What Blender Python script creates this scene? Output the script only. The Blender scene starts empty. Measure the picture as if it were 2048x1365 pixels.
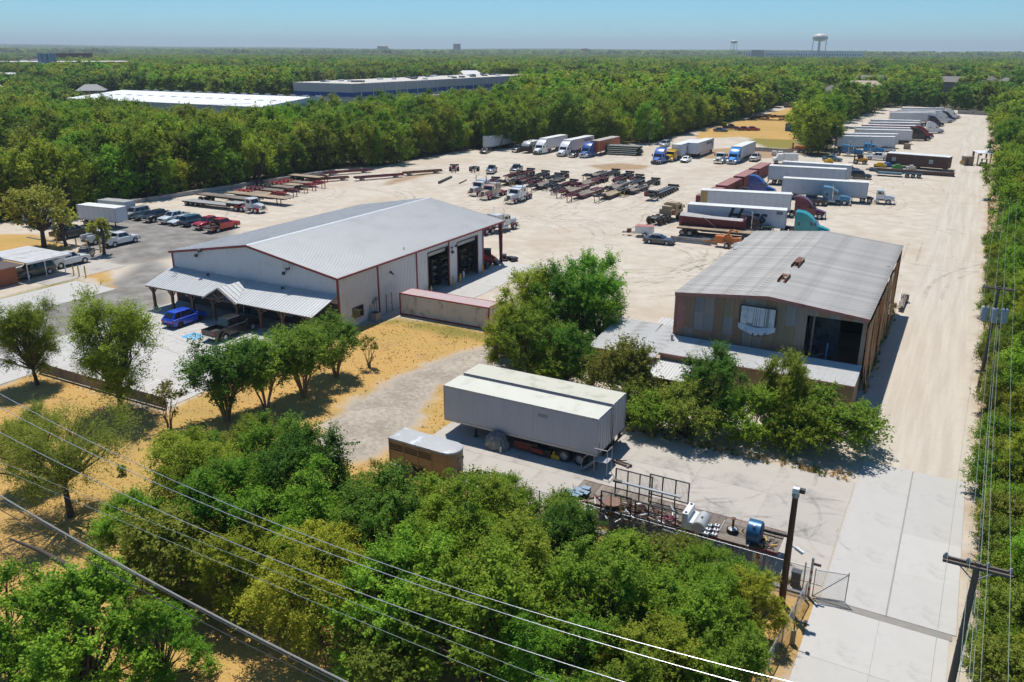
import bpy, bmesh, math, random
import numpy as np
from math import sin, cos, pi, radians, atan2, hypot, sqrt, floor
from mathutils import Vector, Matrix, Euler

random.seed(7)
SC = bpy.context.scene
COL = SC.collection
# ------------------------------------------------------------------ camera
FPX, PITCH, ROLL, HC = 1654.0, 0.3384, -0.0033, 29.3      # focal length in photo pixels, down-tilt, roll, height
cam_d = bpy.data.cameras.new('camera')
cam_d.sensor_fit = 'HORIZONTAL'; cam_d.sensor_width = 36.0; cam_d.lens = 36.0 * FPX / 2048.0
cam_d.clip_start = 0.5; cam_d.clip_end = 90000.0
cam = bpy.data.objects.new('camera', cam_d); COL.objects.link(cam)
cam.matrix_world = Matrix.Translation((0, 0, HC)) @ Euler((pi / 2 - PITCH, 0, 0)).to_matrix().to_4x4() @ Matrix.Rotation(-ROLL, 4, 'Z')
SC.camera = cam
# ------------------------------------------------------------------ sky and sun
A = -0.5                                                   # the site's axes are turned by this angle
UX, UY = cos(A), sin(A)                                    # site u axis (along the street front)
VX, VY = -sin(A), cos(A)                                   # site v axis (along the lane)
su, sv = 0.24, -0.29                                       # shadow offset per metre of height in site axes
shx, shy = su * UX + sv * VX, su * UY + sv * VY
elev = math.atan(1 / hypot(shx, shy))
world = bpy.data.worlds.new('World'); SC.world = world; world.use_nodes = True
nt = world.node_tree; nt.nodes.clear()
sky = nt.nodes.new('ShaderNodeTexSky'); sky.sky_type = 'NISHITA'; sky.sun_disc = False
sky.sun_elevation = elev; sky.sun_rotation = atan2(-shx, -shy)
sky.air_density = 1.0; sky.dust_density = 0.0; sky.ozone_density = 4.0; sky.altitude = 1500
bg = nt.nodes.new('ShaderNodeBackground'); bg.inputs['Strength'].default_value = 0.094
wo = nt.nodes.new('ShaderNodeOutputWorld')
tint = nt.nodes.new('ShaderNodeMix'); tint.data_type = 'RGBA'; tint.blend_type = 'MULTIPLY'; tint.inputs[0].default_value = 1.0; tint.inputs[7].default_value = (0.6, 1.02, 1.22, 1)
nt.links.new(sky.outputs[0], tint.inputs[6]); nt.links.new(tint.outputs[2], bg.inputs[0]); nt.links.new(bg.outputs[0], wo.inputs[0])
sun_d = bpy.data.lights.new('sun', 'SUN'); sun_d.energy = 4.75; sun_d.angle = radians(0.53); sun_d.color = (1, 0.965, 0.91)
sun = bpy.data.objects.new('sun', sun_d); COL.objects.link(sun)
sun.rotation_euler = Vector((shx, shy, -1)).to_track_quat('-Z', 'Y').to_euler(); sun.location = (0, 0, 80)
SC.view_settings.view_transform = 'Standard'; SC.view_settings.look = 'None'
SC.view_settings.exposure = 0.0; SC.view_settings.gamma = 1.0; SC.view_settings.use_curve_mapping = False
SC.cycles.max_bounces = 6; SC.cycles.diffuse_bounces = 4; SC.cycles.glossy_bounces = 2
SC.cycles.transmission_bounces = 2; SC.cycles.transparent_max_bounces = 8; SC.cycles.volume_bounces = 0
SC.cycles.caustics_reflective = False; SC.cycles.caustics_refractive = False
try:
    SC.cycles.use_light_tree = False
except Exception:
    pass

# ------------------------------------------------------------------ places
def site(x, y): return (x * UX + y * UY, x * VX + y * VY)
def W(u, v, z=0.0): return (u * UX + v * VX, u * UY + v * VY, z)
def E(x, y):                                              # the land climbs gently away from the street
    v = x * VX + y * VY
    t = v - 105.0
    if t <= 0: return 0.0
    return 0.013 * min(t, 330.0) * min(1.0, t / 30.0)
def En(x, y):
    v = x * VX + y * VY; t = np.clip(v - 105.0, 0, 330)
    return 0.013 * t * np.minimum(1.0, t / 30.0)
def ray(px, py):
    X = (px - 1024) / FPX; Y = -(py - 682.5) / FPX
    cr, sr = cos(ROLL), sin(ROLL)
    x = X * cr + Y * sr; y = -X * sr + Y * cr
    c, s = cos(PITCH), sin(PITCH)
    return x, c + y * s, -s + y * c
def G(px, py, dz=0.0):                                    # photo pixel -> point on the ground (or dz above it)
    rx, ry, rz = ray(px, py); z = dz
    for _ in range(14):
        t = (z - HC) / rz; x, y = rx * t, ry * t
        z = E(x, y) + dz
    return (x, y, z)
def Gs(px, py, dz=0.0):
    p = G(px, py, dz); return site(p[0], p[1])
def at_dist(px, py, d):                                   # point on a pixel's ray at ground distance d
    rx, ry, rz = ray(px, py); t = d / hypot(rx, ry)
    return (rx * t, ry * t, HC + rz * t)
def zoomer(ox, oy, s): return lambda x, y: (ox + x * s, oy + y * s)

# ------------------------------------------------------------------ mesh building
class MB:
    def __init__(s): s.v = []; s.f = []
    def add(s, vs, fs):
        n = len(s.v); s.v.extend([tuple(p) for p in vs]); s.f.extend([tuple(i + n for i in f) for f in fs]); return s
    def box(s, c, d, rz=0.0, ry=0.0, rx=0.0):
        hx, hy, hz = d[0] / 2, d[1] / 2, d[2] / 2
        vs = [(x, y, z) for x in (-hx, hx) for y in (-hy, hy) for z in (-hz, hz)]
        if rz or ry or rx:
            m = Euler((rx, ry, rz)).to_matrix(); vs = [tuple(m @ Vector(p)) for p in vs]
        vs = [(p[0] + c[0], p[1] + c[1], p[2] + c[2]) for p in vs]
        return s.add(vs, [(0, 1, 3, 2), (4, 6, 7, 5), (0, 4, 5, 1), (2, 3, 7, 6), (0, 2, 6, 4), (1, 5, 7, 3)])
    def b2(s, x0, x1, y0, y1, z0, z1):
        return s.box(((x0 + x1) / 2, (y0 + y1) / 2, (z0 + z1) / 2), (x1 - x0, y1 - y0, z1 - z0))
    def tube(s, pts, rs, n=8, cap=True):
        pts = [Vector(p) for p in pts]
        if not isinstance(rs, (list, tuple)): rs = [rs] * len(pts)
        base = len(s.v); ref = None
        for i, p in enumerate(pts):
            d = (pts[min(i + 1, len(pts) - 1)] - pts[max(i - 1, 0)])
            if d.length < 1e-9: d = Vector((0, 0, 1))
            d.normalize()
            if ref is None or abs(ref.dot(d)) > 0.95:
                ref = Vector((1, 0, 0)) if abs(d.x) < 0.9 else Vector((0, 1, 0))
            a = d.cross(ref).normalized(); b = d.cross(a).normalized(); ref = -b.cross(d) if False else ref
            for k in range(n):
                t = 2 * pi * k / n; q = p + (a * cos(t) + b * sin(t)) * rs[i]; s.v.append((q.x, q.y, q.z))
        for i in range(len(pts) - 1):
            for k in range(n):
                k2 = (k + 1) % n
                s.f.append((base + i * n + k, base + i * n + k2, base + (i + 1) * n + k2, base + (i + 1) * n + k))
        if cap:
            s.f.append(tuple(base + k for k in range(n))[::-1]); e = base + (len(pts) - 1) * n
            s.f.append(tuple(e + k for k in range(n)))
        return s
    def bar(s, p0, p1, w, h=None):                       # square bar between two points
        h = w if h is None else h
        p0, p1 = Vector(p0), Vector(p1); d = p1 - p0; L = d.length
        if L < 1e-6: return s
        d.normalize(); up = Vector((0, 0, 1)) if abs(d.z) < 0.95 else Vector((0, 1, 0))
        a = d.cross(up).normalized() * (w / 2); b = a.cross(d).normalized() * (h / 2)
        vs = []
        for p in (p0, p1):
            for sa, sb in ((-1, -1), (1, -1), (1, 1), (-1, 1)): vs.append(tuple(p + a * sa + b * sb))
        return s.add(vs, [(0, 1, 2, 3), (7, 6, 5, 4), (0, 4, 5, 1), (1, 5, 6, 2), (2, 6, 7, 3), (3, 7, 4, 0)])
    def prism(s, poly, y0, y1, inset=0.0, shrink=0.0):   # xz polygon extruded along y, optional soft side edges
        n = len(poly)
        if inset > 0:
            cx = sum(p[0] for p in poly) / n; zs = [p[1] for p in poly]; z0 = min(zs); z1 = max(zs)
            x0 = min(p[0] for p in poly); x1 = max(p[0] for p in poly)
            def sh(p):
                fx = (p[0] - (x0 + x1) / 2) / max(1e-6, (x1 - x0) / 2); fz = (p[1] - z0) / max(1e-6, z1 - z0)
                return (p[0] - shrink * fx, p[1] - shrink * max(0, fz) ** 2)
            rings = [(y0, [sh(p) for p in poly]), (y0 + inset, poly), (y1 - inset, poly), (y1, [sh(p) for p in poly])]
        else:
            rings = [(y0, poly), (y1, poly)]
        vs = []; fs = []
        for y, pl in rings: vs += [(p[0], y, p[1]) for p in pl]
        for r in range(len(rings) - 1):
            for i in range(n):
                j = (i + 1) % n
                fs.append((r * n + i, r * n + j, (r + 1) * n + j, (r + 1) * n + i))
        fs.append(tuple(range(n))[::-1]); fs.append(tuple((len(rings) - 1) * n + i for i in range(n)))
        return s.add(vs, fs)
    def quad(s, a, b, c, d): return s.add([a, b, c, d], [(0, 1, 2, 3)])
    def slab(s, pts, t):                                  # planar polygon given thickness t along its normal
        P_ = [Vector(p) for p in pts]; nrm = (P_[1] - P_[0]).cross(P_[2] - P_[0]).normalized() * t
        n = len(P_); vs = [tuple(p) for p in P_] + [tuple(p - nrm) for p in P_]
        fs = [tuple(range(n)), tuple(range(n, 2 * n))[::-1]]
        for i in range(n):
            j = (i + 1) % n; fs.append((i, n + i, n + j, j))
        return s.add(vs, fs)
    def loft(s, secs, cap=True):
        n = len(secs[0]); vs = [p for q in secs for p in q]; fs = []
        for r in range(len(secs) - 1):
            for i in range(n):
                j = (i + 1) % n
                fs.append((r * n + i, r * n + j, (r + 1) * n + j, (r + 1) * n + i))
        if cap:
            fs.append(tuple(range(n))[::-1]); fs.append(tuple((len(secs) - 1) * n + i for i in range(n)))
        return s.add(vs, fs)
    def mesh(s, name, smooth=False):
        me = bpy.data.meshes.new(name); me.from_pydata(s.v, [], s.f); me.update()
        bm = bmesh.new(); bm.from_mesh(me); bmesh.ops.recalc_face_normals(bm, faces=bm.faces); bm.to_mesh(me); bm.free()
        if smooth:
            me.polygons.foreach_set('use_smooth', [True] * len(me.polygons))
            try: me.set_sharp_from_angle(angle=radians(38))
            except Exception: pass
        return me
def obj(name, me, mat=None, parent=None, loc=None, rot=None, scale=None):
    o = bpy.data.objects.new(name, me); COL.objects.link(o)
    if mat is not None and me is not None and len(me.materials) == 0: me.materials.append(mat)
    if parent is not None: o.parent = parent
    if loc is not None: o.location = loc
    if rot is not None: o.rotation_euler = rot
    if scale is not None: o.scale = scale
    return o
def part(mb, name, mat, parent=None, smooth=False, loc=None, rot=None):
    return obj(name, mb.mesh(name, smooth), mat, parent, loc, rot)
def tag(o, label, cat, group=None):
    o['label'] = label; o['category'] = cat
    if group: o['group'] = group
    return o
def struct(o, label=None, cat=None):
    o['kind'] = 'structure'
    return o
def thing(name, label, cat, loc=(0, 0, 0), rz=0.0, group=None):
    o = bpy.data.objects.new(name, None); COL.objects.link(o); o.empty_display_size = 0.3
    o.location = loc; o.rotation_euler = (0, 0, rz)
    return tag(o, label, cat, group)
MESHC = {}
def cached(key, fn):
    if key not in MESHC: MESHC[key] = fn()
    return MESHC[key]

# ------------------------------------------------------------------ materials
def lin(h):
    h = h.lstrip('#'); r = []
    for i in (0, 2, 4):
        c = int(h[i:i + 2], 16) / 255; r.append(c / 12.92 if c <= 0.04045 else ((c + 0.055) / 1.055) ** 2.4)
    return tuple(r)
MATS = {}
def newmat(name):
    m = bpy.data.materials.new(name); m.use_nodes = True
    return m, m.node_tree.nodes, m.node_tree.links, m.node_tree.nodes['Principled BSDF']
def mixc(N, L, fac, a, b, mode='MIX'):
    n = N.new('ShaderNodeMix'); n.data_type = 'RGBA'; n.blend_type = mode
    for sock, val in ((n.inputs[0], fac), (n.inputs[6], a), (n.inputs[7], b)):
        if hasattr(val, 'is_output') or hasattr(val, 'links'): L.new(val, sock)
        elif isinstance(val, (int, float)): sock.default_value = val
        else: sock.default_value = (*val[:3], 1)
    return n.outputs[2]
def noise(N, L, vec, scale, detail=4, rough=0.55, w=None):
    n = N.new('ShaderNodeTexNoise'); n.inputs['Scale'].default_value = scale
    n.inputs['Detail'].default_value = detail; n.inputs['Roughness'].default_value = rough
    if vec is not None: L.new(vec, n.inputs['Vector'])
    return n.outputs['Fac']
def ramp(N, L, fac, lo, hi):
    n = N.new('ShaderNodeMapRange'); n.interpolation_type = 'SMOOTHSTEP'
    n.inputs['From Min'].default_value = lo; n.inputs['From Max'].default_value = hi
    L.new(fac, n.inputs['Value']); return n.outputs[0]
def mathn(N, L, op, a, b=None, c=None):
    n = N.new('ShaderNodeMath'); n.operation = op
    for i, val in enumerate((a, b, c)):
        if val is None: continue
        if isinstance(val, (int, float)): n.inputs[i].default_value = val
        else: L.new(val, n.inputs[i])
    return n.outputs[0]
def coords(N, L, kind='Object', scale=(1, 1, 1), rz=0.0):
    t = N.new('ShaderNodeTexCoord'); m = N.new('ShaderNodeMapping')
    m.inputs['Scale'].default_value = scale; m.inputs['Rotation'].default_value = (0, 0, rz)
    L.new(t.outputs[kind], m.inputs['Vector']); return m.outputs[0]
def bump(N, L, b, h, strength=0.3, dist=0.02):
    n = N.new('ShaderNodeBump'); n.inputs['Strength'].default_value = strength; n.inputs['Distance'].default_value = dist
    L.new(h, n.inputs['Height']); L.new(n.outputs[0], b.inputs['Normal'])
def M(name, col, rough=0.6, metal=0.0, var=0.18, scale=1.5, dirt=None, dscale=0.8, dlo=0.5, dhi=0.7, coat=0.0, streak=False, obj_var=0.0, bmp=0.0, spec=0.5):
    if name in MATS: return MATS[name]
    if isinstance(col, str): col = lin(col)
    m, N, L, b = newmat(name)
    v = coords(N, L, 'Object', (1, 1, 0.12) if streak else (1, 1, 1))
    f = noise(N, L, v, scale, 5)
    c = mixc(N, L, f, tuple(x * (1 - var) for x in col), tuple(min(0.95, x * (1 + var)) for x in col))
    if dirt is not None:
        if isinstance(dirt, str): dirt = lin(dirt)
        d = ramp(N, L, noise(N, L, v, dscale, 6, 0.65), dlo, dhi)
        c = mixc(N, L, d, c, dirt)
    if obj_var:
        oi = N.new('ShaderNodeObjectInfo'); hs = N.new('ShaderNodeHueSaturation')
        mr = N.new('ShaderNodeMapRange'); mr.inputs['To Min'].default_value = 1 - obj_var; mr.inputs['To Max'].default_value = 1 + obj_var
        L.new(oi.outputs['Random'], mr.inputs['Value']); L.new(mr.outputs[0], hs.inputs['Value']); L.new(c, hs.inputs['Color'])
        c = hs.outputs[0]
    L.new(c, b.inputs['Base Color']); b.inputs['Roughness'].default_value = rough; b.inputs['Metallic'].default_value = metal
    b.inputs['Specular IOR Level'].default_value = spec
    if coat: b.inputs['Coat Weight'].default_value = coat; b.inputs['Coat Roughness'].default_value = 0.06
    if bmp: bump(N, L, b, noise(N, L, v, scale * 12, 4), bmp, 0.02)
    MATS[name] = m; return m
def paint(hexc):
    return M('paint_' + hexc.strip('#'), hexc, 0.32, 0.0, 0.05, 0.6, dirt=tuple(0.6 * c + 0.4 * d for c, d in zip(lin(hexc), (0.36, 0.31, 0.25))), dscale=1.3, dlo=0.5, dhi=0.95, coat=0.5)
def flat(hexc, rough=0.7, var=0.15): return M('flat_' + hexc.strip('#'), hexc, rough, 0.0, var, 1.2)
GLASS = M('dark_glass', (0.012, 0.016, 0.02), 0.04, 0, 0.1, spec=0.8)
RUBBER = M('tyre_rubber', (0.022, 0.021, 0.02), 0.85, 0, 0.3, 3, dirt=(0.12, 0.1, 0.08), dlo=0.5, dhi=0.9)
STEELRIM = M('rim_steel', (0.42, 0.41, 0.4), 0.5, 0.1, 0.25, 3, dirt=(0.16, 0.12, 0.09))
ALLOY = M('polished_aluminium', (0.66, 0.66, 0.66), 0.35, 0.35, 0.1, 2)
CHROME = M('chrome', (0.7, 0.7, 0.7), 0.12, 1.0, 0.05, 2)
BLACKM = M('black_steel', (0.028, 0.027, 0.027), 0.55, 0, 0.35, 1.5, dirt=(0.1, 0.085, 0.07), dscale=1.2, dlo=0.55, dhi=0.85)
BLACKP = M('black_plastic', (0.02, 0.02, 0.021), 0.6, 0, 0.2, 2)
MAROON = M('maroon_steel', (0.135, 0.022, 0.03), 0.5, 0, 0.35, 1.5, dirt=(0.09, 0.06, 0.05), dscale=1.0, dlo=0.5, dhi=0.85)
REDFRAME = M('red_frame_steel', (0.34, 0.025, 0.03), 0.5, 0, 0.3, 1.5, dirt=(0.12, 0.06, 0.05))
LAMPW = M('headlight_lens', (0.62, 0.63, 0.64), 0.08, 0.2, 0.1)
LAMPR = M('red_lens', (0.42, 0.012, 0.012), 0.15, 0, 0.1)
LAMPA = M('amber_lens', (0.6, 0.2, 0.02), 0.2, 0, 0.1)
PLANK = M('weathered_deck_wood', (0.215, 0.175, 0.135), 0.85, 0, 0.4, 1.6, dirt=(0.11, 0.09, 0.075), dscale=1.1, obj_var=0.25, bmp=0.4)
PLANKT = M('tan_deck_wood', (0.34, 0.26, 0.165), 0.85, 0, 0.3, 1.6, dirt=(0.2, 0.15, 0.1), dscale=1.1, obj_var=0.2)
GALV = M('galvanised_steel', (0.34, 0.35, 0.36), 0.5, 0.35, 0.18, 2)
RUST = M('rusty_steel', (0.17, 0.075, 0.04), 0.85, 0, 0.4, 1.6, dirt=(0.07, 0.04, 0.03), dscale=1.4, bmp=0.3)
CONC = M('grey_concrete', (0.33, 0.315, 0.29), 0.9, 0, 0.15, 1.2, dirt=(0.2, 0.19, 0.17), dscale=0.5)
WHITE = M('white_paint', (0.7, 0.7, 0.69), 0.5, 0, 0.08, 1.2, dirt=(0.45, 0.42, 0.38), dscale=0.9, dlo=0.55, dhi=0.95)
YELLOWP = M('yellow_safety_paint', (0.72, 0.4, 0.015), 0.55, 0, 0.15, 3, dirt=(0.35, 0.22, 0.06), dscale=2)
# ================================================================== the ground
def sdist(P_, poly):                                      # signed distance (inside positive) of points to a polygon
    x, y = P_[:, 0], P_[:, 1]; n = len(poly); d = np.full(len(x), 1e9); ins = np.zeros(len(x), bool)
    for i in range(n):
        ax, ay = poly[i]; bx, by = poly[(i + 1) % n]
        ex, ey = bx - ax, by - ay; t = np.clip(((x - ax) * ex + (y - ay) * ey) / (ex * ex + ey * ey + 1e-9), 0, 1)
        d = np.minimum(d, np.hypot(x - ax - ex * t, y - ay - ey * t))
        c = ((ay > y) != (by > y)) & (x < (bx - ax) * (y - ay) / ((by - ay) if abs(by - ay) > 1e-9 else 1e-9) + ax); ins ^= c
    return np.where(ins, d, -d)
def pxpoly(pts): return [G(*p)[:2] for p in pts]
us = np.arange(-160, 14.1, 0.85); vs_ = np.concatenate([np.arange(12, 130, 0.8), np.arange(130, 452, 1.4)])
gu, gv = np.meshgrid(us, vs_); gx = (gu * UX + gv * VX).ravel(); gy = (gu * UY + gv * VY).ravel()
PT = np.stack([gx, gy], 1); gz = En(gx, gy)
nu, nv = len(us), len(vs_)
idx = np.arange(nu * nv).reshape(nv, nu)
quads = np.stack([idx[:-1, :-1], idx[:-1, 1:], idx[1:, 1:], idx[1:, :-1]], -1).reshape(-1, 4)
gm = bpy.data.meshes.new('gravel_yard')
gm.vertices.add(nu * nv); gm.vertices.foreach_set('co', np.stack([gx, gy, gz], 1).ravel())
gm.loops.add(quads.size); gm.loops.foreach_set('vertex_index', quads.ravel())
gm.polygons.add(len(quads)); gm.polygons.foreach_set('loop_start', np.arange(len(quads)) * 4); gm.polygons.foreach_set('loop_total', np.full(len(quads), 4))
gm.update(); gm.validate()
def attr(name, arr):
    a = gm.attributes.new(name, 'FLOAT', 'POINT'); a.data.foreach_set('value', np.clip(arr, -12, 12).astype(np.float32))
g1 = sdist(PT, pxpoly([(-700, 1700), (-500, 700), (0, 772), (80, 742), (335, 828), (352, 812), (640, 665), (673, 668), (711, 652), (800, 636), (980, 664), (1010, 662), (1010, 700), (905, 850), (858, 876), (830, 920), (900, 960), (1000, 1010), (1120, 1030), (1560, 1200), (1640, 1218), (1600, 1290), (1500, 1500)]))
trk = sdist(PT, pxpoly([(905, 708), (985, 688), (1060, 690), (1010, 760), (890, 772), (858, 812), (835, 850), (800, 892), (730, 930), (665, 920), (622, 885), (655, 838), (705, 798), (800, 748)]))
g2 = sdist(PT, pxpoly([(-160, 472), (70, 468), (130, 488), (218, 536), (225, 585), (190, 560), (130, 545), (-160, 550)]))
g4 = sdist(PT, pxpoly([(1392, 278), (1400, 262), (1500, 236), (1560, 222), (1610, 205), (1680, 225), (1600, 262), (1592, 285), (1540, 281), (1480, 274)]))
d_grass = np.maximum.reduce([np.minimum(g1, -trk), g2, g4])
d_green = np.maximum(sdist(PT, pxpoly([(-160, 650), (0, 598), (150, 556), (172, 574), (60, 606), (0, 630), (-160, 680)])), sdist(PT, pxpoly([(705, 655), (800, 632), (985, 664), (985, 690), (900, 680), (800, 650)])) - 0.6)
d_green = np.maximum(d_green, sdist(PT, pxpoly([(1500, 276), (1600, 280), (1600, 300), (1530, 296), (1490, 282)])) - 1)
d_asph = np.maximum.reduce([sdist(PT, pxpoly([(-500, 660), (-500, 900), (0, 775), (258, 634), (345, 610), (352, 548), (300, 512), (240, 555), (165, 592)])), sdist(PT, pxpoly([(120, 470), (270, 425), (330, 440), (480, 452), (482, 482), (300, 530), (220, 535)])) - 1.0])
uu = gu.ravel(); vv = gv.ravel()
d_dirt = np.maximum.reduce([uu - 4.2 + 0.35 * np.sin(vv * 0.9), sdist(PT, pxpoly([(1440, 1090), (1550, 1150), (1650, 1212), (1560, 1420), (1380, 1420)])), sdist(PT, pxpoly([(1150, 330), (1240, 324), (1320, 331), (1300, 342), (1200, 344)])) - 2.2, sdist(PT, pxpoly([(800, 372), (870, 352), (900, 340), (870, 338), (760, 360), (730, 380)])) - 2.5,
    sdist(PT, pxpoly([(1360, 300), (1500, 292), (1600, 300), (1600, 318), (1400, 320)])) - 2.2])
YARDW = [(-700, 560), (-300, 490), (0, 446), (110, 436), (180, 424), (262, 398), (335, 397), (480, 374), (560, 357), (640, 342), (700, 335), (760, 334), (860, 314), (940, 300), (1050, 296), (1200, 290), (1310, 286), (1395, 261), (1480, 238), (1545, 216), (1590, 204), (1640, 208), (1612, 240), (1600, 262), (1590, 285), (1600, 310), (1650, 316), (1666, 300), (1666, 262), (1690, 244), (1740, 224), (1800, 211), (1925, 220), (1985, 231), (2300, 300), (2700, 1700), (-900, 1700)]
d_wood = -sdist(PT, pxpoly(YARDW))
attr('d_grass', d_grass); attr('d_green', d_green); attr('d_asph', d_asph); attr('d_dirt', d_dirt)
attr('d_wood', d_wood); attr('d_trk', trk); attr('d_road', np.minimum(uu + 4.5, 3.6 - uu))
m, N, L, b = newmat('gravel_and_grass')
cw = coords(N, L, 'Object'); cs = coords(N, L, 'Object', (1, 1, 1), -A)
def at(name):
    n = N.new('ShaderNodeAttribute'); n.attribute_name = name; return n.outputs['Fac']
n_f = noise(N, L, cw, 2.2, 8, 0.7); n_m = noise(N, L, cw, 0.35, 5, 0.6); n_l = noise(N, L, cw, 0.06, 4, 0.55)
mp = N.new('ShaderNodeMapping'); mp.inputs['Scale'].default_value = (1.0, 0.045, 1); L.new(cs, mp.inputs['Vector'])
st = noise(N, L, mp.outputs[0], 1.3, 5, 0.6)
warp = N.new('ShaderNodeVectorMath'); warp.operation = 'MULTIPLY_ADD'
nw = N.new('ShaderNodeTexNoise'); nw.inputs['Scale'].default_value = 0.018; L.new(cw, nw.inputs['Vector'])
L.new(nw.outputs['Color'], warp.inputs[0]); warp.inputs[1].default_value = (60, 60, 0); L.new(cs, warp.inputs[2])
mp2 = N.new('ShaderNodeMapping'); mp2.inputs['Scale'].default_value = (0.05, 1.0, 1); L.new(warp.outputs[0], mp2.inputs['Vector'])
st2 = noise(N, L, mp2.outputs[0], 1.1, 5, 0.65)
c = mixc(N, L, ramp(N, L, n_m, 0.3, 0.7), (0.485, 0.415, 0.325), (0.585, 0.515, 0.42))
c = mixc(N, L, mathn(N, L, 'MULTIPLY', ramp(N, L, n_l, 0.48, 0.68), 0.6), c, (0.46, 0.37, 0.272))
c = mixc(N, L, mathn(N, L, 'MULTIPLY', ramp(N, L, st2, 0.52, 0.7), 0.32), c, (0.37, 0.32, 0.26))
c = mixc(N, L, mathn(N, L, 'MULTIPLY', ramp(N, L, st2, 0.48, 0.33), 0.25), c, (0.62, 0.56, 0.48))
c = mixc(N, L, mathn(N, L, 'MULTIPLY', ramp(N, L, n_f, 0.52, 0.75), 0.4), c, (0.34, 0.295, 0.24))
# lane: paler, streaked along its length
fr = ramp(N, L, mathn(N, L, 'ADD', at('d_road'), mathn(N, L, 'MULTIPLY', mathn(N, L, 'SUBTRACT', n_m, 0.5), 3.0)), -0.5, 1.5)
cr_ = mixc(N, L, ramp(N, L, st, 0.3, 0.7), (0.475, 0.41, 0.33), (0.565, 0.505, 0.42))
cr_ = mixc(N, L, mathn(N, L, 'MULTIPLY', ramp(N, L, n_f, 0.5, 0.75), 0.4), cr_, (0.36, 0.31, 0.255))
c = mixc(N, L, fr, c, cr_)
def layer(c, name, amp, soft, col_a, col_b, tex, fine):
    d = mathn(N, L, 'ADD', at(name), mathn(N, L, 'MULTIPLY', mathn(N, L, 'SUBTRACT', n_m, 0.5), amp))
    d = mathn(N, L, 'ADD', d, mathn(N, L, 'MULTIPLY', mathn(N, L, 'SUBTRACT', n_f, 0.5), fine))
    f = ramp(N, L, d, -soft, soft)
    return mixc(N, L, f, c, mixc(N, L, tex, col_a, col_b))
c = layer(c, 'd_asph', 3.0, 1.6, (0.19, 0.175, 0.155), (0.3, 0.28, 0.25), ramp(N, L, n_m, 0.35, 0.7), 1.0)
c = layer(c, 'd_dirt', 3.0, 1.2, (0.3, 0.19, 0.1), (0.42, 0.3, 0.185), ramp(N, L, n_f, 0.3, 0.7), 2.0)
c = layer(c, 'd_trk', 3.5, 1.2, (0.3, 0.25, 0.195), (0.47, 0.41, 0.335), ramp(N, L, mathn(N, L, 'ADD', mathn(N, L, 'MULTIPLY', n_f, .6), mathn(N, L, 'MULTIPLY', n_m, .4)), 0.4, 0.62), 2.5)
c = layer(c, 'd_wood', 4.0, 1.5, (0.085, 0.075, 0.035), (0.17, 0.14, 0.07), ramp(N, L, n_f, 0.3, 0.7), 3.0)
gt = N.new('ShaderNodeMapping'); gt.inputs['Scale'].default_value = (7, 7, 7); L.new(cw, gt.inputs['Vector'])
gfine = noise(N, L, gt.outputs[0], 1.0, 8, 0.75)
gcol = mixc(N, L, ramp(N, L, gfine, 0.25, 0.72), (0.33, 0.19, 0.055), (0.63, 0.4, 0.135))
gcol = mixc(N, L, mathn(N, L, 'MULTIPLY', ramp(N, L, n_m, 0.5, 0.7), 0.55), gcol, (0.36, 0.225, 0.1))
gcol = mixc(N, L, mathn(N, L, 'MULTIPLY', ramp(N, L, n_f, 0.55, 0.72), 0.55), gcol, (0.6, 0.45, 0.23))
gcol = mixc(N, L, mathn(N, L, 'MULTIPLY', ramp(N, L, n_l, 0.48, 0.6), 0.3), gcol, (0.33, 0.26, 0.07))
dg = mathn(N, L, 'ADD', at('d_grass'), mathn(N, L, 'MULTIPLY', mathn(N, L, 'SUBTRACT', n_m, 0.5), 4.5))
dg = mathn(N, L, 'ADD', dg, mathn(N, L, 'MULTIPLY', mathn(N, L, 'SUBTRACT', n_f, 0.5), 2.4))
c = mixc(N, L, ramp(N, L, dg, -0.8, 0.8), c, gcol)
c = layer(c, 'd_green', 3.0, 1.4, (0.16, 0.14, 0.03), (0.3, 0.25, 0.06), ramp(N, L, gfine, 0.3, 0.7), 3.0)
L.new(c, b.inputs['Base Color']); b.inputs['Roughness'].default_value = 0.95; b.inputs['Specular IOR Level'].default_value = 0.15
bh = mathn(N, L, 'ADD', n_f, mathn(N, L, 'MULTIPLY', gfine, 0.6)); bump(N, L, b, bh, 0.45, 0.06)
gm.materials.append(m)
gy_o = obj('gravel_yard', gm); struct(gy_o)

# the land beyond, out to the horizon
def relief(x, y):                                         # low far hills, higher to the left of the view
    d = np.hypot(x, y); az = np.arctan2(x, y)
    k = np.clip((d - 3500) / 9000, 0, 1); k = k * k * (3 - 2 * k)
    return k * (16 + 24 * np.clip(-az * 1.6, -0.6, 1) + 8 * np.sin(az * 9) + 5 * np.sin(az * 23 + 1))
rr = np.concatenate([np.linspace(3, 400, 60), np.geomspace(420, 26000, 60)]); aa = np.linspace(-pi, pi, 181)[:-1]
R_, A_ = np.meshgrid(rr, aa, indexing='ij'); lx = (R_ * np.sin(A_)).ravel(); ly = (R_ * np.cos(A_)).ravel()
lu = lx * UX + ly * UY; lv = lx * VX + ly * VY
inside = (lu > -162) & (lu < 16) & (lv > 10) & (lv < 454)
lz = En(lx, ly) + relief(lx, ly) - np.where(inside, 0.9, 0.05)
n_r, n_a = len(rr), len(aa); li = np.arange(n_r * n_a).reshape(n_r, n_a); li2 = np.roll(li, -1, 1)
lq = np.stack([li[:-1], li[1:], li2[1:], li2[:-1]], -1).reshape(-1, 4).tolist()
lm_ = bpy.data.meshes.new('land'); lm_.from_pydata(np.stack([lx, ly, lz], 1).tolist(), [], lq + [tuple(li[0].tolist())]); lm_.update()
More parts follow.
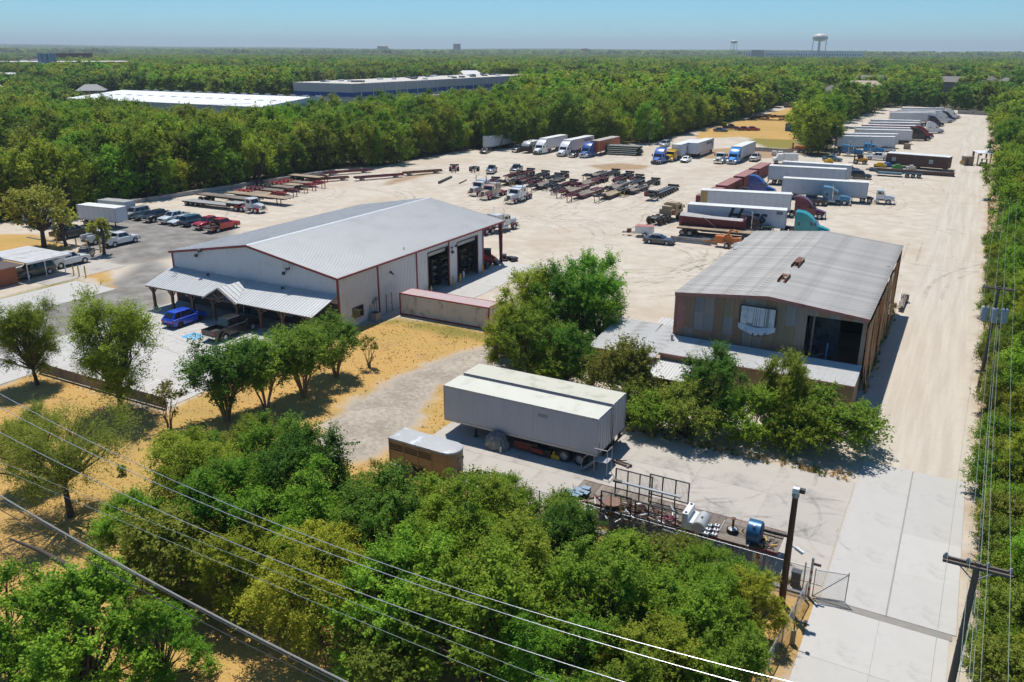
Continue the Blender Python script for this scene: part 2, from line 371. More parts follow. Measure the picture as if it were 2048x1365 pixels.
LAND = M('forest_floor', (0.1, 0.085, 0.045), 0.95, 0, 0.4, 0.02, dirt=(0.06, 0.065, 0.025), dscale=0.1)
struct(obj('land', lm_, LAND))

# concrete, slab by slab
CONCN = M('new_concrete', (0.49, 0.465, 0.425), 0.85, 0, 0.1, 0.5, dirt=(0.33, 0.32, 0.3), dscale=0.35, dlo=0.52, dhi=0.8, obj_var=0.05, bmp=0.15)
CONCO = M('old_concrete', (0.45, 0.408, 0.35), 0.88, 0, 0.12, 0.5, dirt=(0.24, 0.225, 0.2), dscale=0.22, dlo=0.5, dhi=0.75, obj_var=0.05, bmp=0.15)
JOINT = M('slab_joint', (0.3, 0.28, 0.25), 0.95, 0, 0.2)
def paving(name, u0, u1, v0, v1, du, dv, mat, z=0.045, skip=None):
    base = part(MB().b2(u0 + 0.03, u1 - 0.03, v0 + 0.03, v1 - 0.03, -0.08, z - 0.012), name, JOINT, None, rot=(0, 0, A)); struct(base)
    nu_ = max(1, round((u1 - u0) / du)); nv_ = max(1, round((v1 - v0) / dv)); a, c_ = (u1 - u0) / nu_, (v1 - v0) / nv_
    me = cached(('slab', name), lambda: MB().b2(-a / 2 + 0.008, a / 2 - 0.008, -c_ / 2 + 0.008, c_ / 2 - 0.008, -0.06, 0).mesh('slab'))
    for i in range(nu_):
        for j in range(nv_):
            if skip and skip(u0 + (i + .5) * a, v0 + (j + .5) * c_): continue
            obj('slab', me, mat, base, (u0 + (i + .5) * a, v0 + (j + .5) * c_, z + random.uniform(-0.003, 0.003)))
    return base
paving('driveway', -3.75, 3.05, 14, 42.5, 3.4, 4.7, CONCN)
paving('driveway', -3.55, 3.4, 43.1, 62.0, 3.5, 4.7, CONCN)
paving('drainage_channel', -3.75, 3.2, 42.52, 43.08, 6.9, 0.55, M('channel_concrete', (0.27, 0.25, 0.22), 0.9), 0.03)
paving('concrete_pad', -34.5, -3.6, 44.2, 58.2, 5.2, 4.7, CONCO, 0.04)
paving('parking_lot', -82.9, -57.55, 43.3, 66.2, 4.2, 4.6, CONCN, 0.045)
paving('parking_lot', -84.0, -75.2, 33.0, 43.2, 4.3, 5.0, CONCN, 0.04)
paving('concrete_patch', -102.5, -94.2, 40.0, 65.8, 8.2, 12.8, CONCN, 0.035)
paving('bay_apron', -57.5, -51.8, 84.6, 103.2, 5.7, 6.2, CONCN, 0.04)
paving('floor_slab', -83.2, -57.62, 66.25, 102.6, 12.7, 12.1, CONCO, 0.05)
paving('carport_slab', -117.2, -103.5, 62.6, 74.5, 4.5, 4.0, CONCO, 0.04)

# painted bay lines
SW = M('white_marking', (0.66, 0.65, 0.6), 0.8, 0, 0.1, 3, dirt=(0.45, 0.43, 0.39), dscale=1.5); BLUEM = M('blue_marking', (0.08, 0.36, 0.62), 0.8, 0, 0.1, 2, dirt=(0.3, 0.4, 0.48), dscale=1.6)
pm = part(MB().b2(-83, -82.9, 55, 55.02, 0.03, 0.04), 'parking_markings', SW, None, rot=(0, 0, A)); struct(pm)
def mark(u0, u1, v0, v1, mat=SW, z=0.053, name='painted_line', rz=0.0):
    c0 = ((u0 + u1) / 2, (v0 + v1) / 2, z)
    return obj(name, cached(('mk', round(u1 - u0, 3), round(v1 - v0, 3), mat.name), lambda: MB().box((0, 0, 0), (u1 - u0, v1 - v0, 0.004)).mesh('line')), mat, pm, c0, (0, 0, rz))
for u in (-80.3, -77.2, -74.0, -70.9, -68.0, -65.1, -62.2): mark(u - 0.06, u + 0.06, 56.9, 62.2)
mark(-72.45, -72.33, 56.9, 62.2)
mark(-73.9, -72.3, 56.9, 57.02)
for k in range(5): mark(-73.2 - 0.06, -73.2 + 0.06, 57.1 + k * 1.0, 59.0 + k * 1.0, rz=-0.95) if k else None
for u in (-73.2, -69.3, -66.3, -63.3, -60.2): mark(u - 0.06, u + 0.06, 44.1, 47.0); mark(u - 0.5, u + 0.5, 47.0, 47.12)
mark(-71.6, -69.6, 56.7, 58.4, BLUEM, 0.053, 'accessible_bay_panel')
hc = MB(); cx, cy = -70.6, 57.45
ring = [(0.42 * cos(t), 0.42 * sin(t) - 0.1) for t in np.linspace(0.4 * pi, 1.85 * pi, 14)]
for p, q in zip(ring[:-1], ring[1:]): hc.bar((p[0], p[1], 0), (q[0], q[1], 0), 0.1, 0.004)
hc.bar((-0.05, 0.6, 0), (0.0, 0.1, 0), 0.12, 0.004).bar((0, 0.1, 0), (0.3, 0.08, 0), 0.1, 0.004).bar((0.3, 0.08, 0), (0.45, -0.4, 0), 0.1, 0.004).bar((-0.03, 0.35, 0), (0.3, 0.3, 0), 0.08, 0.004)
part(hc, 'wheelchair_symbol', SW, pm, loc=(cx, cy, 0.0585))

# ================================================================== sheet metal helpers
def ribsheet(mb, o, e1, e2, L1, f0, f1, pitch, depth, nrm, duty=0.3, wavy=False):
    o, e1, e2, nrm = Vector(o), Vector(e1).normalized(), Vector(e2).normalized(), Vector(nrm).normalized()
    if not callable(f0): a0 = f0; f0 = lambda t: a0
    if not callable(f1): a1 = f1; f1 = lambda t: a1
    ts = []; t = 0.0
    if wavy:
        k = 0
        while t < L1: ts.append((t, depth * (k % 2))); t += pitch / 2; k += 1
        ts.append((L1, 0))
    else:
        while t < L1 - 1e-6:
            for a_, d_ in ((0, 0), (pitch * (1 - duty) * 0.999, 0), (pitch * (1 - duty * 0.75), depth), (pitch * (1 - duty * 0.25), depth)):
                if t + a_ <= L1: ts.append((t + a_, d_))
            t += pitch
        ts.append((L1, 0))
    vs = []; fs = []
    for t, d in ts:
        for f in (f0, f1): q = o + e1 * t + e2 * f(t) + nrm * d; vs.append((q.x, q.y, q.z))
    for i in range(len(ts) - 1): fs.append((2 * i, 2 * i + 2, 2 * i + 3, 2 * i + 1))
    return mb.add(vs, fs)
def u_at(px, py, v, zguess=1.0):                          # site u of the point on line v that shows at photo column px
    best = None
    for k in range(4000):
        u = -130 + k * 0.04; x, y, _ = W(u, v); z = zguess - HC; c, s = cos(PITCH), sin(PITCH)
        d = y * c - z * s; X = 1024 + FPX * x / d
        if best is None or abs(X - px) < best[0]: best = (abs(X - px), u)
    return best[1]
TXT = {}
def text_mesh(s, size, ext=0.004, shear=0.0, offset=0.0):
    cu = bpy.data.curves.new('lettering', 'FONT'); cu.body = s; cu.size = size; cu.extrude = ext; cu.shear = shear; cu.offset = offset
    cu.align_x = 'CENTER'; cu.align_y = 'CENTER'; cu.resolution_u = 3
    o = bpy.data.objects.new('tmp', cu); COL.objects.link(o); dg_ = bpy.context.evaluated_depsgraph_get()
    me = bpy.data.meshes.new_from_object(o.evaluated_get(dg_)); bpy.data.objects.remove(o); bpy.data.curves.remove(cu)
    me.materials.clear(); me.name = 'lettering'; return me

# ================================================================== the workshop
WALLW = M('off_white_wall_sheet', (0.6, 0.61, 0.62), 0.5, 0.0, 0.06, 0.4, dirt=(0.42, 0.42, 0.42), dscale=0.4, dlo=0.5, dhi=0.85)
ROOFW = M('galvalume_roof', (0.62, 0.61, 0.58), 0.6, 0.0, 0.06, 0.35, dirt=(0.52, 0.515, 0.49), dscale=0.25, dlo=0.45, dhi=0.8)
REDTRIM = M('dark_red_trim', (0.22, 0.03, 0.028), 0.5, 0, 0.2, 2)
TIMBER = M('stained_timber', (0.13, 0.072, 0.045), 0.75, 0, 0.3, 2, dirt=(0.2, 0.14, 0.1), bmp=0.3)
DARKIN = M('dark_interior', (0.045, 0.043, 0.04), 0.9, 0, 0.3)  # interior shade put into the base colour
wb = thing('workshop_building', 'large off-white metal workshop with low gable roof, red trim and timber porch', 'building', W(-70.4, 66.3), A)
HW, EV, RD, LW, LR = 12.75, 6.26, 8.4, 30.8, 36.4          # half width, eave, ridge, wall length, roof length
gab = lambda x: EV + (RD - EV) * (1 - abs(x) / HW)
part(ribsheet(MB(), (-HW, 0, 0), (1, 0, 0), (0, 0, 1), 2 * HW, 0, lambda t: gab(t - HW) - 0.04, 0.3, 0.03, (0, -1, 0)), 'front_wall', WALLW, wb)
rw = MB(); ops_ = [(17.2, 21.8), (24.1, 29.2)]; cur = 0.0
for a_, b_ in ops_ + [(LW, LW)]:
    ribsheet(rw, (HW, cur, 0), (0, 1, 0), (0, 0, 1), a_ - cur, 0, EV - 0.04, 0.3, 0.03, (1, 0, 0)); 
    if b_ > a_: ribsheet(rw, (HW, a_, 0), (0, 1, 0), (0, 0, 1), b_ - a_, 5.3, EV - 0.04, 0.3, 0.03, (1, 0, 0))
    cur = b_
part(rw, 'side_wall', WALLW, wb)
part(ribsheet(MB(), (-HW, 0, 0), (0, 1, 0), (0, 0, 1), LW, 0, EV - 0.04, 0.3, 0.03, (-1, 0, 0)), 'side_wall', WALLW, wb)
part(ribsheet(MB(), (-HW, LW, 0), (1, 0, 0), (0, 0, 1), 2 * HW, 0, lambda t: gab(t - HW) - 0.06, 0.3, 0.03, (0, 1, 0)), 'back_wall', WALLW, wb)
part(MB().b2(-2.0, -1.9, 0.2, LW - 0.2, 0, 6.8), 'dark_liner', DARKIN, wb)
part(MB().b2(-1.9, HW - 0.1, 15.5, 15.6, 0, 6.2), 'dark_liner', DARKIN, wb); part(MB().b2(-1.9, HW - .15, 30.5, 30.6, 0, 6.2), 'dark_liner', DARKIN, wb); part(MB().b2(3.5, 3.6, 15.7, 30.4, 0, 6.2), 'dark_liner', DARKIN, wb)  # dark sheets added so the bays read as shaded inside
for s_ in (-1, 1):
    sl = sqrt((HW + 0.25) ** 2 + (RD - EV) ** 2); dx, dz = (HW + 0.25) / sl, -(RD - EV) * (HW + 0.25) / HW / sl
    nr = (s_ * -dz, 0, dx)
    r_ = part(ribsheet(MB(), (0, -0.25, RD), (0, 1, 0), (s_ * dx, 0, dz), LR + 0.25, 0.0, sl, 0.305, 0.055, nr, 0.28), 'roof_slope', ROOFW, wb)
    part(MB().bar((0, -0.28, RD - 0.1), (s_ * (HW + 0.25), -0.28, RD - 0.1 + dz / dx * (HW + .25)), 0.06, 0.26), 'fascia', REDTRIM, wb)
    part(MB().bar((0, LR + 0.04, RD - 0.1), (s_ * (HW + 0.25), LR + 0.04, RD - 0.1 + dz / dx * (HW + .25)), 0.06, 0.26), 'fascia', REDTRIM, wb)
    ez = RD + dz / dx * (HW + .25)
    part(MB().b2(s_ * (HW + 0.3) - 0.07, s_ * (HW + 0.3) + 0.07, -0.3, LR + 0.05, ez - 0.2, ez - 0.01), 'gutter', REDTRIM, wb)
    part(MB().b2(s_ * (HW + .04) - 0.09, s_ * (HW + .04) + 0.09, -0.1, 0.1, 0, EV - 0.15), 'corner_trim', REDTRIM, wb)
part(MB().prism([(-0.3, RD - 0.02), (0, RD + 0.06), (0.3, RD - 0.02), (0, RD - 0.04)], -0.25, LR), 'ridge_cap', M('ridge_flashing', (0.68, 0.69, 0.69), 0.4, 0.2), wb)
part(MB().b2(-HW - 0.02, HW + .02, LW + 0.1, LW + 0.14, EV - 1.2, EV - 1.0), 'girt', REDTRIM, wb)
for y in (7.0, 14.7, 21.95, 30.65): part(MB().b2(HW + 0.03, HW + 0.12, y - 0.09, y + 0.09, 0, EV - 0.2), 'downpipe', REDTRIM, wb)
for a_, b_ in ops_:
    fr_ = MB().b2(HW - 0.12, HW + 0.07, a_ - 0.12, a_ + 0.02, 0, 5.42).b2(HW - 0.12, HW + 0.07, b_ - 0.02, b_ + 0.12, 0, 5.42).b2(HW - 0.12, HW + 0.071, a_ + 0.02, b_ - 0.02, 5.3, 5.43)
    part(fr_, 'door_frame', M('dark_brown_frame', (0.06, 0.035, 0.03), 0.6), wb)
    part(MB().b2(HW - 0.6, HW - 0.3, a_ + 0.1, b_ - 0.1, 4.75, 5.25), 'rolled_door', GALV, wb)
for s_ in (-1, 1):                                        # canopy columns at the back
    part(MB().prism([(-0.16, 0), (0.16, 0), (0.42, EV - 0.35), (-0.16, EV - 0.35)], -0.13, 0.13), 'canopy_column', MAROON, wb, loc=(s_ * HW - (0 if s_ < 0 else 0.1), LR - 0.35, 0), rot=(0, 0, 0 if s_ < 0 else pi))
    part(MB().bar((s_ * HW, LR - 0.35, EV - 0.35), (0, LR - 0.35, RD - 0.4), 0.16, 0.3), 'canopy_rafter', MAROON, wb)
wi = part(MB().b2(HW + 0.035, HW + 0.05, 2.3, 4.0, 1.0, 2.15), 'window', GLASS, wb)
part(MB().b2(HW + .03, HW + .08, 2.2, 2.3, 0.93, 2.22).b2(HW + .03, HW + .08, 4.0, 4.1, 0.93, 2.22).b2(HW + .03, HW + .081, 2.3, 4.0, 0.93, 1.0).b2(HW + .03, HW + .081, 2.3, 4.0, 2.15, 2.22), 'window_frame', M('bronze_frame', (0.1, 0.07, 0.06), 0.5), wi)
dr = part(MB().b2(HW + 0.033, HW + 0.06, 8.4, 9.35, 0.06, 2.15), 'door', M('pale_grey_door', (0.5, 0.52, 0.54), 0.5), wb)
part(MB().b2(HW + .06, HW + .11, 9.2, 9.27, 1.02, 1.1), 'handle', BLACKM, dr)
part(MB().b2(HW + .031, HW + .07, 8.3, 8.39, 0.06, 2.25).b2(HW + .031, HW + .07, 9.36, 9.45, 0.06, 2.25), 'frame', REDTRIM, dr)
def floodlight(parent, p, n):
    q = part(MB().box((0, 0.05, 0), (0.16, 0.1, 0.16)).bar((0, 0.1, 0), (-0.35, 0.45, 0.2), 0.06).bar((0, 0.1, 0), (0.25, 0.35, -0.4), 0.06).box((-0.42, 0.5, 0.24), (0.45, 0.22, 0.32), rx=-.5, rz=.3).box((0.35, 0.4, -0.48), (0.34, 0.22, 0.34), rx=.5), 'floodlight', BLACKM, parent, loc=p, rot=(0, 0, n))
    return q
floodlight(wb, (-7.8, -0.04, 6.75), pi); floodlight(wb, (5.9, -0.04, 6.35), pi); floodlight(wb, (HW + 0.05, 22.6, 5.0), -pi / 2)
part(MB().box((HW + .1, 9.4, 4.7), (0.2, 0.3, 0.2)).bar((HW + .1, 9.4, 4.7), (HW + .5, 9.4, 4.5), 0.12), 'wall_lamp', BLACKM, wb)
part(MB().tube([(HW - 4, 0.7, gab(HW - 4) + 0.03), (HW - 4, 0.7, gab(HW - 4) + 0.4)], 0.06), 'vent_pipe', GALV, wb) if False else None
part(MB().tube([(HW - .9, 13.5, gab(HW - .9)), (HW - .9, 13.5, gab(HW - .9) + 0.35)], 0.06), 'vent_pipe', GALV, wb)
SCR = M('maroon_lettering', (0.1, 0.02, 0.025), 0.6)
rs_ = random.Random(3)                                   # handwritten wall lettering (strokes as they read from the air)
for (y0, y1, z) in ((5.05, 5.45, 1.72), (5.1, 5.75, 1.42), (5.3, 5.65, 1.2), (5.75, 6.1, 2.0), (6.15, 6.85, 2.12), (6.0, 6.35, 1.72), (2.0, 2.2, 1.2), (2.05, 2.2, 0.8)):
    y = y0; px_ = None; sq = MB()
    while y < y1:
        p = (HW + 0.036, y, z + rs_.uniform(-0.08, 0.1))
        if px_: sq.bar(px_, p, 0.012, 0.05)
        px_ = p; y += 0.075
    part(sq, 'wall_lettering', SCR, wb)

# porch
PZ0, PZ1, PV = 4.25, 2.95, 4.15
posts_u = [u_at(px, 600, 62.55, 1.0) + 70.4 for px in (309.5, 347.0, 387.0, 429, 477, 523, 567, 616)]
pl0, pl1 = posts_u[0] - 0.75, HW + 0.05
psl = sqrt(PV ** 2 + (PZ0 - PZ1) ** 2); pdir = (0, -PV / psl, -(PZ0 - PZ1) / psl); pn = (0, -(PZ0 - PZ1) / psl, PV / psl)
pr_o = part(MB().slab([(pl0, -PV, PZ1 - 0.03), (pl1, -PV, PZ1 - 0.03), (pl1, -0.06, PZ0 - 0.03), (pl0, -0.06, PZ0 - 0.03)], 0.06), 'porch_roof', TIMBER, wb)
npan = 63; pw = (pl1 - pl0) / npan
pme = ribsheet(MB(), (0, -0.05, 0.0), (1, 0, 0), pdir, pw, 0.0, psl + 0.1, pw, 0.05, pn, 0.2).mesh('roof_panel')
PORCHM = M('porch_galvalume', (0.57, 0.575, 0.565), 0.45, 0.2, 0.05, 0.8, dirt=(0.46, 0.46, 0.45), dscale=0.6, obj_var=0.05)
for i in range(npan): obj('roof_panel', pme, PORCHM, pr_o, (pl0 + i * pw, 0, PZ0 + 0.01))
part(MB().b2(pl0, pl1, -PV - 0.06, -PV - 0.02, PZ1 - 0.2, PZ1 - 0.01), 'porch_fascia', TIMBER, wb)
part(MB().b2(pl0 + .3, pl1 - .2, -3.9, -3.65, PZ1 - 0.32, PZ1 - 0.06), 'porch_beam', TIMBER, wb)
for i, x in enumerate(posts_u):
    p = part(MB().b2(x - 0.13, x + 0.13, -3.9, -3.64, 0, PZ1 - 0.33), 'porch_post', TIMBER, wb)
    part(MB().bar((x + 0.1, -3.77, 2.0), (x + 0.62, -3.77, PZ1 - 0.36), 0.13).bar((x - 0.1, -3.77, 2.0), (x - 0.62, -3.77, PZ1 - 0.36), 0.13), 'knee_brace', TIMBER, p)
    part(MB().b2(x - 0.2, x + 0.2, -3.97, -3.57, 0.05, 0.35), 'post_base', CONC, p)
# gabled entry in the porch roof
gx0, gx1 = posts_u[3] - 0.75, posts_u[4] + 0.75; gxm = (gx0 + gx1) / 2; gz1, gz0 = PZ1 + 1.42, PZ1 - 0.1
gyf, gyb = -PV - 0.5, -PV - 0.5 + 4.3
for s_, xe in ((-1, gx0), (1, gx1)):
    # slope runs back until it meets the porch roof
    yb_low = -PV + (gz0 - PZ1) / (PZ0 - PZ1) * PV
    yb_hi = -PV + (gz1 - PZ1) / (PZ0 - PZ1) * PV
    ent = part(MB().slab([(xe, gyf, gz0), (gxm, gyf, gz1), (gxm, min(-0.05, yb_hi), gz1), (xe, yb_low, gz0)][:: (1 if s_ < 0 else -1)], 0.05), 'entry_roof', PORCHM, wb)
    nseam = 7
    for k in range(nseam + 1):
        y = gyf + 0.02 + k * (min(-0.05, yb_hi) - gyf - 0.04) / nseam
        t = 0.0 if y <= yb_low else (y - yb_low) / (yb_hi - yb_low)
        if t > 0.95: continue
        part(MB().bar((xe + (gxm - xe) * t, y, gz0 + (gz1 - gz0) * t + 0.03), (gxm, y, gz1 + 0.03), 0.03, 0.05), 'seam', PORCHM, ent)
tr_ = MB()
for (a_, b_) in (((gx0, gz0 - .05), (gxm, gz1 - .06)), ((gx1, gz0 - .05), (gxm, gz1 - .06)), ((gx0 + .2, gz0 + .12), (gx1 - .2, gz0 + .12)), ((gxm, gz0 + .1), (gxm, gz1 - .1)), ((gxm, gz0 + .3), (gxm - .9, gz0 + .75)), ((gxm, gz0 + .3), (gxm + .9, gz0 + .75))):
    tr_.bar((a_[0], gyf + .15, a_[1]), (b_[0], gyf + .15, b_[1]), 0.16)
part(tr_, 'entry_truss', TIMBER, wb)
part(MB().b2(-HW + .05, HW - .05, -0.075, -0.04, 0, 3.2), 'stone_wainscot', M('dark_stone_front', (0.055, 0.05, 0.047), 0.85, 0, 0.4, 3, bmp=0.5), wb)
for x in (-10.5, -6.2, 1.2, 5.2, 9.4): 
    w_ = part(MB().b2(x - .7, x + .7, -0.1, -0.08, 0.9, 2.3), 'window', GLASS, wb)
    part(MB().b2(x - .8, x + .8, -.13, -.1, 0.8, 0.9).b2(x - .8, x + .8, -.13, -.1, 2.3, 2.4), 'window_frame', WHITE, w_)
dr = part(MB().b2(-2.6, -0.6, -0.11, -0.08, 0.05, 2.3), 'entry_door', GLASS, wb); part(MB().b2(-1.65, -1.55, -.14, -.111, 0.05, 2.3).b2(-2.6, -.6, -.14, -.111, 2.3, 2.4), 'frame', WHITE, dr)
gn = MB().tube([(-10.9, -2.0, 4.02), (-10.6, -1.7, 4.13), (-10.2, -1.8, 4.1), (-10.1, -2.2, 3.96), (-10.4, -2.45, 3.9)], 0.035, 6); part(gn, 'roof_cable_loop', BLACKM, wb)
for x in (-6.4, 5.3): part(MB().box((x, -0.55, 4.18), (0.28, 0.22, 0.3)), 'roof_vent', BLACKM, wb)

# things around the workshop
for u, v in ((-57.05, 83.2), (-57.05, 88.3), (-57.05, 90.1), (-57.0, 95.75)):
    x, y, _ = W(u, v); o = thing('bollard', 'yellow steel bollard beside a workshop bay door', 'bollard', (x, y, 0.04), A, 'bollards at the bay doors')
    part(MB().tube([(0, 0, 0), (0, 0, 1.2)], 0.1, 12), 'post', YELLOWP, o, True); part(MB().tube([(0, 0, 1.2), (0, 0, 1.25), (0, 0, 1.28)], [0.1, 0.08, 0.02], 12), 'cap', YELLOWP, o, True)
ac = thing('condenser_unit', 'grey air conditioning unit against the workshop side wall', 'air conditioner', W(-56.9, 71.6), A)
part(MB().b2(-.45, .45, -.45, .45, 0.08, 1.0), 'casing', M('ac_grey', (0.28, 0.28, 0.26), 0.6), ac); part(MB().b2(-.38, .38, -.38, .38, 1.0, 1.012), 'fan_grille', BLACKM, ac)
part(MB().b2(-.55, .55, -.55, .55, 0, 0.08), 'pad', CONC, ac); part(MB().tube([(-.5, .55, .9), (-.5, .55, 2.0)], 0.05).box((-.5, .55, 2.0), (.25, .3, .35)).tube([(-.5, .95, .4), (-.5, .95, 2.2)], 0.05).box((-.5, .95, 2.3), (.22, .22, .4)), 'conduit', GALV, ac)
# stored gear seen through the bay doors
rs_ = random.Random(5)
for k, (v, u0) in enumerate(((87.0, -59.3), (89.6, -59.6), (94.0, -59.2), (96.2, -59.6))):
    sh = thing('storage_rack', ('tall rack of machine parts inside the workshop by its first bay door', 'rack of tools just inside the first workshop bay', 'low rack with a wheeled vehicle on top in the second workshop bay', 'rack of engine parts and hoses in the second workshop bay')[k], 'rack', W(u0, v, 0.05), A)
    part(MB().b2(-.5, .5, -.95, -.9, 0, 3.4).b2(-.5, .5, .9, .95, 0, 3.4), 'upright', BLACKM, sh)
    for z in (0.4, 1.3, 2.2, 3.1):
        part(MB().b2(-.5, .5, -.9, .9, z, z + .06), 'shelf', GALV if k % 2 else BLACKM, sh)
        for q in range(4):
            mtl = rs_.choice([BLACKM, GALV, flat('#5a5148'), flat('#3d4a52'), RUST, flat('#7a6a3a')])
            if rs_.random() < 0.5: part(MB().box((rs_.uniform(-.2, .2), -.65 + q * .42, z + .06 + .18), (.5, .34, rs_.uniform(.2, .38)), rz=rs_.uniform(-.3, .3)), 'crate', mtl, sh)
            else: part(MB().tube([(0.1, -.65 + q * .42, z + .06), (.1, -.65 + q * .42, z + .06 + rs_.uniform(.25, .5))], .15, 10), 'drum', mtl, sh, True)
fe = thing('fire_extinguisher', 'white and red fire extinguisher standing in the second bay', 'extinguisher', W(-57.9, 92.2, 0.05), A)
part(MB().tube([(0, 0, 0), (0, 0, .9), (0, 0, 1.0)], [.16, .16, .06], 12), 'cylinder', WHITE, fe, True); part(MB().tube([(0, 0, 1.0), (0, 0, 1.2)], .05), 'valve', LAMPR, fe)

# tyre tracks pressed into the gravel, scuffs on the concrete
def trackmat(name, col, amt):
    m, N, L, bb_ = newmat(name); L.new(mixc(N, L, noise(N, L, coords(N, L), 1.5, 4), tuple(c * .85 for c in col), tuple(c * 1.1 for c in col)), bb_.inputs['Base Color']); bb_.inputs['Roughness'].default_value = .95
    f = ramp(N, L, noise(N, L, coords(N, L), .55, 6, .7), .38, .68); L.new(mathn(N, L, 'MULTIPLY', f, amt), bb_.inputs['Alpha']); return m
TRK = trackmat('packed_gravel_track', (.42, .36, .285), .34); TRL = trackmat('pale_gravel_track', (.64, .58, .5), .55); SCF = trackmat('rubber_scuff', (.31, .295, .27), .24)
def tracks(name, specs, mat, zoff):
    mb = MB()
    for (x, y, hd, curv, ln, wd) in specs:
        for side in (-.95, .95):
            px_, py_, h = x, y, hd; prev = None; n = max(6, int(ln / .8))
            px_ += -sin(h) * side; py_ += cos(h) * side
            for i in range(n + 1):
                z = E(px_, py_) + zoff; w = wd / 2 * min(1, i / 2 + .2, (n - i) / 2 + .2); a_ = (px_ - sin(h) * w, py_ + cos(h) * w, z); c_ = (px_ + sin(h) * w, py_ - cos(h) * w, z)
                if prev: mb.quad(prev[0], prev[1], c_, a_)
                prev = (a_, c_); st_ = ln / n; k = curv / (1 - curv * side) if abs(curv) > 1e-6 else 0; ds = st_ * (1 - curv * side); px_ += cos(h) * ds; py_ += sin(h) * ds; h += curv * st_
    o = part(mb, name, mat, None); o['kind'] = 'stuff'; return o
rt = random.Random(12); sp1 = []; sp2 = []
for i in range(120):
    if i < 70: px, py = rt.uniform(900, 1900), 310 + 300 * rt.random() ** 1.4
    else: px, py = rt.uniform(420, 1300), rt.uniform(330, 460)
    x, y, _ = G(px, py); u, v = site(x, y)
    if -84 < u < -50 and v < 106: continue
    if -32 < u < -3 and v < 112: continue
    (sp1 if i % 2 else sp2).append((x, y, rt.choice([A, A + pi / 2, A + pi / 2, A + .5, A + 1.1]) + rt.gauss(0, .25), rt.choice([0, .03, -.03, .07, -.08, .1]), rt.uniform(10, 34), rt.uniform(.3, .55)))
for px, py, hd, cv in ((1250, 560, A + .3, .09), (1290, 590, A + .6, .085), (1330, 545, A + .9, .1), (1200, 540, A + .2, .07), (1480, 500, A + .1, -.06), (1780, 420, A + 1.2, .06), (1850, 350, A + 1.0, -.05)): x, y, _ = G(px, py); sp1.append((x, y, hd, cv, 26, .5))
tracks('tyre_tracks', sp1, TRK, .012); tracks('pale_tyre_tracks', sp2, TRL, .008)
sp3 = []
for i in range(16): x, y, _ = W(rt.uniform(-17, -4.5), rt.uniform(47, 53)); sp3.append((x, y, rt.uniform(0, 6.28), rt.choice([.25, .3, -.25, .2]), rt.uniform(3, 7), .28))
for i in range(8): x, y, _ = W(rt.uniform(-80, -60), rt.uniform(48, 56)); sp3.append((x, y, A + rt.choice([0, pi / 2]) + rt.gauss(0, .2), rt.choice([0, .1, -.1]), rt.uniform(4, 9), .25))
tracks('tyre_scuffs', sp3, SCF, .0575)
# ================================================================== the old rusty shed building
OLDROOF = M('weathered_roof_sheet', (0.3, 0.29, 0.27), 0.6, 0.1, 0.18, 0.5, dirt=(0.24, 0.225, 0.2), dscale=0.5, dlo=0.48, dhi=0.72)
PALEROOF = M('pale_roof_sheet', (0.56, 0.55, 0.52), 0.5, 0.1, 0.12, 0.6, dirt=(0.4, 0.38, 0.34), dscale=0.5, dlo=0.5, dhi=0.75)
SALMON = M('faded_red_fascia', (0.38, 0.17, 0.135), 0.7, 0, 0.25, 1.5, dirt=(0.2, 0.08, 0.06))
def rusty(name, base, dirt, lo=0.42, hi=0.62):
    return M(name, base, 0.85, 0, 0.35, 1.2, dirt=dirt, dscale=0.9, dlo=lo, dhi=hi, streak=True, bmp=0.3, obj_var=0.12)
SH = [rusty('sheet_grey_rust', (0.29, 0.25, 0.21), (0.29, 0.155, 0.08), 0.5, 0.7), rusty('sheet_brown_rust', (0.31, 0.19, 0.115), (0.2, 0.17, 0.145)), rusty('sheet_blue_grey', (0.25, 0.245, 0.24), (0.27, 0.15, 0.085), 0.5, 0.72), rusty('sheet_olive', (0.27, 0.215, 0.14), (0.3, 0.15, 0.075), 0.5, 0.72)]
SHO = [rusty('sheet_orange_rust', (0.5, 0.23, 0.08), (0.6, 0.42, 0.25), 0.45, 0.7), rusty('sheet_red_rust', (0.42, 0.16, 0.06), (0.55, 0.34, 0.18), 0.48, 0.7), rusty('sheet_tan_rust', (0.55, 0.38, 0.22), (0.38, 0.16, 0.075), 0.5, 0.7)]
ob = thing('old_shed', 'old rusty metal building with grey roof and an empty sign frame', 'building', W(-13.95, 73.5), A)
OH, OE, OR_, OL = 8.45, 7.8, 8.62, 32.0
ogab = lambda x: OE + (OR_ - OE) * (1 - abs(x) / OH)
osl = sqrt(OH ** 2 + (OR_ - OE) ** 2); odx, odz = OH / osl, -(OR_ - OE) / osl
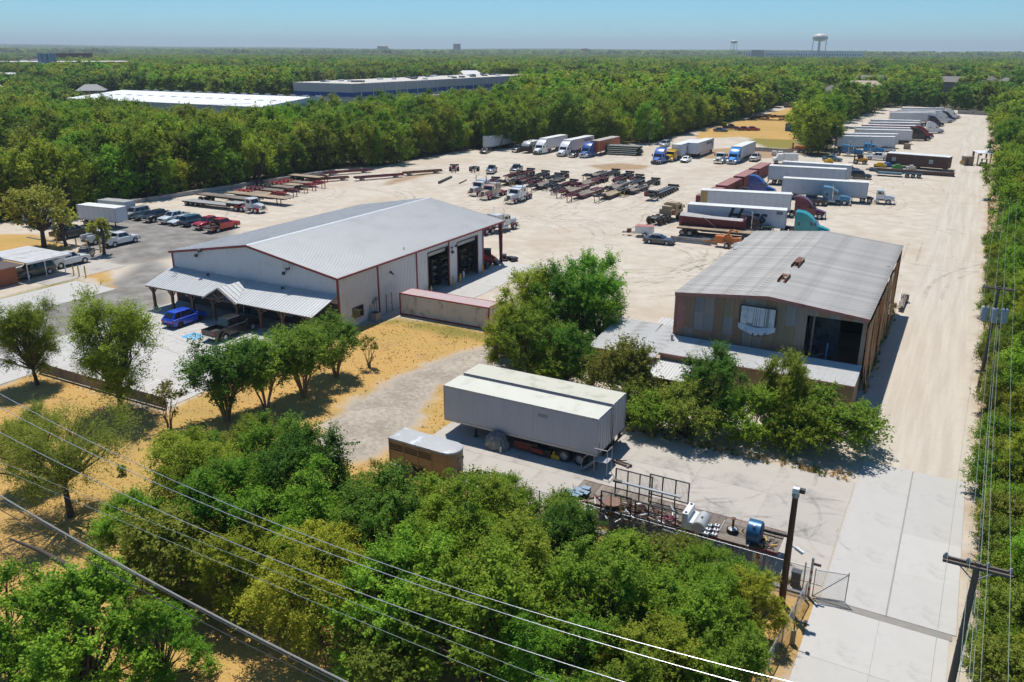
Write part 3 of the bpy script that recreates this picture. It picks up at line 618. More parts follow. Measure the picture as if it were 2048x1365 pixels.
for s_ in (-1, 1):
    sl_o = part(MB().slab([(0, -0.25, OR_ - 0.03), (s_ * (OH + .1), -0.25, OE - .04), (s_ * (OH + .1), OL, OE - .04), (0, OL, OR_ - .03)][::s_], 0.05), 'roof_slope', OLDROOF, ob)
    npn = 36; pw_ = (OL + .25) / npn
    me = ribsheet(MB(), (0, 0, 0), (0, 1, 0), (s_ * odx, 0, odz), pw_, 0.0, osl + .15, pw_ / 2, 0.075, (s_ * -odz, 0, odx), wavy=True).mesh('roof_sheet')
    for i in range(npn): obj('roof_sheet', me, M('weathered_roof_panel', (0.3, 0.293, 0.275), 0.6, 0.1, 0.2, 0.4, dirt=(0.17, 0.16, 0.145), dscale=0.6, dlo=0.48, dhi=0.7, obj_var=0.12), sl_o, (0, -0.25 + i * pw_, OR_ + 0.0 + (0.006 if i % 2 else 0)))
    part(MB().bar((0, -0.3, OR_ - 0.14), (s_ * (OH + .1), -0.3, OE - 0.14), 0.07, 0.34), 'fascia', SALMON, ob)
    part(MB().b2(s_ * OH - .06, s_ * OH + .06, 0.0, OL - 0.05, OE - 0.32, OE - 0.1), 'eave_beam', BLACKM, ob)
part(MB().prism([(-0.25, OR_ - 0.0), (0, OR_ + 0.05), (0.25, OR_), (0, OR_ - 0.05)], 14.4, OL), 'ridge_cap', OLDROOF, ob)
for y0, L_ in ((5.2, 2.3), (11.6, 3.2)):                  # rusted ridge vents
    v_ = part(MB().prism([(-0.42, OR_ + .02), (-0.36, OR_ + 0.34), (-0.3, OR_ + .34), (-0.3, OR_ + 0.06), (-.1, OR_ + .06)], y0, y0 + L_).prism([(0.42, OR_ + .02), (0.36, OR_ + 0.34), (0.3, OR_ + .34), (0.3, OR_ + 0.06), (.1, OR_ + .06)], y0, y0 + L_), 'ridge_vent', RUST, ob)
    part(MB().box((0, y0 + L_ * .62, OR_ + .4), (0.5, L_ * (0.75 if L_ > 3 else .3), 0.05), ry=.12), 'vent_cap', RUST, v_)
rs_ = random.Random(11)
x = -OH; k = 0
while x < OH - 0.05:                                      # front wall, sheet by sheet
    w_ = min(0.92, OH - x); xm = x + w_ / 2; top = ogab(xm) - 0.3
    opening = 3.2 < xm < 8.05
    rows = [(3.0, 4.35), (4.35, 6.1), (6.1, top)] if not opening else [(7.35, top)]
    if not opening and k % 3 == 1: rows = [(3.0, 4.5), (4.5, top)]
    for z0, z1 in rows:
        if z1 - z0 < 0.05: continue
        mt = SH[1] if z0 < 3.1 and rs_.random() < .75 else rs_.choice(SH)
        if k == 0 and z0 > 4: mt = SALMON
        part(ribsheet(MB(), (0, 0, 0), (1, 0, 0), (0, 0, 1), w_ - 0.012, 0, z1 - z0 + (0.06 if z1 < top else 0), 0.23, 0.025, (0, -1, 0)), 'metal_sheet', mt, ob, loc=(x, -0.06 - 0.02 * rs_.random() - (0.012 if z0 < 3.5 else 0), z0), rot=(rs_.uniform(-.012, .004), 0, rs_.uniform(-.008, .008)))
    x += w_; k += 1
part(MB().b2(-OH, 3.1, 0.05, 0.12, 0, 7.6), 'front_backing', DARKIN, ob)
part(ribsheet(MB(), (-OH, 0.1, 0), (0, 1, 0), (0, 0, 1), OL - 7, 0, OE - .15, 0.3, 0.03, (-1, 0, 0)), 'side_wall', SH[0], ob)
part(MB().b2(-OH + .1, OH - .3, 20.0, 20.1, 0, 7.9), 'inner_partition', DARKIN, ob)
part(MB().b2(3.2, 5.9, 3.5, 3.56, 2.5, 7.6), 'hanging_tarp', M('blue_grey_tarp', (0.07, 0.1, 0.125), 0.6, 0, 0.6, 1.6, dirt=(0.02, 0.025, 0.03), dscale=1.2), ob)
y = 0.05; k = 0
while y < 29.4:                                           # hanging sheets along the lane
    w_ = 0.78; z0 = rs_.uniform(0.35, 0.9); top = 6.75 + 0.1 * sin(k); tilt = rs_.uniform(-.02, .05)
    if k == 1: z0 = 2.9
    if k == 0: z0 = 1.2
    if k in (2, 3): z0 = 1.6 + k * 0.1
    part(ribsheet(MB(), (0, 0, 0), (0, 1, 0), (0, 0, 1), w_ + .02, -(top - z0), 0, 0.2, 0.025, (1, 0, 0)), 'hanging_sheet', rs_.choice(SHO), ob, loc=(OH + 0.02 + 0.02 * (k % 2), y, top), rot=(0, -tilt, rs_.uniform(-.02, .02)))
    y += w_; k += 1
part(MB().slab([(OH + .5, -0.35, 2.3), (OH + .75, 0.15, 0.9), (OH + .35, 1.3, 1.0), (OH + .1, 1.4, 3.6)], 0.02), 'torn_sheet', M('pale_torn_sheet', (0.42, 0.33, 0.24), 0.8), ob)
for z in (2.2, 4.3, 6.4): part(MB().b2(OH - .1, OH - .02, 0.2, 29.5, z, z + .12), 'girt', BLACKM, ob)
for y in (0.15, 6.2, 12.3, 18.4, 24.5): part(MB().b2(OH - .35, OH - .12, y - .1, y + .1, 0, OE - .3), 'column', BLACKM, ob)
part(MB().prism([(-.22, 0), (.12, 0), (.12, OE - .25), (-.3, OE - .25)], -.12, .12), 'column', RUST, ob, loc=(OH, 30.9, 0)); part(MB().b2(-OH + .02, -OH + .3, 30.7, 31.0, 0, OE - .25), 'column', RUST, ob)
part(MB().b2(-OH - .1, -OH + .08, -0.15, .1, 0, OE - .1), 'corner_trim', SALMON, ob)
for x in (3.15, 8.2): part(MB().b2(x - .12, x + .12, -0.1, 0.14, 0, 7.4), 'jamb', SH[0], ob)
part(MB().b2(3.95, 4.1, 0.3, 0.45, 0, 7.5), 'prop_post', PLANK, ob); part(MB().b2(5.35, 5.45, .3, .4, 0, 4.9), 'prop_post', flat('#4d86a8'), ob)
part(MB().bar((3.8, .35, 3.2), (5.05, .35, 3.9), .05).bar((3.8, .35, 3.9), (5.05, .35, 3.2), .05), 'cross_brace', GALV, ob)
# sign frame with its fallen banner
sf = MB(); fx0, fx1, fz0, fz1 = -2.35, 0.85, 5.55, 7.5
for a_, b_ in (((fx0, fz0), (fx1, fz0)), ((fx0, fz1), (fx1, fz1)), ((fx0, fz0), (fx0, fz1)), ((fx1, fz0), (fx1, fz1))): sf.bar((a_[0], -.22, a_[1]), (b_[0], -.22, b_[1]), 0.09)
sgn = part(sf, 'sign_frame', BLACKM, ob)
part(MB().b2(fx0, fx1, -.19, -.17, fz0, fz1), 'sign_backing', SH[2], sgn)
TORN = M('torn_white_vinyl', (0.55, 0.58, 0.62), 0.6, 0, 0.2, 2, dirt=(0.3, 0.38, 0.47), dscale=1.5, dlo=0.45, dhi=.7)
for i, (a_, w_, z0) in enumerate(((0.08, .55, 5.7), (.68, .5, 5.9), (1.25, .12, 5.7), (1.45, .08, 5.7), (1.6, .14, 5.7), (1.8, .38, 5.7), (2.3, .06, 5.6), (2.62, .46, 5.6))):
    part(MB().slab([(fx0 + a_, -.215, z0), (fx0 + a_ + w_, -.22, z0), (fx0 + a_ + w_ + .03, -.2, fz1 - .06), (fx0 + a_, -.2, fz1 - .06)], .008), 'vinyl_strip', TORN, sgn)
bn = []; 
for i in range(15):
    t = i / 14; xx = fx0 - .08 + t * 3.35; sag = .75 * (1 - (2 * t - 1) ** 2) * (1 + .12 * sin(t * 17)); y_ = -.3 - .28 * sin(pi * t) - .05 * sin(t * 21)
    bn.append([(xx, -.24, 5.85 - .25 * (1 - (2 * t - 1) ** 2)), (xx, y_, 5.62 - .55 * sag), (xx, y_ - .03, 5.42 - sag * .62), (xx, -.26, 5.5 - .3 * sag)])
bmb = MB(); vs = [p for q in bn for p in q]; fs = [(4 * i + j, 4 * i + 4 + j, 4 * i + 5 + j, 4 * i + 1 + j) for i in range(14) for j in range(3)]; bmb.add(vs, fs)
ban = part(bmb, 'fallen_banner', M('white_vinyl', (0.62, 0.64, 0.66), 0.55, 0, 0.12, 2, dirt=(0.4, 0.45, 0.5)), sgn, True)
INK = M('dark_ink', (0.02, 0.025, 0.04), 0.6)
for s_t, x, z, r in (('E', -.95, 4.98, .08), ('A', -.45, 4.97, 0), ('O', .12, 5.12, -.2)):
    obj('banner_letter', text_mesh(s_t, .36, .004, 0, .012), INK, ban, (x, -.665 if x < 0 else -.6, z), (pi / 2, r, 0))
# lean-to roofs in front
lt = thing('lean_to', 'pale sheet metal lean-to roof in front of the old rusty building', 'shed', W(-13.95, 73.3), A)
for (x0, x1, y0, y1, zb, zf, nm) in ((-8.4, 8.5, -0.12, -4.2, 3.6, 3.12, 'roof'), (-15.0, -8.42, 2.4, -5.4, 3.66, 2.95, 'roof')):
    r_ = part(MB().slab([(x0, y1, zf - .02), (x1, y1, zf - .02), (x1, y0, zb - .02), (x0, y0, zb - .02)], .05), nm, SALMON, lt)
    n_ = int((x1 - x0) / .92); pw_ = (x1 - x0) / n_; sl_ = hypot(y0 - y1, zb - zf)
    # ribs run parallel to the wall in the photograph's sheets
    m_ = max(3, int(sl_ / .9)); sh_ = sl_ / m_
    me = ribsheet(MB(), (0, 0, 0), (0, y1 - y0, zf - zb), (1, 0, 0), sh_, 0, x1 - x0, sh_ / 5, .03, (0, (zb - zf), (y0 - y1))).mesh('roof_sheet')
    for i in range(m_): obj('roof_sheet', me, PALEROOF, r_, (x0, y0 + (y1 - y0) * i / m_, zb + (zf - zb) * i / m_ + .012))
    part(MB().b2(x0 + .1, x1 - .1, y1 + .1, y1 + .2, 0, zf - .12), 'front_wall', M('tan_board_wall', (0.3, 0.2, 0.115), 0.8, 0, .2, 1, streak=True), lt)
    part(MB().b2(x0, x1, y1 - .06, y1 - .01, zf - .2, zf), 'fascia', SALMON, lt)
part(MB().b2(-15.0, -14.9, -5.2, 2.3, 0, 2.7), 'side_wall', M('tan_board_wall', 0), lt); part(MB().b2(8.35, 8.45, -4.0, -.2, 0, 2.95), 'side_wall', M('tan_board_wall', 0), lt)
part(MB().tube([(-8.2, -1.2, 3.3), (-8.2, -1.2, 3.95)], .11, 10).box((-8.2, -1.2, 3.98), (.34, .34, .05)).box((-8.2, -1.2, 3.4), (.8, .5, .03)), 'flue_pipe', GALV, lt)
part(MB().b2(-10.4, -10.25, -5.2, 2.4, 3.38, 3.46) if False else MB().bar((-10.35, -5.3, 2.8), (-10.35, 2.3, 3.69), .14, .05), 'roof_joint', flat('#6b6862'), lt)
lp = thing('low_porch', 'small low porch with pale grey sheet roof below the lean-to', 'porch', W(-20.6, 67.3), A)
r_ = part(MB().slab([(-2.6, -1.6, 2.05), (2.6, -1.6, 2.05), (2.6, 1.9, 2.5), (-2.6, 1.9, 2.5)], .05), 'roof', PALEROOF, lp)
for i in range(6): part(ribsheet(MB(), (-2.6 + i * .867, 1.9, 2.515), (1, 0, 0), (0, -3.5, -.45), .86, 0, 3.53, .29, .03, (0, -.13, 1)), 'roof_sheet', PALEROOF, r_)
for x in (-2.4, 2.4): part(MB().b2(x - .05, x + .05, -1.5, -1.4, 0, 2.02), 'post', TIMBER, lp)
wsh = thing('storage_shed', 'small pale ribbed shed roof behind the bushy tree', 'shed', W(-22.9, 80.2), A)
part(MB().b2(-3.2, 3.2, -1.4, 1.4, 0, 2.25), 'walls', SH[2], wsh); r_ = part(MB().b2(-3.4, 3.4, -1.6, 1.6, 2.25, 2.33), 'roof', PALEROOF, wsh)
for i in range(6): part(ribsheet(MB(), (-3.4 + i * 1.133, -1.6, 2.345), (1, 0, 0), (0, 1, 0), 1.12, 0, 3.2, .37, .03, (0, 0, 1)), 'roof_sheet', PALEROOF, r_)
# leftover pallets, beams beside the lane end of the old building
bs = thing('scrap_pile', 'stack of old boards and frames beside the rusty column', 'scrap', W(-4.7, 107.2), A)
for i in range(7): part(MB().bar((rs_.uniform(-.5, .4), -2.5 + rs_.uniform(-.4, .4), .15 + .09 * i), (rs_.uniform(-.4, .6), 2.2, .12 + .16 * i), .22, .06), 'board', PLANK, bs)
part(MB().box((.3, 2.4, .5), (.7, .5, 1.0)), 'crate', flat('#8d8578'), bs); part(MB().bar((-.3, -1, .3), (-.2, 1.5, 2.1), .08), 'frame_bar', GALV, bs)

# ================================================================== brick house and carport
SHING = M('brown_shingles', (0.13, 0.1, 0.09), 0.9, 0, .25, 5, bmp=.4)
BRICK = M('red_brick', (0.36, 0.12, 0.06), 0.9, 0, 0.25, 6, dirt=(0.26, 0.1, 0.06), dscale=3)
bhs = thing('brick_house', 'low red brick house with a brown shingle roof beside the carport', 'house', W(-108.0, 61.5), A)
part(MB().b2(-7, 0, -12, 0, 0, 2.5), 'wall', BRICK, bhs)
part(MB().add([(-7.6, -12.6, 2.5), (.7, -12.6, 2.5), (.7, .6, 2.5), (-7.6, .6, 2.5), (-3.5, -8, 4.1), (-3.5, -3.5, 4.1)], [(0, 1, 4), (1, 2, 5, 4), (2, 3, 5), (3, 0, 4, 5), (0, 3, 2, 1)]), 'roof', SHING, bhs)
part(MB().b2(-7.62, .72, -12.62, .62, 2.36, 2.5), 'fascia', M('taupe_fascia', (0.28, 0.24, 0.21), .7), bhs)
dsh = part(MB().tube([(0, 0, 0), (0, 0, .5)], .03).tube([(0, 0, .5), (.12, -.1, .55)], [.02, .32], 12), 'satellite_dish', GALV, bhs, loc=(-1.2, -1.2, 2.85))
cp = thing('carport', 'flat white metal carport on thin posts beside the brick house', 'carport', W(-107.0, 68.0), A)
cpr = part(MB().b2(-9.5, .2, -5.6, .6, 2.5, 2.62), 'roof', WHITE, cp)
for i in range(10): part(MB().b2(-9.5 + i * .97 + .02, -9.5 + (i + 1) * .97 - .02, -5.65, .65, 2.625, 2.66), 'roof_panel', M('white_roof_panel', (0.55, 0.54, 0.52), .5, 0, .1, 1, dirt=(.36, .34, .31), obj_var=.06), cpr)
part(MB().b2(.2, .26, -5.7, .7, 2.42, 2.68), 'gutter', WHITE, cp)
for x, y in ((-.6, -2.8), (-1.0, .2), (-6, .2), (-6, -5.2), (-.6, -5.3)): part(MB().b2(x - .05, x + .05, y - .05, y + .05, 0, 2.5), 'post', WHITE, cp)
part(MB().bar((-1.0, .2, 2.5), (-.4, -.6, 1.9), .05), 'brace', WHITE, cp)
for i, (u, v) in enumerate(((-105.2, 67.5), (-104.2, 67.6), (-102.8, 67.6))):
    o = thing('bollard', 'yellow bollard with a blue top by the carport', 'bollard', W(u, v, .04), A, 'bollards by the carport'); part(MB().tube([(0, 0, 0), (0, 0, 1.25)], .09, 10), 'post', YELLOWP, o, True); part(MB().tube([(0, 0, 1.25), (0, 0, 1.62)], .07, 10), 'top_pipe', flat('#4a5a74'), o, True)
for (u, v) in ((-129.6, 79.2), (-125.6, 78.7), (-120.4, 78.5), (-118.2, 78.8), (-114.2, 78.2)):
    o = thing('bollard', 'yellow bollard behind the parked work trucks along the lawn kerb', 'bollard', W(u, v), A, 'bollards along the lawn kerb'); part(MB().tube([(0, 0, 0), (0, 0, 1.4)], .11, 10), 'post', YELLOWP, o, True); part(MB().tube([(0, 0, 1.4), (0, 0, 1.5)], [.11, .03], 10), 'cap', YELLOWP, o, True)
kb = part(MB().b2(-134, -114.5, 79.0, 79.25, 0, .15), 'kerb', CONC, None, rot=(0, 0, A)); struct(kb)

# ================================================================== fences, gate, posts
PICK = M('fence_picket_wood', (0.3, 0.215, 0.14), .85, 0, .3, 2, dirt=(.17, .12, .085), obj_var=.28, streak=True)
wf = thing('picket_fence', 'short brown timber picket fence along the parking lot edge', 'fence', W(-75.0, 42.95), A)
pm_ = MB().prism([(-.066, 0), (.066, 0), (.066, 1.0), (.03, 1.05), (-.03, 1.05), (-.066, 1.0)], -.011, .011).mesh('picket')
rs_ = random.Random(4)
for i in range(126): obj('picket', pm_, PICK, wf, (.07 + i * .14, 0, .06), (0, rs_.uniform(-.015, .015), 0), (1, 1, rs_.uniform(.96, 1.03)))
for z in (.3, .8): part(MB().b2(0, 17.65, .015, .06, z, z + .09), 'rail', PICK, wf)
for i in range(8): part(MB().b2(i * 2.5, i * 2.5 + .09, .06, .15, 0, .95), 'post', PICK, wf)

WIRE = M('chain_link_wire', (0.3, 0.31, 0.31), .5, .5, .1)
def chainlink(mb, p0, p1, h, pitch=.17, r=.0035, z0=.05):  # diamond mesh as thin crossed bars
    p0, p1 = Vector(p0), Vector(p1); d = (p1 - p0); Lh = d.length; d.normalize()
    n = int((Lh + h) / pitch)
    for s_ in (1, -1):
        for i in range(n):
            a = i * pitch - h if s_ > 0 else i * pitch
            t0, t1 = max(0, a), min(Lh, a + h)
            if s_ > 0: q0 = p0 + d * t0 + Vector((0, 0, z0 + t0 - a)); q1 = p0 + d * t1 + Vector((0, 0, z0 + t1 - a))
            else:
                a0 = i * pitch; t0 = min(Lh, a0); z_t0 = a0 - t0; t1 = max(0, a0 - h); z_t1 = a0 - t1
                q0 = p0 + d * t0 + Vector((0, 0, z0 + z_t0)); q1 = p0 + d * t1 + Vector((0, 0, z0 + min(h, z_t1)))
            if (q1 - q0).length > .02: mb.bar(q0, q1, r * 2)
    return mb
def fence(label, p0, p1, h, posts, kerb=True, name='chain_link_fence'):
    p0w, p1w = W(*p0), W(*p1); L_ = hypot(p1w[0] - p0w[0], p1w[1] - p0w[1]); yaw = atan2(p1w[1] - p0w[1], p1w[0] - p0w[0])
    f = thing(name, label, 'fence', p0w, yaw)
    msh = part(chainlink(MB(), (0, 0, 0), (L_, 0, 0), h), 'wire_mesh', WIRE, f); msh['kind'] = 'stuff'
    part(MB().tube([(0, 0, h + .05), (L_, 0, h + .05)], .03, 8), 'top_rail', GALV, f, True)
    for i in range(posts + 1): part(MB().tube([(L_ * i / posts, 0, 0), (L_ * i / posts, 0, h + .1)], .04, 8), 'post', GALV, f, True)
    if kerb: part(MB().b2(0, L_, -.2, .15, 0, .12), 'kerb', CONC, f)
    return f
fence('chain link fence on a concrete kerb beside the loaded flatbed', (-24, 43.3), (-4.2, 43.0), 1.75, 8)
fence('low chain link fence leaning along the driveway verge', (-4.25, 42.4), (-5.0, 33.5), 1.2, 4, False)
fence('chain link fence under the spreading tree near the street', (-46.5, 15.5), (-32, 14.5), 1.5, 6, False)
gt_ = thing('swing_gate', 'half open chain link gate standing across the driveway edge', 'gate', W(-4.0, 42.85), A + .22)
part(chainlink(MB(), (.1, 0, 0), (1.75, 0, 0), 1.75, .15), 'wire_mesh', WIRE, gt_)['kind'] = 'stuff'
for a_, b_ in (((.06, .1), (.06, 1.95)), ((1.8, .1), (1.8, 2.0)), ((.06, .1), (1.8, .1)), ((.06, 1.85), (1.8, 1.85)), ((.06, .1), (1.8, 1.85))):
    part(MB().tube([(a_[0], 0, a_[1]), (b_[0], 0, b_[1])], .03, 8), 'gate_bar', GALV, gt_, True)
gp = thing('gate_post', 'tall steel gate post with red and white reflector tape', 'post', W(-4.15, 42.8), A)
part(MB().tube([(0, 0, 0), (0, 0, 2.6)], .07, 10), 'post', GALV, gp, True)
for i in range(5): part(MB().tube([(0, 0, .5 + i * .28), (0, 0, .64 + i * .28)], .074, 10), 'red_band', LAMPR if i % 2 == 0 else WHITE, gp, True)
part(MB().box((.2, .05, 2.2), (.5, .1, .12)), 'hinge_bracket', BLACKM, gp); part(MB().tube([(-.35, 0, 0), (-.35, 0, 2.2)], .04), 'side_post', GALV, gp)
go = thing('gate_operator', 'dark grey gate operator box beside the gate post', 'gate motor', W(-5.0, 43.5), A)
part(MB().b2(-.25, .25, -.2, .2, 0, .95), 'housing', BLACKM, go); part(MB().b2(-.28, .28, -.23, .23, .95, 1.05), 'lid', flat('#4b5055'), go); part(MB().b2(-.16, .16, -.215, -.2, .45, .5), 'vent', flat('#777777'), go)
kp = thing('keypad_post', 'gooseneck keypad post beside the driveway', 'keypad', W(-4.15, 38.3), A)
part(MB().b2(-.12, .12, -.12, .12, 0, .9), 'pedestal', PLANKT, kp); part(MB().tube([(0, 0, .9), (0, 0, 1.35), (.08, 0, 1.5), (.45, 0, 1.55)], .035, 8), 'gooseneck', BLACKM, kp, True); part(MB().box((.5, 0, 1.48), (.16, .2, .28)), 'keypad', BLACKM, kp)
wp = thing('security_pole', 'brown wooden pole with floodlight and cameras by the gate', 'pole', W(-5.37, 41.6), A)
part(MB().tube([(0, 0, 0), (0, 0, 6.9)], [.2, .155], 12), 'pole', M('creosoted_pole', (0.105, 0.05, 0.025), .85, 0, .35, 2, streak=True), wp, True)
part(MB().tube([(0, 0, 6.75), (0, 0, 6.95)], .2, 12), 'cap_bracket', GALV, wp); part(MB().box((0, -.05, 7.15), (.34, .3, .3)), 'camera_housing', WHITE, wp); part(MB().box((.3, .05, 7.15), (.3, .25, .22)), 'floodlight', BLACKM, wp)
part(MB().bar((.15, 0, 3.7), (.4, -.15, 3.75), .06).box((.6, -.25, 3.72), (.5, .16, .16), rz=-.35, ry=.25), 'bullet_camera', WHITE, wp)
part(MB().box((-.05, .16, 2.6), (.18, .12, .3)).box((-.05, .16, 3.2), (.15, .12, .2)), 'junction_box', WHITE, wp)
nsg = thing('warning_sign', 'white sign with red lettering wired to the chain link fence', 'sign', W(-7.2, 43.12, 1.35), A - .02)
part(MB().b2(-.3, .3, -.012, 0, -.42, .42), 'panel', WHITE, nsg)
REDI = M('red_ink', (0.5, 0.03, 0.025), .6)
obj('lettering', text_mesh('5', .5, .003, 0, .03), REDI, nsg, (.02, -.016, .18), (pi / 2, 0, 0)); part(MB().b2(-.22, -.02, -.017, -.013, -.3, -.12), 'red_mark', REDI, nsg)
for k in range(3): part(MB().b2(.06 + k * .075, .1 + k * .075, -.017, -.013, -.36, -.12), 'red_bar', REDI, nsg)
# ================================================================== vehicles: shared pieces
def lathe_mesh(prof, n, name):                            # profile (radius, y) spun about the y axis
    mb = MB(); secs = [[(r * cos(2 * pi * k / n), y, r * sin(2 * pi * k / n)) for k in range(n)] for r, y in prof]
    mb.loft(secs, name != 'wheel'); return mb.mesh(name, True)
def wheel(parent, x, y, r, w, rim=None, hub=True):
    rim = rim or STEELRIM; s = 1 if y >= 0 else -1
    t = cached(('tyre', r, w), lambda: lathe_mesh([(r * .6, -w / 2), (r * .93, -w / 2), (r, -w * .36), (r, w * .36), (r * .93, w / 2), (r * .6, w / 2)], 20, 'wheel'))
    o = obj('wheel', t, RUBBER, parent, (x, y, r))
    rm = cached(('rim', r, w, rim.name), lambda: lathe_mesh([(r * .02, w * .30), (r * .25, w * .34), (r * .3, w * .2), (r * .52, w * .22), (r * .61, w / 2 + .005), (r * .61, -w / 2)], 14, 'rim'))
    obj('rim', rm, rim, o, (0, 0, 0), (0, 0, 0 if s > 0 else pi))
    return o
def place(px, py, yaw, ax=0.0, ay=0.0, dz=0.0):           # put the local point (ax, ay) of a thing on the ground seen at a photo pixel
    x, y, z = G(px, py, dz); x -= ax * cos(yaw) - ay * sin(yaw); y -= ax * sin(yaw) + ay * cos(yaw)
    return (x, y, E(x, y))
FU, BU, FV, BV = A, A + pi, A + pi / 2, A - pi / 2         # headings along the site axes
def arcs(xw, zb, ra, zc, n=7):
    a0 = math.asin(max(-1, min(1, (zb - zc) / ra)))
    return [(xw + ra * cos(t), zc + ra * sin(t)) for t in np.linspace(pi - a0, a0, n)]
KIND = {
 'sedan': dict(L=4.85, W=1.84, zb=.24, zh=.72, zc=.93, zbelt=.93, zt=1.0, cab=(1.05, .2, -1.05, -1.85), zr=1.45, wx=(1.4, -1.4), wr=.33, wins=2),
 'suv': dict(L=4.8, W=1.9, zb=.27, zh=.92, zc=1.1, zbelt=1.08, zt=1.08, cab=(1.25, .35, -1.75, -2.32), zr=1.74, wx=(1.42, -1.42), wr=.37, wins=3),
 'bigsuv': dict(L=5.2, W=1.98, zb=.32, zh=.95, zc=1.15, zbelt=1.15, zt=1.15, cab=(1.2, .6, -2.3, -2.5), zr=1.88, wx=(1.5, -1.55), wr=.39, wins=3),
 'pickup': dict(L=5.85, W=2.02, zb=.44, zh=1.1, zc=1.3, zbelt=1.28, zt=1.28, cab=(1.35, .62, -.95, -1.15), zr=1.98, wx=(1.9, -1.85), wr=.43, wins=2, bed=(-1.2, .88, 1.34)),
 'dually': dict(L=6.5, W=2.02, zb=.45, zh=1.15, zc=1.36, zbelt=1.34, zt=1.34, cab=(1.45, .75, -1.05, -1.25), zr=2.06, wx=(2.05, -2.0), wr=.42, wins=2, bed=(-1.3, .9, 1.32), dual=True),
 'single': dict(L=5.3, W=1.95, zb=.38, zh=.98, zc=1.16, zbelt=1.16, zt=1.16, cab=(.7, .1, -.55, -.75), zr=1.82, wx=(1.6, -1.6), wr=.38, wins=1, bed=(-.8, .8, 1.2)),
}
def car(kind, colr, label, loc, yaw, cat=None, bed='pickup', trim=None, rim=None, group=None):
    k = KIND[kind]; hl = k['L'] / 2; W2 = k['W'] / 2; pt = paint(colr) if colr.startswith('#') else colr
    nm = {'sedan': 'sedan', 'suv': 'sport_utility_vehicle', 'bigsuv': 'sport_utility_vehicle'}.get(kind, 'pickup_truck')
    o = thing(nm, label, cat or {'sedan': 'car', 'suv': 'SUV', 'bigsuv': 'SUV'}.get(kind, 'pickup truck'), loc, yaw, group)
    ra = k['wr'] + .07; zb = k['zb']; B = k.get('bed')
    def body():
        poly = [(-hl + .06, zb + .05)]
        for xw in sorted(k['wx']):
            poly += arcs(xw, zb, ra, k['wr'], 8)
        poly += [(hl - .1, zb), (hl, zb + .2), (hl - .02, k['zh'] - .12), (hl - .12, k['zh']), ((hl + k['cab'][0]) / 2, (k['zh'] + k['zc']) / 2 + .05), (k['cab'][0], k['zc'])]
        if B: poly += [(B[0] + .04, k['zbelt']), (B[0] + .03, B[1]), (-hl + .03, B[1]), (-hl, zb + .25)]
        else: poly += [(k['cab'][3] + .2, k['zbelt'] + .02), (-hl + .1, k['zt']), (-hl, k['zt'] - .12), (-hl + .01, zb + .25)]
        return MB().prism(poly, -W2, W2, .14, .06).mesh('body', True)
    obj('body', cached(('carbody', kind, pt.name), body), pt, o)
    f0, f1, r1, r0 = k['cab']; zb_, zr = k['zbelt'] - .03, k['zr']; wb, wt = W2 - .08, W2 - .3
    bs = [(f0, -wb, zb_), (f0, wb, zb_), (r0, wb, zb_), (r0, -wb, zb_)]; tp = [(f1, -wt, zr), (f1, wt, zr), (r1, wt, zr), (r1, -wt, zr)]
    cm = [((f0 + f1) / 2 + .05, 0, 0)]
    def cabin():
        c_ = [(f1 * .8, -wt * .8, zr + .045), (f1 * .8, wt * .8, zr + .045), (r1 * .9, wt * .8, zr + .045), (r1 * .9, -wt * .8, zr + .045)]
        return MB().loft([bs, tp, c_]).mesh('cabin', False)
    obj('cabin', cached(('carcab', kind, pt.name), cabin), pt, o)
    def pane(a, b, c_, d, u0, u1, v0, v1):               # a,b bottom; d,c top
        a, b, c_, d = map(Vector, (a, b, c_, d)); P2 = lambda u, v: (a * (1 - u) + b * u) * (1 - v) + (d * (1 - u) + c_ * u) * v
        n = (b - a).cross(d - a).normalized() * .012
        cc = (a + b + c_ + d) / 4; ctr = Vector(((f0 + r0) / 2, 0, (zb_ + zr) / 2))
        if n.dot(cc - ctr) < 0: n = -n
        q = [P2(u0, v0) + n, P2(u1, v0) + n, P2(u1, v1) + n, P2(u0, v1) + n]
        mb = MB().add([tuple(p) for p in q] + [tuple(p - n * 1.5) for p in q], [(0, 1, 2, 3), (7, 6, 5, 4), (0, 4, 5, 1), (1, 5, 6, 2), (2, 6, 7, 3), (3, 7, 4, 0)])
        return mb
    def win(nm_, *a): obj(nm_, cached((nm_, kind, a[4:], a[0]), lambda: pane(*a).mesh(nm_)), GLASS, o)
    win('windshield', bs[0], bs[1], tp[1], tp[0], .06, .94, .1, .93)
    win('rear_window', bs[2], bs[3], tp[3], tp[2], .1, .9, .18, .9)
    nW = k['wins']
    for s_ in (0, 1):
        a, b = (bs[0], bs[3]) if s_ == 0 else (bs[1], bs[2]); d, c_ = (tp[0], tp[3]) if s_ == 0 else (tp[1], tp[2])
        for i in range(nW):
            lo = .1 + i * (.84 / nW) + (.015 if i else 0); win('side_window', a, b, c_, d, lo, .1 + (i + 1) * (.84 / nW) - .02, .14, .88)
        part(MB().box((f0 - .25, (1 if s_ else -1) * (W2 + .07), k['zbelt'] + .1), (.14, .2, .16)), 'mirror', BLACKP, o)
        yy = (1 if s_ else -1)
        part(MB().box((hl - .1, yy * (W2 - .3), k['zh'] - .16), (.2, .36, .15)), 'headlight', LAMPW, o)
        part(MB().box((-hl + .08, yy * (W2 - .16), (k['zt'] if not B else B[2]) - .25), (.2, .22, .3 if B or kind != 'sedan' else .16)), 'taillight', LAMPR, o)
        for xw in k['wx']:
            du = k.get('dual') and xw < 0
            wheel(o, xw, yy * (W2 - (.12 if not du else .02)), k['wr'], .26 if not du else .42, rim or ALLOY)
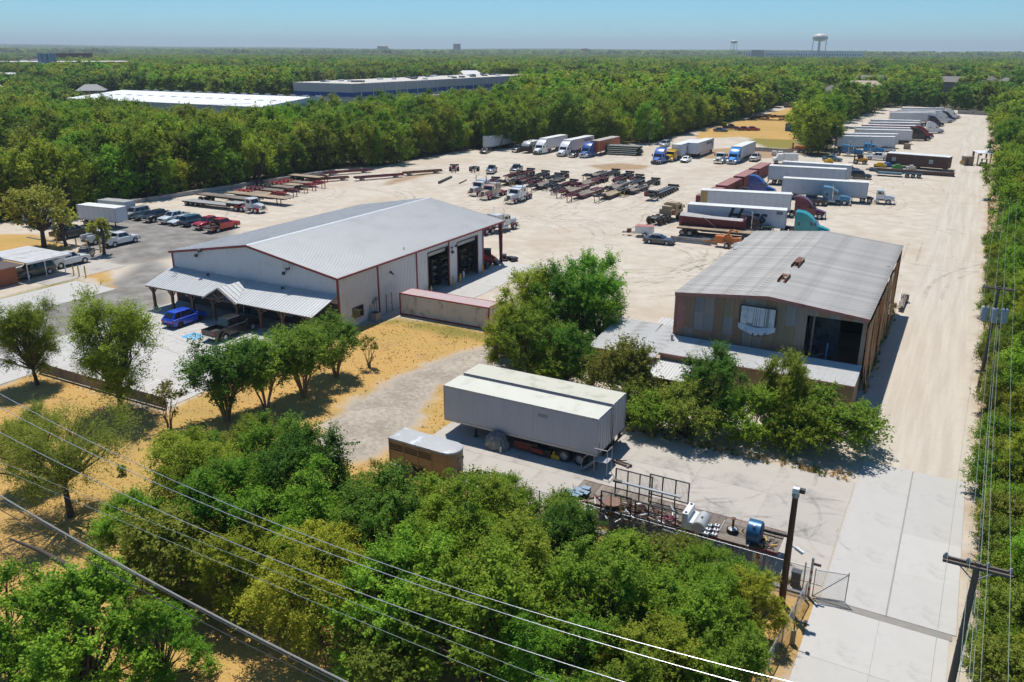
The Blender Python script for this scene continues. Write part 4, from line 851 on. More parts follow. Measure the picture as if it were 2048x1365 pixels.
    fb = trim or (BLACKP if kind in ('sedan', 'suv') else CHROME)
    part(MB().box((hl - .02, 0, zb + .16), (.16, k['W'] - .12, .22)), 'front_bumper', fb, o); part(MB().box((-hl, 0, zb + .2), (.16, k['W'] - .12, .2)), 'rear_bumper', fb, o)
    part(MB().box((hl - .03, 0, k['zh'] - .2), (.08, k['W'] - .95, .24)), 'grille', BLACKP, o)
    part(MB().b2(-hl + .4, hl - .4, -W2 + .3, W2 - .3, zb - .06, zb + .25), 'underbody', BLACKM, o)
    if B:
        bx, zf, zrl = B
        if bed == 'pickup':
            bm = MB().b2(-hl + .02, bx, -W2 + .01, -W2 + .16, zf, zrl).b2(-hl + .02, bx, W2 - .16, W2 - .01, zf, zrl).b2(bx - .06, bx + .02, -W2 + .16, W2 - .16, zf, zrl + .005)
            part(bm, 'bed_side', pt, o); part(MB().b2(-hl + .01, -hl + .09, -W2 + .17, W2 - .17, zf - .05, zrl - .01), 'tailgate', pt, o); part(MB().b2(-hl + .1, bx - .07, -W2 + .17, W2 - .17, zf + .005, zf + .02), 'bed_floor', BLACKP, o)
            if k.get('dual'):
                for yy in (-1, 1): part(MB().prism([(k['wx'][1] + .62 * cos(t), k['wr'] + .62 * sin(t)) for t in np.linspace(-.05, pi + .05, 12)] + [(k['wx'][1] - .5, k['wr'] - .03)] + [(k['wx'][1] + .5 * cos(t), k['wr'] + .5 * sin(t)) for t in np.linspace(pi, 0, 12)], yy * (W2 - .03) - (.0 if yy > 0 else .22), yy * (W2 - .03) + (.22 if yy > 0 else 0)), 'fender_flare', pt, o)
        elif bed == 'service':
            for yy in (-1, 1): part(MB().b2(-hl - .1, bx - .08, yy * (W2 + .02) - (.42 if yy > 0 else 0), yy * (W2 + .02) + (0 if yy > 0 else .42), zf + .02, zrl + .22), 'tool_cabinet', pt, o)
            part(MB().b2(-hl - .08, bx - .1, -W2 + .45, W2 - .45, zf, zf + .06), 'bed_floor', BLACKM, o)
            part(MB().bar((bx - .1, -W2 + .1, zrl + .2), (bx - .1, -W2 + .1, zr + .05), .06).bar((bx - .1, W2 - .1, zrl + .2), (bx - .1, W2 - .1, zr + .05), .06).bar((bx - .1, -W2 + .1, zr + .05), (bx - .1, W2 - .1, zr + .05), .06), 'headache_rack', BLACKM, o)
        elif bed == 'flat':
            part(MB().b2(-hl - .3, bx - .06, -W2 - .1, W2 + .1, zf + .1, zf + .2), 'flat_deck', BLACKM, o)
            part(MB().b2(bx - .1, bx - .04, -W2 + .1, W2 - .1, zf + .2, zr - .05), 'headboard', BLACKM, o)
            for yy in (-1, 1): part(MB().box((-hl + .2, yy * (W2 - .15), zf), (.3, .3, .2)), 'deck_box', GALV, o)
    return o

# ------------------------------------------------------------------ tractors
def tractor(style, colr, label, loc, yaw, col2=None, drives=2, hood_open=False, stacks=True):
    pt = paint(colr); p2 = paint(col2) if col2 else pt
    o = thing('semi_tractor', label, 'truck', loc, yaw)
    if style == 'aero':
        CF, CR = -1.75, -5.5; fa = -1.05; end = -7.9; cabp = [(-1.75, .95), (-1.75, 1.72), (-2.5, 2.5), (-2.85, 2.95), (-3.5, 3.45), (-4.2, 3.78), (-4.9, 3.9), (-5.5, 3.9), (-5.5, .9)]; ws = ((-1.8, 1.75), (-2.47, 2.48)); hw = 1.22
    elif style == 'mid':
        CF, CR = -2.0, -5.3; fa = -1.15; end = -7.8; cabp = [(-2.0, 1.0), (-2.0, 1.8), (-2.45, 2.6), (-3.0, 2.85), (-3.7, 3.25), (-4.3, 3.4), (-5.3, 3.42), (-5.3, .95)]; ws = ((-2.05, 1.83), (-2.42, 2.56)); hw = 1.2
    elif style == 'classic':
        CF, CR = -2.35, -5.7; fa = -1.25; end = -8.6; cabp = [(-2.35, 1.0), (-2.35, 1.85), (-2.55, 2.62), (-3.0, 2.74), (-3.85, 2.76), (-3.9, 2.95), (-5.7, 3.0), (-5.7, 1.0)]; ws = ((-2.38, 1.9), (-2.55, 2.56)); hw = 1.12
    else:
        CF, CR = -1.9, -3.5; fa = -1.15; end = -6.6; cabp = [(-1.9, 1.0), (-1.9, 1.75), (-2.25, 2.62), (-2.6, 2.75), (-3.5, 2.75), (-3.5, .95)]; ws = ((-1.93, 1.8), (-2.24, 2.56)); hw = 1.12
    part(MB().prism(cabp, -hw, hw, .1, .04), 'cab', pt, o, True)
    # hood
    if not hood_open:
        if style == 'classic':
            hd = MB().loft([[(-.28, -.5, .95), (-.28, .5, .95), (-.28, .48, 1.72), (-.28, 0, 1.78), (-.28, -.48, 1.72)], [(-2.36, -.85, .95), (-2.36, .85, .95), (-2.36, .72, 1.86), (-2.36, 0, 1.92), (-2.36, -.72, 1.86)]])
        else:
            zf = 1.2 if style == 'aero' else 1.42
            hd = MB().loft([[(-.12, -.75, .75), (-.12, .75, .75), (-.12, .6, zf), (-.12, 0, zf + .05), (-.12, -.6, zf)], [(-.9, -.95, .8), (-.9, .95, .8), (-.9, .68, zf + .26), (-.9, 0, zf + .33), (-.9, -.68, zf + .26)], [(CF - .02, -1.12, .9), (CF - .02, 1.12, .9), (CF - .02, .92, 1.7), (CF - .02, 0, 1.78), (CF - .02, -.92, 1.7)]])
        part(hd, 'hood', pt, o, True)
    else:
        part(MB().box((-1.1, 0, 1.15), (1.5, .75, .7)).tube([(-.7, .3, 1.5), (-1.6, .3, 1.55)], .12).box((-.4, 0, 1.2), (.12, .9, .9)), 'engine', M('green_engine', (0.05, .1, .07), .5, .2, .4, 4), o)
        part(MB().loft([[(.05, -.95, .55), (.05, .95, .55), (.2, .9, .6), (.2, -.9, .6)], [(1.75, -1.1, .75), (1.75, 1.1, .75), (1.75, .95, .95), (1.75, -.95, .95)]]), 'hood', paint('#a9c3d0'), o)
    for s_ in (-1, 1):
        fz = .62; yo = s_ * 1.02
        arc = [(fa + .66 * cos(t), .52 + .64 * sin(t)) for t in np.linspace(-.1, pi + .05, 12)]; arc2 = [(fa + .56 * cos(t), .52 + .55 * sin(t)) for t in np.linspace(pi + .05, -.1, 12)]
        part(MB().prism(arc + arc2, min(yo - .2, yo + .22), max(yo - .2, yo + .22)), 'fender', p2, o, True)
        wheel(o, fa, s_ * 1.03, .52, .3, ALLOY)
        for i in range(drives): wheel(o, end + .75 + i * 1.33, s_ * .93, .52, .56, ALLOY)
        part(MB().box((-.22, s_ * .82, .98 if style != 'aero' else .9), (.22, .32, .24)), 'headlight', LAMPW, o)
        x0, z0 = ws[0]; x1, z1 = ws[1]
        part(MB().slab([(x0 - .5, s_ * (hw + .012), z0 + .12), (x0 - 1.25, s_ * (hw + .012), z0 + .12), (x0 - 1.25, s_ * (hw + .012), z1 - .12), (x1 - .42, s_ * (hw + .012), z1 - .12)], .02 * s_), 'side_window', GLASS, o)
        part(MB().box((x0 - .35, s_ * (hw + .32), z0 + .42), (.12, .3, .55)).bar((x0 - .4, s_ * hw, z0 + .3), (x0 - .35, s_ * (hw + .25), z0 + .4), .05), 'mirror', CHROME if style == 'classic' else BLACKP, o)
        if style in ('classic', 'mid', 'day'):
            part(MB().tube([(CF - .9, s_ * 1.02, .72), (CF - 2.2 if style != 'day' else CF - 1.9, s_ * 1.02, .72)], .33, 14), 'fuel_tank', ALLOY, o, True)
            if stacks and style != 'day': part(MB().tube([(-3.9 if style == 'classic' else CF - 1.45, s_ * (hw + .1), 1.0), (-3.9 if style == 'classic' else CF - 1.45, s_ * (hw + .1), 3.7), (-4.0 if style == 'classic' else CF - 1.55, s_ * (hw + .1), 3.95)], .09, 8), 'exhaust_stack', CHROME, o, True)
        else:
            part(MB().b2(CR + .05, CF - .1, s_ * 1.1 - .1, s_ * 1.1 + .1, .38, .98), 'side_fairing', pt, o)
        if style in ('aero', 'mid') : part(MB().box((CR + .75, s_ * (hw + .008), 1.95), (.35, .02, .5)), 'sleeper_window', GLASS, o); part(MB().prism([(CR + .45, 2.95), (CR + 1.05, 3.1), (CR + .95, 3.28), (CR + .5, 3.22)], s_ * (hw - .02) - .012, s_ * (hw - .02) + .03), 'vent', BLACKP, o)
        if style == 'classic': part(MB().box((CR + .6, s_ * (hw + .008), 2.25), (.4, .02, .5)), 'sleeper_window', GLASS, o)
    x0, z0 = ws[0]; x1, z1 = ws[1]
    dx_, dz_ = x1 - x0, z1 - z0; ln = hypot(dx_, dz_); ox, oz = dz_ / ln * .02, -dx_ / ln * .02
    part(MB().slab([(x0 + ox, -hw + .16, z0 + oz + .02), (x0 + ox, hw - .16, z0 + oz + .02), (x1 + ox, hw - .24, z1 + oz), (x1 + ox, -hw + .24, z1 + oz)], .02), 'windshield', GLASS, o)
    if style in ('classic', 'day') : part(MB().box((x1 + .12, 0, z1 + .06), (.3, 1.9, .05), ry=.2), 'sun_visor', p2 if style == 'classic' else pt, o)
    gz = (.98, 1.7) if style == 'classic' else ((.72, 1.18) if style == 'aero' else (.8, 1.4))
    if not hood_open:
        gr = part(MB().b2(-.26 if style == 'classic' else -.1, -.2 if style == 'classic' else -.05, -.42, .42, gz[0], gz[1]), 'grille', M('grille_mesh', (.09, .09, .09), .4, .5), o)
        part(MB().b2(-.27 if style == 'classic' else -.11, -.17 if style == 'classic' else -.03, -.5, -.42, gz[0] - .04, gz[1] + .04).b2(-.27 if style == 'classic' else -.11, -.17 if style == 'classic' else -.03, .42, .5, gz[0] - .04, gz[1] + .04).b2(-.27 if style == 'classic' else -.11, -.171 if style == 'classic' else -.031, -.42, .42, gz[1], gz[1] + .05), 'grille_surround', CHROME, gr)
    part(MB().b2(-.18, 0, -1.18, 1.18, .34, .72), 'bumper', CHROME if style != 'aero' else p2, o)
    part(MB().b2(end, -.3, -.45, -.33, .75, .98).b2(end, -.3, .33, .45, .75, .98).b2(end, end + .1, -.33, .33, .76, .97), 'frame_rails', BLACKM if not col2 else p2, o)
    part(MB().prism([(end + .55, 1.0), (end + 2.2, 1.0), (end + 2.1, 1.16), (end + .9, 1.2)], -.45, .45), 'fifth_wheel', BLACKM, o)
    for i in range(drives): part(MB().tube([(end + .75 + i * 1.33, -.9, .52), (end + .75 + i * 1.33, .9, .52)], .1, 8), 'axle', BLACKM, o)
    if drives == 3 or col2:
        for s_ in (-1, 1):
            for i in range(drives):
                xx = end + .75 + i * 1.33; part(MB().prism([(xx + .66 * cos(t), .52 + .64 * sin(t)) for t in np.linspace(.35, pi - .35, 9)] + [(xx + .6 * cos(t), .52 + .58 * sin(t)) for t in np.linspace(pi - .35, .35, 9)], s_ * .93 - .29, s_ * .93 + .29), 'drive_fender', p2, o)
    part(MB().b2(CR + .1, CF + .3, -.42, .42, .62, .95), 'undercab', BLACKM, o)
    return o

# ------------------------------------------------------------------ van trailers and containers
TRW = M('trailer_white', (0.6, 0.62, 0.65), .45, .05, .06, .5, dirt=(.45, .46, .48), dscale=.5, dlo=.5, dhi=.85)
TRROOF = M('trailer_roof_white', (0.72, 0.72, 0.68), .5, .05, .05, .5, dirt=(.58, .56, .47), dscale=.4, dlo=.45, dhi=.8)
TRIMA = M('trailer_rail', (0.4, 0.4, 0.4), .45, .4, .1)
def van(label, loc, yaw, L_=16.15, side=None, roof=None, panels=False, H=4.1, zf=1.15, gear=True, wheels=True, wide=2.59, extra=None, name='box_trailer', skirt=False):
    side = side or TRW; roof = roof or TRROOF; w = wide / 2
    o = thing(name, label, 'trailer', loc, yaw)
    part(MB().b2(-L_ + .06, -.05, -w + .03, w - .03, zf, H - .03), 'box', side, o)
    rf = part(MB().b2(-L_ + .02, -.02, -w + .02, w - .02, H - .028, H + .01), 'roof', roof, o)
    np_ = max(6, int(L_ / 1.22)); pw_ = (L_ - .16) / np_
    for s_ in (-1, 1):
        if panels:
            me = cached(('vpan', round(pw_, 3), round(H - zf, 2)), lambda: MB().b2(.003, pw_ - .003, -.012, .012, 0, H - zf - .3).mesh('side_panel'))
            for i in range(np_): obj('side_panel', me, side, o, (-L_ + .08 + i * pw_, s_ * (w - .012) , zf + .16))
        else:
            rb = MB()
            for i in range(np_ + 1): rb.b2(-L_ + .06 + i * pw_, -L_ + .09 + i * pw_, s_ * (w - .02) - .012, s_ * (w - .02) + .012, zf + .15, H - .12)
            part(rb, 'panel_seams', TRIMA, o)['kind'] = 'stuff'
        part(MB().b2(-L_, 0, s_ * w - .025, s_ * w + .012, H - .13, H + .012), 'top_rail', TRIMA, o); part(MB().b2(-L_, 0, s_ * w - .025, s_ * w + .012, zf - .06, zf + .14), 'bottom_rail', TRIMA, o)
        part(MB().b2(-.06, .01, s_ * w - .06, s_ * w + .005, zf, H - .1), 'front_post', TRIMA, o); part(MB().b2(-L_ - .02, -L_ + .08, s_ * w - .1, s_ * w + .014, zf - .05, H - .02), 'rear_post', TRIMA, o)
        part(MB().b2(-L_ - .015, -L_ + .06, min(s_ * .02, s_ * (w - .12)), max(s_ * .02, s_ * (w - .12)), zf + .05, H - .12), 'rear_door', side, o)
    if panels:
        for s_ in (-1, 1):
            for k in (.3, .75): part(MB().tube([(-L_ - .03, s_ * (.02 + k * (w - .14)), zf + .1), (-L_ - .03, s_ * (.02 + k * (w - .14)), H - .16)], .018, 6), 'lock_bar', TRIMA, o)
            for k in range(4): part(MB().box((-L_ - .02, s_ * (w - .09), zf + .4 + k * .72), (.03, .12, .08)), 'door_hinge', TRIMA, o)
            for k in range(7): part(MB().box((-.4 - k * (L_ - .8) / 6, s_ * (w + .014), zf + .04 if k % 2 else H - .06), (.12, .02, .05)), 'marker_lamp', LAMPR if k > 3 else LAMPA, o)
            part(MB().b2(-L_ + .3, -L_ + .33, s_ * .98 - .3, s_ * .98 + .3, .2, .85), 'mudflap', BLACKP, o)
        part(MB().b2(-L_ + 4.1, -L_ + 4.9, w + .002, w + .006, zf + 2.1, zf + 2.4), 'faded_decal', flat('#8d8f96'), o)
    part(MB().b2(-L_ + .5, -.6, -.5, -.4, zf - .25, zf).b2(-L_ + .5, -.6, .4, .5, zf - .25, zf).b2(-.9, -.6, -.4, .4, zf - .2, zf), 'chassis', BLACKM, o)
    if wheels:
        for i in range(2):
            for s_ in (-1, 1): wheel(o, -L_ + 1.4 + i * 1.28, s_ * .98, .51, .56)
            part(MB().tube([(-L_ + 1.4 + i * 1.28, -.9, .51), (-L_ + 1.4 + i * 1.28, .9, .51)], .09), 'axle', BLACKM, o)
        part(MB().b2(-L_ + .05, -L_ + .15, -1.1, 1.1, .5, .62).b2(-L_ + .06, -L_ + .14, -.7, -.6, .62, zf - .06).b2(-L_ + .06, -L_ + .14, .6, .7, .62, zf - .06), 'underride_guard', BLACKM, o)
    if gear:
        for s_ in (-1, 1): part(MB().b2(-2.75, -2.6, s_ * .75 - .07, s_ * .75 + .07, .06, zf).box((-2.67, s_ * .75, .04), (.3, .3, .05)), 'landing_leg', BLACKM, o)
    if skirt:
        for s_ in (-1, 1): part(MB().b2(-L_ + 3.6, -3.2, s_ * w - .02, s_ * w + .0, .45, zf - .06), 'side_skirt', side, o)
    if extra: extra(o, L_, w, H, zf)
    return o
def van_top(label, zoom, a, b, Lmax=16.15, H=4.1, **kw):  # trailer from its near top edge: a = rear end, b = front end (heading right)
    p, q = G(*zoom(*a), H), G(*zoom(*b), H); yaw = atan2(q[1] - p[1], q[0] - p[0]); L_ = min(Lmax, hypot(q[0] - p[0], q[1] - p[1])); w = kw.get('wide', 2.59) / 2
    loc = (q[0] - w * sin(yaw), q[1] + w * cos(yaw), 0); return van(label, (loc[0], loc[1], E(loc[0], loc[1])), yaw, L_, H=H, **kw)
def container(label, loc, yaw, side, roofm, L_=12.19, trim=None, group=None, H=2.6, Wd=2.44):
    o = thing('shipping_container', label, 'container', loc, yaw, group); w = Wd / 2; trim = trim or side
    for s_ in (-1, 1): part(ribsheet(MB(), (.08, s_ * (w - .05), 0), (1, 0, 0), (0, 0, 1), L_ - .16, .15, H - .12, .28, .04, (0, s_, 0), .5), 'side_wall', side, o)
    part(ribsheet(MB(), (.05, -w + .06, 0), (0, 1, 0), (0, 0, 1), Wd - .12, .15, H - .12, .28, .04, (-1, 0, 0), .5), 'end_wall', side, o)
    for s_ in (-1, 1): part(ribsheet(MB(), (L_ - .05, min(.01 * s_, s_ * (w - .07)), 0), (0, 1, 0), (0, 0, 1), w - .08, .15, H - .12, .25, .03, (1, 0, 0), .4), 'door', side, o); part(MB().tube([(L_ + .02, s_ * .35, .15), (L_ + .02, s_ * .35, H - .15)], .025, 6), 'lock_bar', trim, o)
    for x in (0, L_):
        for s_ in (-1, 1): part(MB().box((x + (.07 if x == 0 else -.07), s_ * (w - .07), H / 2), (.15, .15, H)), 'corner_post', trim, o)
    for s_ in (-1, 1): part(MB().b2(.1, L_ - .1, s_ * (w - .04) - .045, s_ * (w - .04) + .045, H - .13, H + .004), 'top_rail', trim, o); part(MB().b2(.1, L_ - .1, s_ * (w - .04) - .045, s_ * (w - .04) + .045, .02, .17), 'bottom_rail', trim, o)
    for x in (.06, L_ - .06): part(MB().b2(x - .05, x + .05, -w + .1, w - .1, H - .12, H + .003).b2(x - .05, x + .05, -w + .1, w - .1, .02, .16), 'end_rail', trim, o)
    n = 30; pw_ = (L_ - .2) / n
    part(MB().b2(.1, L_ - .1, -w + .06, w - .06, H - .07, H - .04), 'roof_sheet', roofm, o); rc = part(ribsheet(MB(), (.1, -w + .07, H - .03), (1, 0, 0), (0, 1, 0), L_ - .2, 0, Wd - .14, .36, .03, (0, 0, 1), .5), 'roof', roofm, o)
    return o

# ------------------------------------------------------------------ heavy haul trailers
def hwheels(o, xs, r=.44, w=.5, y=.95, rim=None):
    for x in xs:
        for s_ in (-1, 1): wheel(o, x, s_ * y, r, w, rim or STEELRIM)
        part(MB().tube([(x, -y, r), (x, y, r)], .08), 'axle', BLACKM, o)
def lowboy(label, loc, yaw, L_=14, mat=None, deck=None, axles=3, neck=3.4, legs=True, hump=True, dz=.85, cat='trailer', name='lowboy_trailer', rear=None):
    mat = mat or BLACKM; deck = deck or PLANK; o = thing(name, label, cat, loc, yaw)
    rl = rear if rear is not None else axles * 1.25 + .6
    gn = MB()
    for s_ in (-1, 1): gn.prism([(0, 1.15), (-.1, 1.38), (-neck + .6, 1.5), (-neck - .15, dz + .15), (-neck - .15, dz - .25), (-neck + .3, dz - .2), (-neck + .9, 1.1)], s_ * .48 - .1, s_ * .48 + .1)
    gn.b2(-.6, -.2, -.4, .4, 1.16, 1.34).b2(-neck + .5, -neck + .9, -.4, .4, 1.12, 1.42)
    part(gn, 'gooseneck', mat, o)
    part(MB().b2(-neck - .5, -neck + .1, -1.25, 1.25, dz - .22, dz + .04), 'neck_beam', mat, o)
    for s_ in (-1, 1): part(MB().b2(-L_ + rl, -neck - .1, s_ * 1.15 - .1, s_ * 1.15 + .1, dz - .35, dz - .02), 'side_rail', mat, o)
    nb = max(4, int((L_ - rl - neck) / .6)); bw = (L_ - rl - neck - .2) / nb
    me = cached(('lbp', round(bw, 3), round(dz, 2)), lambda: MB().b2(.012, bw - .012, -1.24, 1.24, -.03, .03).mesh('deck_plank'))
    for i in range(nb): obj('deck_plank', me, deck, o, (-L_ + rl + .05 + i * bw, 0, dz + random.uniform(-.008, .008)))
    for s_ in (-1, 1): part(MB().prism([(-L_ + rl + .2, dz - .3), (-L_ + rl + .1, dz), (-L_ + rl - .5, 1.1), (-L_, 1.1), (-L_, .85), (-L_ + rl - .6, .85)], s_ * .5 - .09, s_ * .5 + .09), 'wheel_frame', mat, o)
    part(MB().b2(-L_ + .1, -L_ + rl - .4, -.4, .4, .88, 1.0), 'bogie_deck', mat, o)
    hwheels(o, [-L_ + .75 + i * 1.25 for i in range(axles)])
    if hump:
        for i in range(axles):
            for s_ in (-1, 1):
                xx = -L_ + .75 + i * 1.25; part(MB().prism([(xx + .6 * cos(t), .46 + .56 * sin(t)) for t in np.linspace(.5, pi - .5, 7)] + [(xx + .55 * cos(t), .46 + .5 * sin(t)) for t in np.linspace(pi - .5, .5, 7)], s_ * .95 - .28, s_ * .95 + .28), 'mudguard', mat, o)
    if legs:
        for s_ in (-1, 1): part(MB().b2(-.85, -.72, s_ * .5 - .06, s_ * .5 + .06, 0.0, 1.2), 'landing_leg', YELLOWP if mat is BLACKM else mat, o)
    return o
def dolly(label, loc, yaw, mat=None, axles=2, L_=5.5, tail=True):
    mat = mat or BLACKM; o = thing('jeep_dolly', label, 'dolly', loc, yaw)
    fr = MB()
    for s_ in (-1, 1): fr.prism([(0, .72), (-.2, .98), (-L_ * .35, 1.1), (-L_, 1.08), (-L_, .8), (-L_ * .4, .78)], s_ * .45 - .09, s_ * .45 + .09)
    for x in (-.5, -L_ * .4, -L_ * .7, -L_ + .1): fr.b2(x - .1, x + .1, -.36, .36, .84, 1.02)
    part(fr, 'frame', mat, o); hwheels(o, [-L_ + .7 + i * 1.25 for i in range(axles)])
    for i in range(axles):
        for s_ in (-1, 1): part(MB().b2(-L_ + .25 + i * 1.25, -L_ + 1.15 + i * 1.25, s_ * .95 - .28, s_ * .95 + .28, .93, .97), 'mudguard', mat, o)
    part(MB().b2(-1.0, -.88, -.5, -.4, 0, .85).b2(-1.0, -.88, .4, .5, 0, .85).b2(-1.0, -.88, -.4, .4, .3, .4), 'stand', mat, o)
    if tail: part(MB().b2(-L_ + .1, -L_ + .35, -1.1, 1.1, 1.1, 1.5).b2(-L_ + .5, -L_ + 1.5, -.5, .5, 1.1, 1.25), 'bolster', BLACKM, o)
    return o
def flatbed(label, loc, yaw, L_=14.6, mat=None, deck=None, axles=2, z=1.45, drop=0.0, legs=True, planks=26, name='flatbed_trailer', beam=.35):
    mat = mat or BLACKM; deck = deck or PLANK; o = thing(name, label, 'trailer', loc, yaw)
    bw = L_ / planks; me = cached(('fbp', round(bw, 3)), lambda: MB().b2(.01, bw - .01, -1.25, 1.25, -.025, .025).mesh('deck_plank'))
    for i in range(planks):
        zz = z if (i + .5) * bw > L_ - 3.2 or not drop else z - drop
        obj('deck_plank', me, deck, o, (-L_ + i * bw, 0, zz + random.uniform(-.006, .006)))
    rl = MB()
    for s_ in (-1, 1):
        if drop: rl.b2(-L_, -3.2, s_ * 1.28 - .03, s_ * 1.28 + .03, z - drop - .2, z - drop + .03); rl.b2(-3.2, 0, s_ * 1.28 - .03, s_ * 1.28 + .03, z - .2, z + .03)
        else: rl.b2(-L_, 0, s_ * 1.28 - .03, s_ * 1.28 + .03, z - .18, z + .03)
        part(rl, 'side_rail', mat, o); rl = MB()
        if drop: part(MB().b2(-L_, -3.0, s_ * .5 - .08, s_ * .5 + .08, z - drop - .42, z - drop - .03), 'main_beam', mat, o); part(MB().b2(-3.3, -.2, s_ * .5 - .08, s_ * .5 + .08, z - .4, z - .03), 'neck_beam', mat, o); 
        else: part(MB().prism([(-L_, z - .3), (-L_, z - .03), (-.1, z - .03), (-.1, z - .22), (-3, z - .3), (-4, z - beam - .15), (-L_ + 4, z - beam - .15), (-L_ + 3, z - .3)], s_ * .5 - .07, s_ * .5 + .07), 'main_beam', mat, o)
    if drop: part(MB().b2(-3.25, -3.15, -1.25, 1.25, z - drop, z - .03), 'step_plate', mat, o)
    hwheels(o, [-L_ + .9 + i * 1.25 for i in range(axles)], r=.5 if not drop else .42, w=.5)
    if legs: part(MB().b2(-2.9, -2.75, -.6, -.46, 0, z - .3), 'landing_leg', BLACKM, o); part(MB().b2(-2.9, -2.75, .46, .6, 0, z - .3), 'landing_leg', BLACKM, o)
    return o
# ================================================================== placing the vehicles
Z2 = zoomer(700, 60, .3418); Z4 = zoomer(0, 340, .29297); Z6 = zoomer(860, 300, .29297); Z7 = zoomer(1240, 280, .29297)
B3 = zoomer(940, 260, .18555); B4 = zoomer(1280, 260, .19531); B5 = zoomer(1600, 200, .2002); B6 = zoomer(320, 330, .19531)
A1 = zoomer(900, 310, .12695); A2 = zoomer(1140, 320, .12695); C3 = zoomer(1360, 320, .09766); C4 = zoomer(1500, 360, .15625); A7 = zoomer(1240, 420, .21484); N4 = zoomer(1080, 920, .27344); N3 = zoomer(760, 680, .27344)
random.seed(21)
def SV(u, v, dz=0): x, y, _ = W(u, v); return (x, y, E(x, y) + dz)
# front parking lot
car('suv', '#0a3fb5', 'bright blue SUV parked beside the hatched bay in front of the porch', SV(-75.05, 60.3, .045), FV, rim=BLACKP)
car('dually', '#1c1e20', 'black dual rear wheel pickup parked in the accessible bay', SV(-67.5, 60.1, .045), FV)
# row of parked vehicles west of the workshop
car('bigsuv', '#8a8f90', 'old silver grey SUV parked at the white box trailer', SV(-133.4, 99.6), BV)
car('sedan', '#1d3230', 'dark green sedan between the silver SUV and the dark blue pickup', SV(-130.6, 99.4), BV)
car('pickup', '#10161f', 'dark navy pickup parked in the row near the box trailer', SV(-127.3, 99.6), BV)
car('pickup', '#c8d0d2', 'white pickup in the parked row beside the teal SUV', SV(-123.7, 100.0), BV)
car('sedan', '#c9d2d6', 'white sedan tucked beside the teal SUV', SV(-121.2, 99.4), BV)
car('bigsuv', '#2a5a6c', 'teal long SUV with its tail to the gravel', SV(-118.5, 100.0), FV, trim=BLACKP)
car('pickup', '#a00d24', 'crimson pickup beside the red flatbed truck', SV(-114.4, 99.5), BV)
wr = car('dually', '#b51013', 'bright red crew truck with a black wrecker flatbed', SV(-110.9, 99.2), FV, bed='flat')
part(MB().tube([(-1.6, -.3, 1.1), (-1.9, 0, 1.9), (-2.6, 0, 1.7)], .08).tube([(-1.6, .4, 1.1), (-2.2, .2, 1.6), (-2.9, -.2, 1.5)], .07).box((-1.9, 0, 1.25), (.6, .9, .3)).tube([(-1.8, -.5, 1.2), (-3.0, -.6, 1.5)], .05), 'wrecker_boom', RUST, wr)
car('pickup', '#d9dcdb', 'white utility pickup with side tool cabinets beside the small leafy tree', SV(-116.3, 83.4), FV, bed='service', trim=BLACKP)
car('pickup', '#d4d7d6', 'second white utility pickup with side tool cabinets and ladder rack', SV(-120.4, 83.0), FV, bed='service', trim=BLACKP)
car('dually', '#17181a', 'black crew pickup parked behind the yellow green tree', SV(-127.9, 82.9), FV)
car('sedan', '#5b544b', 'bronze grey sedan parked on the lawn edge beyond the carport', SV(-113.7, 75.4), A + 2.35)
car('bigsuv', '#4a544a', 'dull green SUV parked under the white carport', SV(-109.6, 64.8, .04), BV)
car('pickup', '#cfd2d0', 'white pickup half hidden behind the carport posts', SV(-110.9, 70.7, .04), FV)
container('plain white storage box beside the parked row', SV(-141.0, 98.6), A + .12, M('white_box_sheet', (.55, .57, .58), .5, 0, .06, .8, dirt=(.4, .4, .38)), M('grey_box_roof', (.36, .35, .32), .7, 0, .15), 6.6, H=2.9)
van('white box trailer half hidden by the yellow green tree', SV(-127.0, 92.0), FU + .1, 9.0, H=3.6)
van('low white box trailer behind the yellow green tree at the lawn corner', SV(-137.5, 86.5), FU + .12, 6.0, H=3.0)
# lowbed and trailers along the west boundary
p = G(*B6(1035, 500)); tractor('day', '#c4c6c4', 'white day cab tractor with red fenders hitched to the step deck', place(*B6(1035, 505), FU + .06, 0, -.9), FU + .06, '#a3122c')
q = Gs(*B6(1035, 505)); flatbed('grey step deck trailer behind the white and red day cab', SV(q[0] - 5.3, q[1] + 1.2 - .3), FU + .03, 15.0, drop=.55, axles=3, deck=M('grey_steel_deck', (.3, .3, .29), .6, .1, .2, 1), legs=False)
flatbed('long flatbed with weathered tan deck beside the step deck', SV(q[0] - 5.4, q[1] + 5.0), FU, 16.0, deck=PLANK)
flatbed('long flatbed with a pale golden plank deck', SV(q[0] - 1.2, q[1] + 9.0), FU, 16.2, deck=PLANKT)
for i, (x, y, mt, dk, Ln, ax, lb) in enumerate(((1250, 362, REDFRAME, PLANKT, 13.5, 3, 'red lowboy with tan deck nearest the golden flatbed'), (1380, 332, MAROON, PLANK, 14, 3, 'maroon lowboy in the row of trailers along the tree line'), (1490, 297, BLACKM, PLANK, 13, 2, 'black lowboy beside the bright red gooseneck trailers'), (1575, 272, REDFRAME, PLANKT, 13.5, 3, 'bright red gooseneck lowboy with orange plank deck'), (1672, 247, REDFRAME, PLANK, 13, 2, 'bright red gooseneck trailer past the orange deck'))):
    lowboy(lb, place(*B6(x, y), FU, 0, -1), FU, Ln, mt, dk, ax)
flatbed('short black flatbed with a tan deck by the tree line', place(*B6(1630, 200), FU, 0, -1), FU, 9.0, deck=PLANKT, axles=2, planks=16)
lowboy('maroon lowboy stacked near the last flatbed of the row', place(*B6(1700, 182), FU, 0, -1), FU, 11, MAROON, PLANK, 2)
